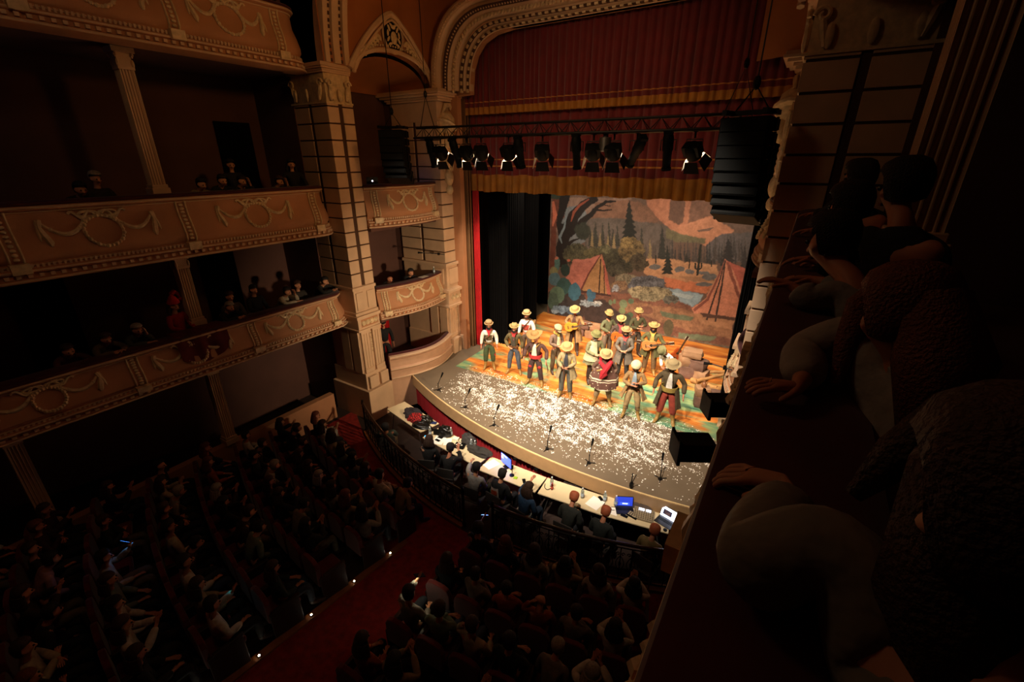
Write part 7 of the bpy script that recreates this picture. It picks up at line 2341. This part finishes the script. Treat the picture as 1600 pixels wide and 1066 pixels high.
# tablets standing
for i, (u, v, lab) in enumerate(((-.78, .0, 'black tablet standing on the left end of the second pit table'), (-.66, .12, 'second black tablet standing behind the first on the second pit table'))):
    t = thing('tablet', lab, 'tablet', TP(1, u, v), .5)
    m = MB(); m.box((0, 0, .10), (.15, .012, .19)); m.build('screen_case', blackbox, t, bevel=.004)
    m = MB(); m.tube([(0, .01, .12), (0, .08, .0)], .006, 5); m.build('stand', steel, t)
flat_box('white_box', TP(1, -.2, .6), (.17, .12, .05), .3, whitep, 'small white box near the back of the second pit table', 'box')
flat_box('blue_packet', TP(0, .88, .65), (.16, .10, .03), .4, mat('blue_packet', '#1c2c5c', .5, var=.4, scale=30), 'small blue and white packet at the back of the left table', 'packet')
for (ti, u, v, lab, cap) in ((1, -.90, -.35, 'clear bottle at the left end of the second pit table', '#e8e8e8'), (1, -.42, .75, 'clear bottle beside the white box on the second pit table', '#e8e8e8'), (1, .40, .55, 'left bottle of the pair behind the control box', '#e8e8e8'), (1, .52, .60, 'right bottle of the pair behind the control box', '#e8e8e8'),
                        (3, -.72, .15, 'tall bottle at the left of the fourth pit table behind the red drink', '#e8e8e8'), (3, .30, .05, 'clear bottle standing alone on the fourth pit table left of the notebook', '#e8e8e8'), (4, -.98, .40, 'bottle right of the open notebook', '#e8e8e8'), (4, -.62, .25, 'bottle left of the blue laptop on the right table', '#e8e8e8')):
    bottle(TP(ti, u, v), lab, cap, s=1.15)
bottle(TP(3, -.66, -.15), 'small bottle of red drink on the fourth pit table', '#c83020', '#c84030', .8, '#a02818')
def cable(pts, label, r_=.006, m_=None):
    g = MB()
    P_ = [V(*p) for p in pts]
    out = []
    for i in range(len(P_) - 1):
        p0, p1, p2, p3 = P_[max(0, i - 1)], P_[i], P_[i + 1], P_[min(len(P_) - 1, i + 2)]
        for k in range(6):
            t_ = k / 6
            out.append(.5 * ((2 * p1) + (p2 - p0) * t_ + (2 * p0 - 5 * p1 + 4 * p2 - p3) * t_ ** 2 + (-p0 + 3 * p1 - 3 * p2 + p3) * t_ ** 3))
    out.append(P_[-1])
    g.tube(out, r_, 5)
    o = g.build('cable', m_ or blackbox, smooth=True, org=tuple(out[0])); o.location = out[0]
    return tag(o, label, 'cable')
z_ = .76
cable([TP(1, -.35, .5, z_), TP(1, -.1, .3, z_), TP(1, -.05, -.3, z_), TP(1, .1, -.5, z_), TP(1, .05, -.1, z_)], 'white cable looping left of the control box', .005, whitep)
cable([TP(1, -.15, .7, z_), TP(1, .0, .5, z_), TP(1, .1, .75, z_), TP(1, .2, .3, z_)], 'black cable running into the control box', .006)
cable([TP(3, -.95, .2, z_), TP(3, -.9, -.2, z_), TP(3, -.78, -.35, z_), TP(3, -.7, -.05, z_)], 'black cable curling beside the red drink', .008)
cable([TP(4, -.95, -.45, z_), TP(4, -.7, .0, z_), TP(4, -.5, .1, z_), TP(4, -.3, .2, z_)], 'thin dark cable running to the blue laptop', .005)
# blue monitor on third table
t = thing('monitor', 'small monitor with bright blue screen on the third pit table', 'monitor', TP(2, -.30, .45), R(-20))
m = MB(); m.bx((-.20, -.012, .06), (.20, .012, .34)); m.build('screen_case', blackbox, t, bevel=.004)
m = MB(); m.bx((-.19, -.016, .075), (.19, -.012, .33)); s_ = m.build('screen', mat('blue_screen', '#2430c0', .3, var=0, emit='#2c3ce0', estr=1.3), t)
m = MB(); m.bx((-.17, -.019, .29), (.05, -.016, .32)); m.bx((-.17, -.019, .2), (-.1, -.016, .26)); m.build('window_bar', mat('pale_blue_screen', '#a8b8f8', .3, var=0, emit='#a8b8f8', estr=1.2), s_)
m = MB(); m.tube([(0, 0, 0), (0, 0, .08)], .02, 8); m.box((0, 0, .005), (.16, .12, .01)); m.build('stand', blackmetal, t)
# desk microphone
t = thing('desk_microphone', 'desk microphone on a round base right of the blue monitor', 'microphone', TP(2, .05, -.25))
m = MB(); m.lathe([(.06, 0), (.06, .015), (.0, .02)], n=14); m.tube([(0, 0, .02), (0, .02, .18)], .007, 6); m.build('round_base', blackmetal, t, smooth=True)
m = MB(); m.tube([(0, .02, .18), (0, .03, .27)], .022, 8); m.build('microphone_head', blackbox, t, smooth=True)
flat_box('green_note', TP(2, .2, -.35), (.09, .08, .01), .2, mat('lime_note', '#98c020', .6, var=0), 'lime green note pad by the desk microphone base', 'note pad')
# laptops right
laptop(TP(4, .86, -.1), R(-14), 'open laptop with bright white screen at the right end of the pit tables', '#dfe6ff', 1.3, 112, [(-.36, .16, .06, .17, '#1c1c2c', .25), (-.28, .08, .075, .15, '#5a4038', .3)], .36)
laptop(TP(4, -.32, .0), R(28), 'open laptop with dim blue picture on the right pit table', '#1c2c8c', .45, 100, [(-.25, .3, .03, .09, '#3048b0', .4), (-.1, .2, .05, .08, '#a0b8f0', .8)], .38)
t = thing('sound_mixer', 'sound mixer with rows of knobs and two small lit displays', 'mixer', TP(4, .25, -.05), R(10))
m = MB(); m.prism([(-.15, 0), (.15, 0), (.15, .08), (-.15, .04)], -.21, .21, lambda u, v, d: (d, u, v)); m.build('case', mat('mixer_case', '#8a7a60', .5, var=.2, scale=20), t, bevel=.004)
m = MB()
for a in range(9):
    for b in range(6): m.lathe([(.008, .0), (.007, .014), (0, .014)], (-.18 + a * .045, -.12 + b * .045, .046 + .0062 * b), 6)
m.build('knobs', mat('knob_dark', '#30261c', .5, var=.3, scale=50), t)
m = MB(); m.box((-.06, .10, .082), (.12, .07, .004)); m.box((.08, .10, .082), (.10, .07, .004)); m.build('display', mat('mixer_display', '#b8c0d0', .3, var=.2, emit='#c0c8e0', estr=.7), t)
t = thing('small_controller', 'small dark controller with pale buttons between blue laptop and mixer', 'controller', TP(4, -.06, -.30), R(-10))
m = MB(); m.box((0, 0, .02), (.22, .14, .04)); m.build('case', blackbox, t, bevel=.006)
m = MB()
for a in range(4):
    for b in range(3): m.box((-.08 + a * .045, -.04 + b * .04, .042), (.03, .025, .006))
m.build('buttons', mat('pale_button', '#c0b090', .5, var=.2), t)
m = MB(); m.lathe([(.04, 0), (.04, .02), (.02, .024), (0, .024)], n=14); o = m.build('computer_mouse', blackbox, smooth=True); o.location = TP(4, .9, -.82); tag(o, 'round black puck in front of the white screen laptop', 'mouse')
# tall microphone stand behind the tables
t = thing('microphone_stand', 'tall thin black stand in front of the stage skirt between fourth and right table', 'stand', (-1.95, 7.87, 0))
m = MB(); m.tube([(0, 0, 0), (0, 0, 1.5)], .014, 6); m.tube([(0, 0, 1.2), (.08, 0, 1.5)], .01, 6); m.box((0, 0, 1.2), (.07, .07, .09)); m.build('pole', blackmetal, t)
m = MB()
for k in range(3): m.tube([(0, 0, .15), (.22 * math.cos(k * 2.1), .12 * math.sin(k * 2.1), 0)], .01, 5)
m.build('tripod_base', blackmetal, t)

# ------------------------------------------------------------------ people working in the pit
def chair(loc, rz, label, m_=None):
    t = thing('pit_chair', label, 'chair', loc, rz)
    mm = m_ or mat('chair_grey', '#4a4642', .6, var=.1)
    m = MB(); m.box((0, 0, .44), (.42, .42, .03)); m.build('seat', mm, t, bevel=.012)
    m = MB(); m.box((0, .22, .72), (.42, .025, .26)); m.build('backrest', mm, t, bevel=.01)
    for sx in (-1, 1):
        for sy in (-1, 1):
            m = MB(); m.tube([(sx * .19, sy * .19, .43), (sx * .21, sy * .22, 0)], .012, 6); m.build('leg', steel, t)
        m = MB(); m.tube([(sx * .19, .2, .43), (sx * .19, .22, .84)], .012, 6); m.build('back_post', steel, t)
    return t
def pit_person(loc, rz, J, colour, hm, label, tr='#1c1c22', sk=None, long_=0, extra=None):
    chair((loc[0], loc[1], 0), rz, 'pit chair of the ' + ' '.join(label.split(' seated')[0].split()[:11]).rstrip(','))
    t = thing('person', label, 'person', (loc[0], loc[1], .0), rz)
    body(J, t, sk or skin2); top(J, t, cloth(colour), 'top', .022, sleeve=.95); trousers(J, t, cloth(tr)); boots(J, t, BOOTD, .1, name='shoe')
    if hm: hair(J, t, hm, long_)
    if extra: extra(t, J)
    return t
F_ = PI      # facing the stage
pit_person((-8.3, 6.79), F_ + .75, tweak(SIT, pel=(0, -.05, .53), che=(0, .12, .84), nek=(0, .18, 1.0), hd=(0, .2, 1.15), shA=(.17, .12, .95), shB=(-.17, .12, .95), face=(0, -1, .1)), '#3c4a40', HAIRD, 'man in dark green jumper seated slouching with beige trousers, left of the pit', '#6a5a40', skinm)
def head_light(t, J):
    m = MB(); m.tube([J['hd'] + V(.09, -.02, .03), J['hd'] + V(.13, -.09, .05), J['hd'] + V(.10, -.16, .02)], .012, 6)
    m.build('lit_phone', mat('cyan_phone', '#3aa0ff', .4, var=0, emit='#3aa0ff', estr=.8), t)
pit_person((-6.7, 6.66), F_ + .45, tweak(bend(SIT, R(12)), elA=(.24, -.2, .86), wrA=(.1, -.4, 1.0)), '#1c1a1a', HAIRB, 'woman with brown hair seated behind the railing, lit phone by her ear', long_=.14, extra=head_light)
pit_person((-6.05, 6.66), F_ + .3, tweak(bend(SIT, R(14)), elB=(-.24, -.2, .86), wrB=(-.1, -.42, .98), hdB=(.2, -.5, 1)), '#141212', HAIRD, 'person with dark hair and black top seated writing with a pale pen', sk=skinm)
def chair_band(t, J): pass
pit_person((-5.1, 6.46), F_ + .1, tweak(bend(SIT, R(8)), elA=(.36, -.28, .88), wrA=(.42, -.52, .92), hdA=(.1, -1, .05), elB=(-.2, -.1, .72)), '#a09a94', HAIRD, 'man in light grey shirt seated on a chair reaching to the table with a phone', tr='#2c2a20')
def vest_panel(t, J):
    m = MB()
    vs = [(math.sin(a) * .18 * (1 if z < .98 else .8), .05 + math.cos(a) * .165 * (1 if z < .98 else .9), z) for z in (.62, .8, .98, 1.02) for a in np.linspace(-.75, .75, 7)]
    m.add(vs, [(r_ * 7 + c, r_ * 7 + c + 1, (r_ + 1) * 7 + c + 1, (r_ + 1) * 7 + c) for r_ in range(3) for c in range(6)])
    o = m.build('back_panel', mat('pale_vest_panel', '#c8bcb0', .7, var=.25, scale=20), t, smooth=True)
    m = MB()
    vs = [(math.sin(a) * .185, .05 + math.cos(a) * .172, z) for z in (.86, .98) for a in np.linspace(-.5, .3, 5)]
    m.add(vs, [(c, c + 1, c + 6, c + 5) for c in range(4)]); m.build('orange_print', cloth('#c04a1c'), o, smooth=True)
    m = MB(); vs = [(math.sin(a) * .185, .05 + math.cos(a) * .172, z) for z in (.84, .94) for a in np.linspace(.42, .68, 3)]
    m.add(vs, [(c, c + 1, c + 4, c + 3) for c in range(2)]); m.build('green_print', cloth('#2c7a48'), o, smooth=True)
pit_person((-4.5, 6.56), F_ - .1, tweak(bend(SIT, R(10))), '#0e0e10', HAIRD, 'person with pale printed panel on black vest, seated at the blue screen', extra=vest_panel)
def band_(t, J): belt(J, t, cloth('#c8bca8'), r=.16, name='pale_waistband', h=.06)
pit_person((-3.8, 6.46), F_ - .15, tweak(bend(SIT, R(14)), elA=(.28, -.3, .95), wrA=(.2, -.5, 1.05), hdA=(0, -.8, .5)), '#1c3a58', HAIRB, 'person with long brown hair and blue top seated with raised cup', tr='#1c2c40', long_=.2, sk=skinm, extra=band_)
lit_hair = mat('orange_lit_crown', '#a0502c', .7, var=.2, scale=30)  # orange light on the heads is painted into the hair colour
pit_person((-2.85, 6.62), F_, bend(SIT, R(26)), '#20221c', lit_hair, 'person with painted orange-lit hair and dark coat seated hunched, left behind the right railing', sk=skinm)
pit_person((-2.15, 6.62), F_ - .1, bend(SIT, R(20)), '#1c201c', lit_hair, 'person with painted orange-lit hair and dark green coat seated hunched, middle behind the right railing', sk=skinm)
pit_person((-1.2, 6.70), F_ - .2, bend(SIT, R(16)), '#8a7448', lit_hair, 'person with painted orange-lit hair and tan top seated at the right end of the pit', sk=skinm)
chair((-2.5, 6.45, 0), F_ + .6, 'empty dark round backed chair behind the right railing', blackbox)
# ------------------------------------------------------------------ spectators leaning on the right balcony in the foreground
def lean_person(label, J, colour, hm, hair_pts=None, sk=None, sub=2, tr='#0c0c0e', hs=1.0, tcol=None, coat=0):
    base = (J['pel'].x, J['pel'].y, 5.97)
    t = thing('person', label, 'person', base)
    Jl = {k: (v - V(*base) if k not in ('face', 'hdA', 'hdB', 'curl') else v) for k, v in J.items()}
    body(Jl, t, sk or skinm, sub=sub, hs=hs)
    top(Jl, t, cloth(colour), 'jumper', .03, sleeve=.9, sub=sub)
    trousers(Jl, t, cloth(tr), sub=1)
    boots(Jl, t, BOOTD, .1, name='shoe')
    hair(Jl, t, hm, 0, hs=1.08)
    if hair_pts:
        g = MB()
        for pts, r_ in hair_pts: g.tube([V(*p) - V(*base) for p in pts], r_, 8)
        g.build('long_hair', hm, t, smooth=True, ang=80)
    return t
def leaner(head, shL, elL, wrL, pel, shR, elR, wrR, face=(-.5, 1, -.3), hdL=(-1, .1, -.2), hdR=(-1, .1, -.1)):
    h, pel, shL, shR = V(*head), V(*pel), V(*shL), V(*shR)
    mid = (shL + shR) / 2
    nek = lerp(mid, h, .38)
    che = lerp(mid, pel, .22)
    f = V(*face).normalized()
    side = V(.8, -.4, 0).normalized()
    J = dict(pel=pel, bel=lerp(pel, che, .45), che=che, nek=nek, hd=h, face=f, shA=shL, elA=V(*elL), wrA=V(*wrL), hdA=V(*hdL), shB=shR, elB=V(*elR), wrB=V(*wrR), hdB=V(*hdR))
    for a, sg in (('A', -1), ('B', 1)):
        J['hi' + a] = pel + side * .09 * sg
        J['kn' + a] = pel + side * .11 * sg + V(.02, .38, 0)
        J['an' + a] = pel + side * .11 * sg + V(.04, .36, -.40)
        J['to' + a] = pel + side * .12 * sg + V(.03, .48, -.45)
    J['curl'] = V(.6, 0, 0)
    return J
PEOPLE = [
 ('nearest spectator at the lower right, long brown hair, pale sleeve on the balcony rail', '#7a7468', HAIRB, skin2,
  leaner((.26, .60, 7.34), (.13, .66, 7.19), (.035, .60, 7.125), (.10, .90, 7.10), (.50, .18, 6.52), (.42, .42, 7.12), (.42, .62, 7.1), (.2, .75, 7.1)),
  [([(.27, .70, 7.43), (.21, .71, 7.39), (.175, .70, 7.33), (.14, .68, 7.26)], [.02, .035, .03, .012]), ([(.28, .62, 7.43), (.24, .62, 7.36), (.24, .58, 7.22), (.25, .52, 7.08)], [.05, .08, .08, .03]), ([(.33, .52, 7.40), (.36, .46, 7.25), (.36, .42, 7.05)], [.06, .09, .04])]),
 ('second spectator along the right rail, auburn hair, light grey jumper with bent arm', '#9c948c', HAIRR, skinm,
  leaner((.28, 1.53, 7.30), (.21, 1.68, 7.20), (.09, 1.66, 7.11), (.10, 1.38, 7.10), (.55, 1.15, 6.52), (.46, 1.35, 7.1), (.40, 1.6, 7.1), (.25, 1.75, 7.1), hdL=(-.9, -.5, .1)),
  [([(.24, 1.62, 7.38), (.2, 1.62, 7.3), (.19, 1.58, 7.18), (.18, 1.5, 7.08)], [.025, .04, .035, .012]), ([(.32, 1.48, 7.38), (.36, 1.40, 7.24), (.37, 1.33, 7.02)], [.07, .10, .05])]),
 ('third spectator along the right rail, dark hair, pale sleeve and chin resting near a hand', '#8c8884', HAIRD, skinm,
  leaner((.13, 2.62, 7.33), (.20, 2.42, 7.14), (.10, 2.38, 7.10), (.035, 2.42, 7.15), (.55, 2.1, 6.52), (.42, 2.3, 7.1), (.3, 2.6, 7.1), (.12, 2.72, 7.13), face=(-.9, .7, -.3), hdL=(-1, .05, .15)), None),
 ('fourth spectator along the right rail, black clothes, fingers spread over the rail', '#0c0c0e', HAIRD, skinm,
  leaner((.20, 3.22, 7.44), (.22, 3.05, 7.24), (.22, 2.95, 7.14), (.10, 2.97, 7.19), (.55, 2.8, 6.52), (.48, 3.0, 7.2), (.4, 3.2, 7.1), (.2, 3.3, 7.12), face=(-.8, 1, -.2)), None),
 ('fifth spectator by the right rail, dark curly hair seen above the others', '#121014', HAIRD, skinm,
  leaner((.38, 3.0, 7.56), (.30, 2.9, 7.35), (.25, 3.15, 7.14), (.15, 3.4, 7.12), (.62, 2.9, 6.72), (.55, 2.75, 7.33), (.5, 3.1, 7.15), (.3, 3.4, 7.12), face=(-.7, 1, -.2)), None),
 ('sixth spectator on the right rail in front of the tall fluted column, dark clothes', '#141216', HAIRD, skinm,
  leaner((.30, 4.5, 7.55), (.25, 4.4, 7.3), (.2, 4.6, 7.14), (.1, 4.8, 7.12), (.6, 4.3, 6.62), (.5, 4.3, 7.3), (.45, 4.6, 7.1), (.3, 4.85, 7.12), face=(-.8, 1, -.2)), None),
 ('farthest spectator on the right rail near the blockwork pilaster, dark clothes', '#101014', HAIRB, skinm,
  leaner((.36, 6.0, 7.55), (.28, 5.9, 7.3), (.2, 6.1, 7.14), (.1, 6.3, 7.12), (.6, 5.8, 6.62), (.5, 5.8, 7.3), (.45, 6.1, 7.1), (.3, 6.35, 7.12), face=(-.8, 1, -.2)), None)]
for lab, colr, hm, sk_, J, hp in PEOPLE: lean_person(lab, J, colr, hm, hp, sk_)

# templates are only patterns: remove them from the scene
def rm(o):
    for c in list(o.children): rm(c)
    bpy.data.objects.remove(o)
for k in KINDS: rm(TPL[k])
rm(seat0)
bpy.data.scenes.remove(TMP)
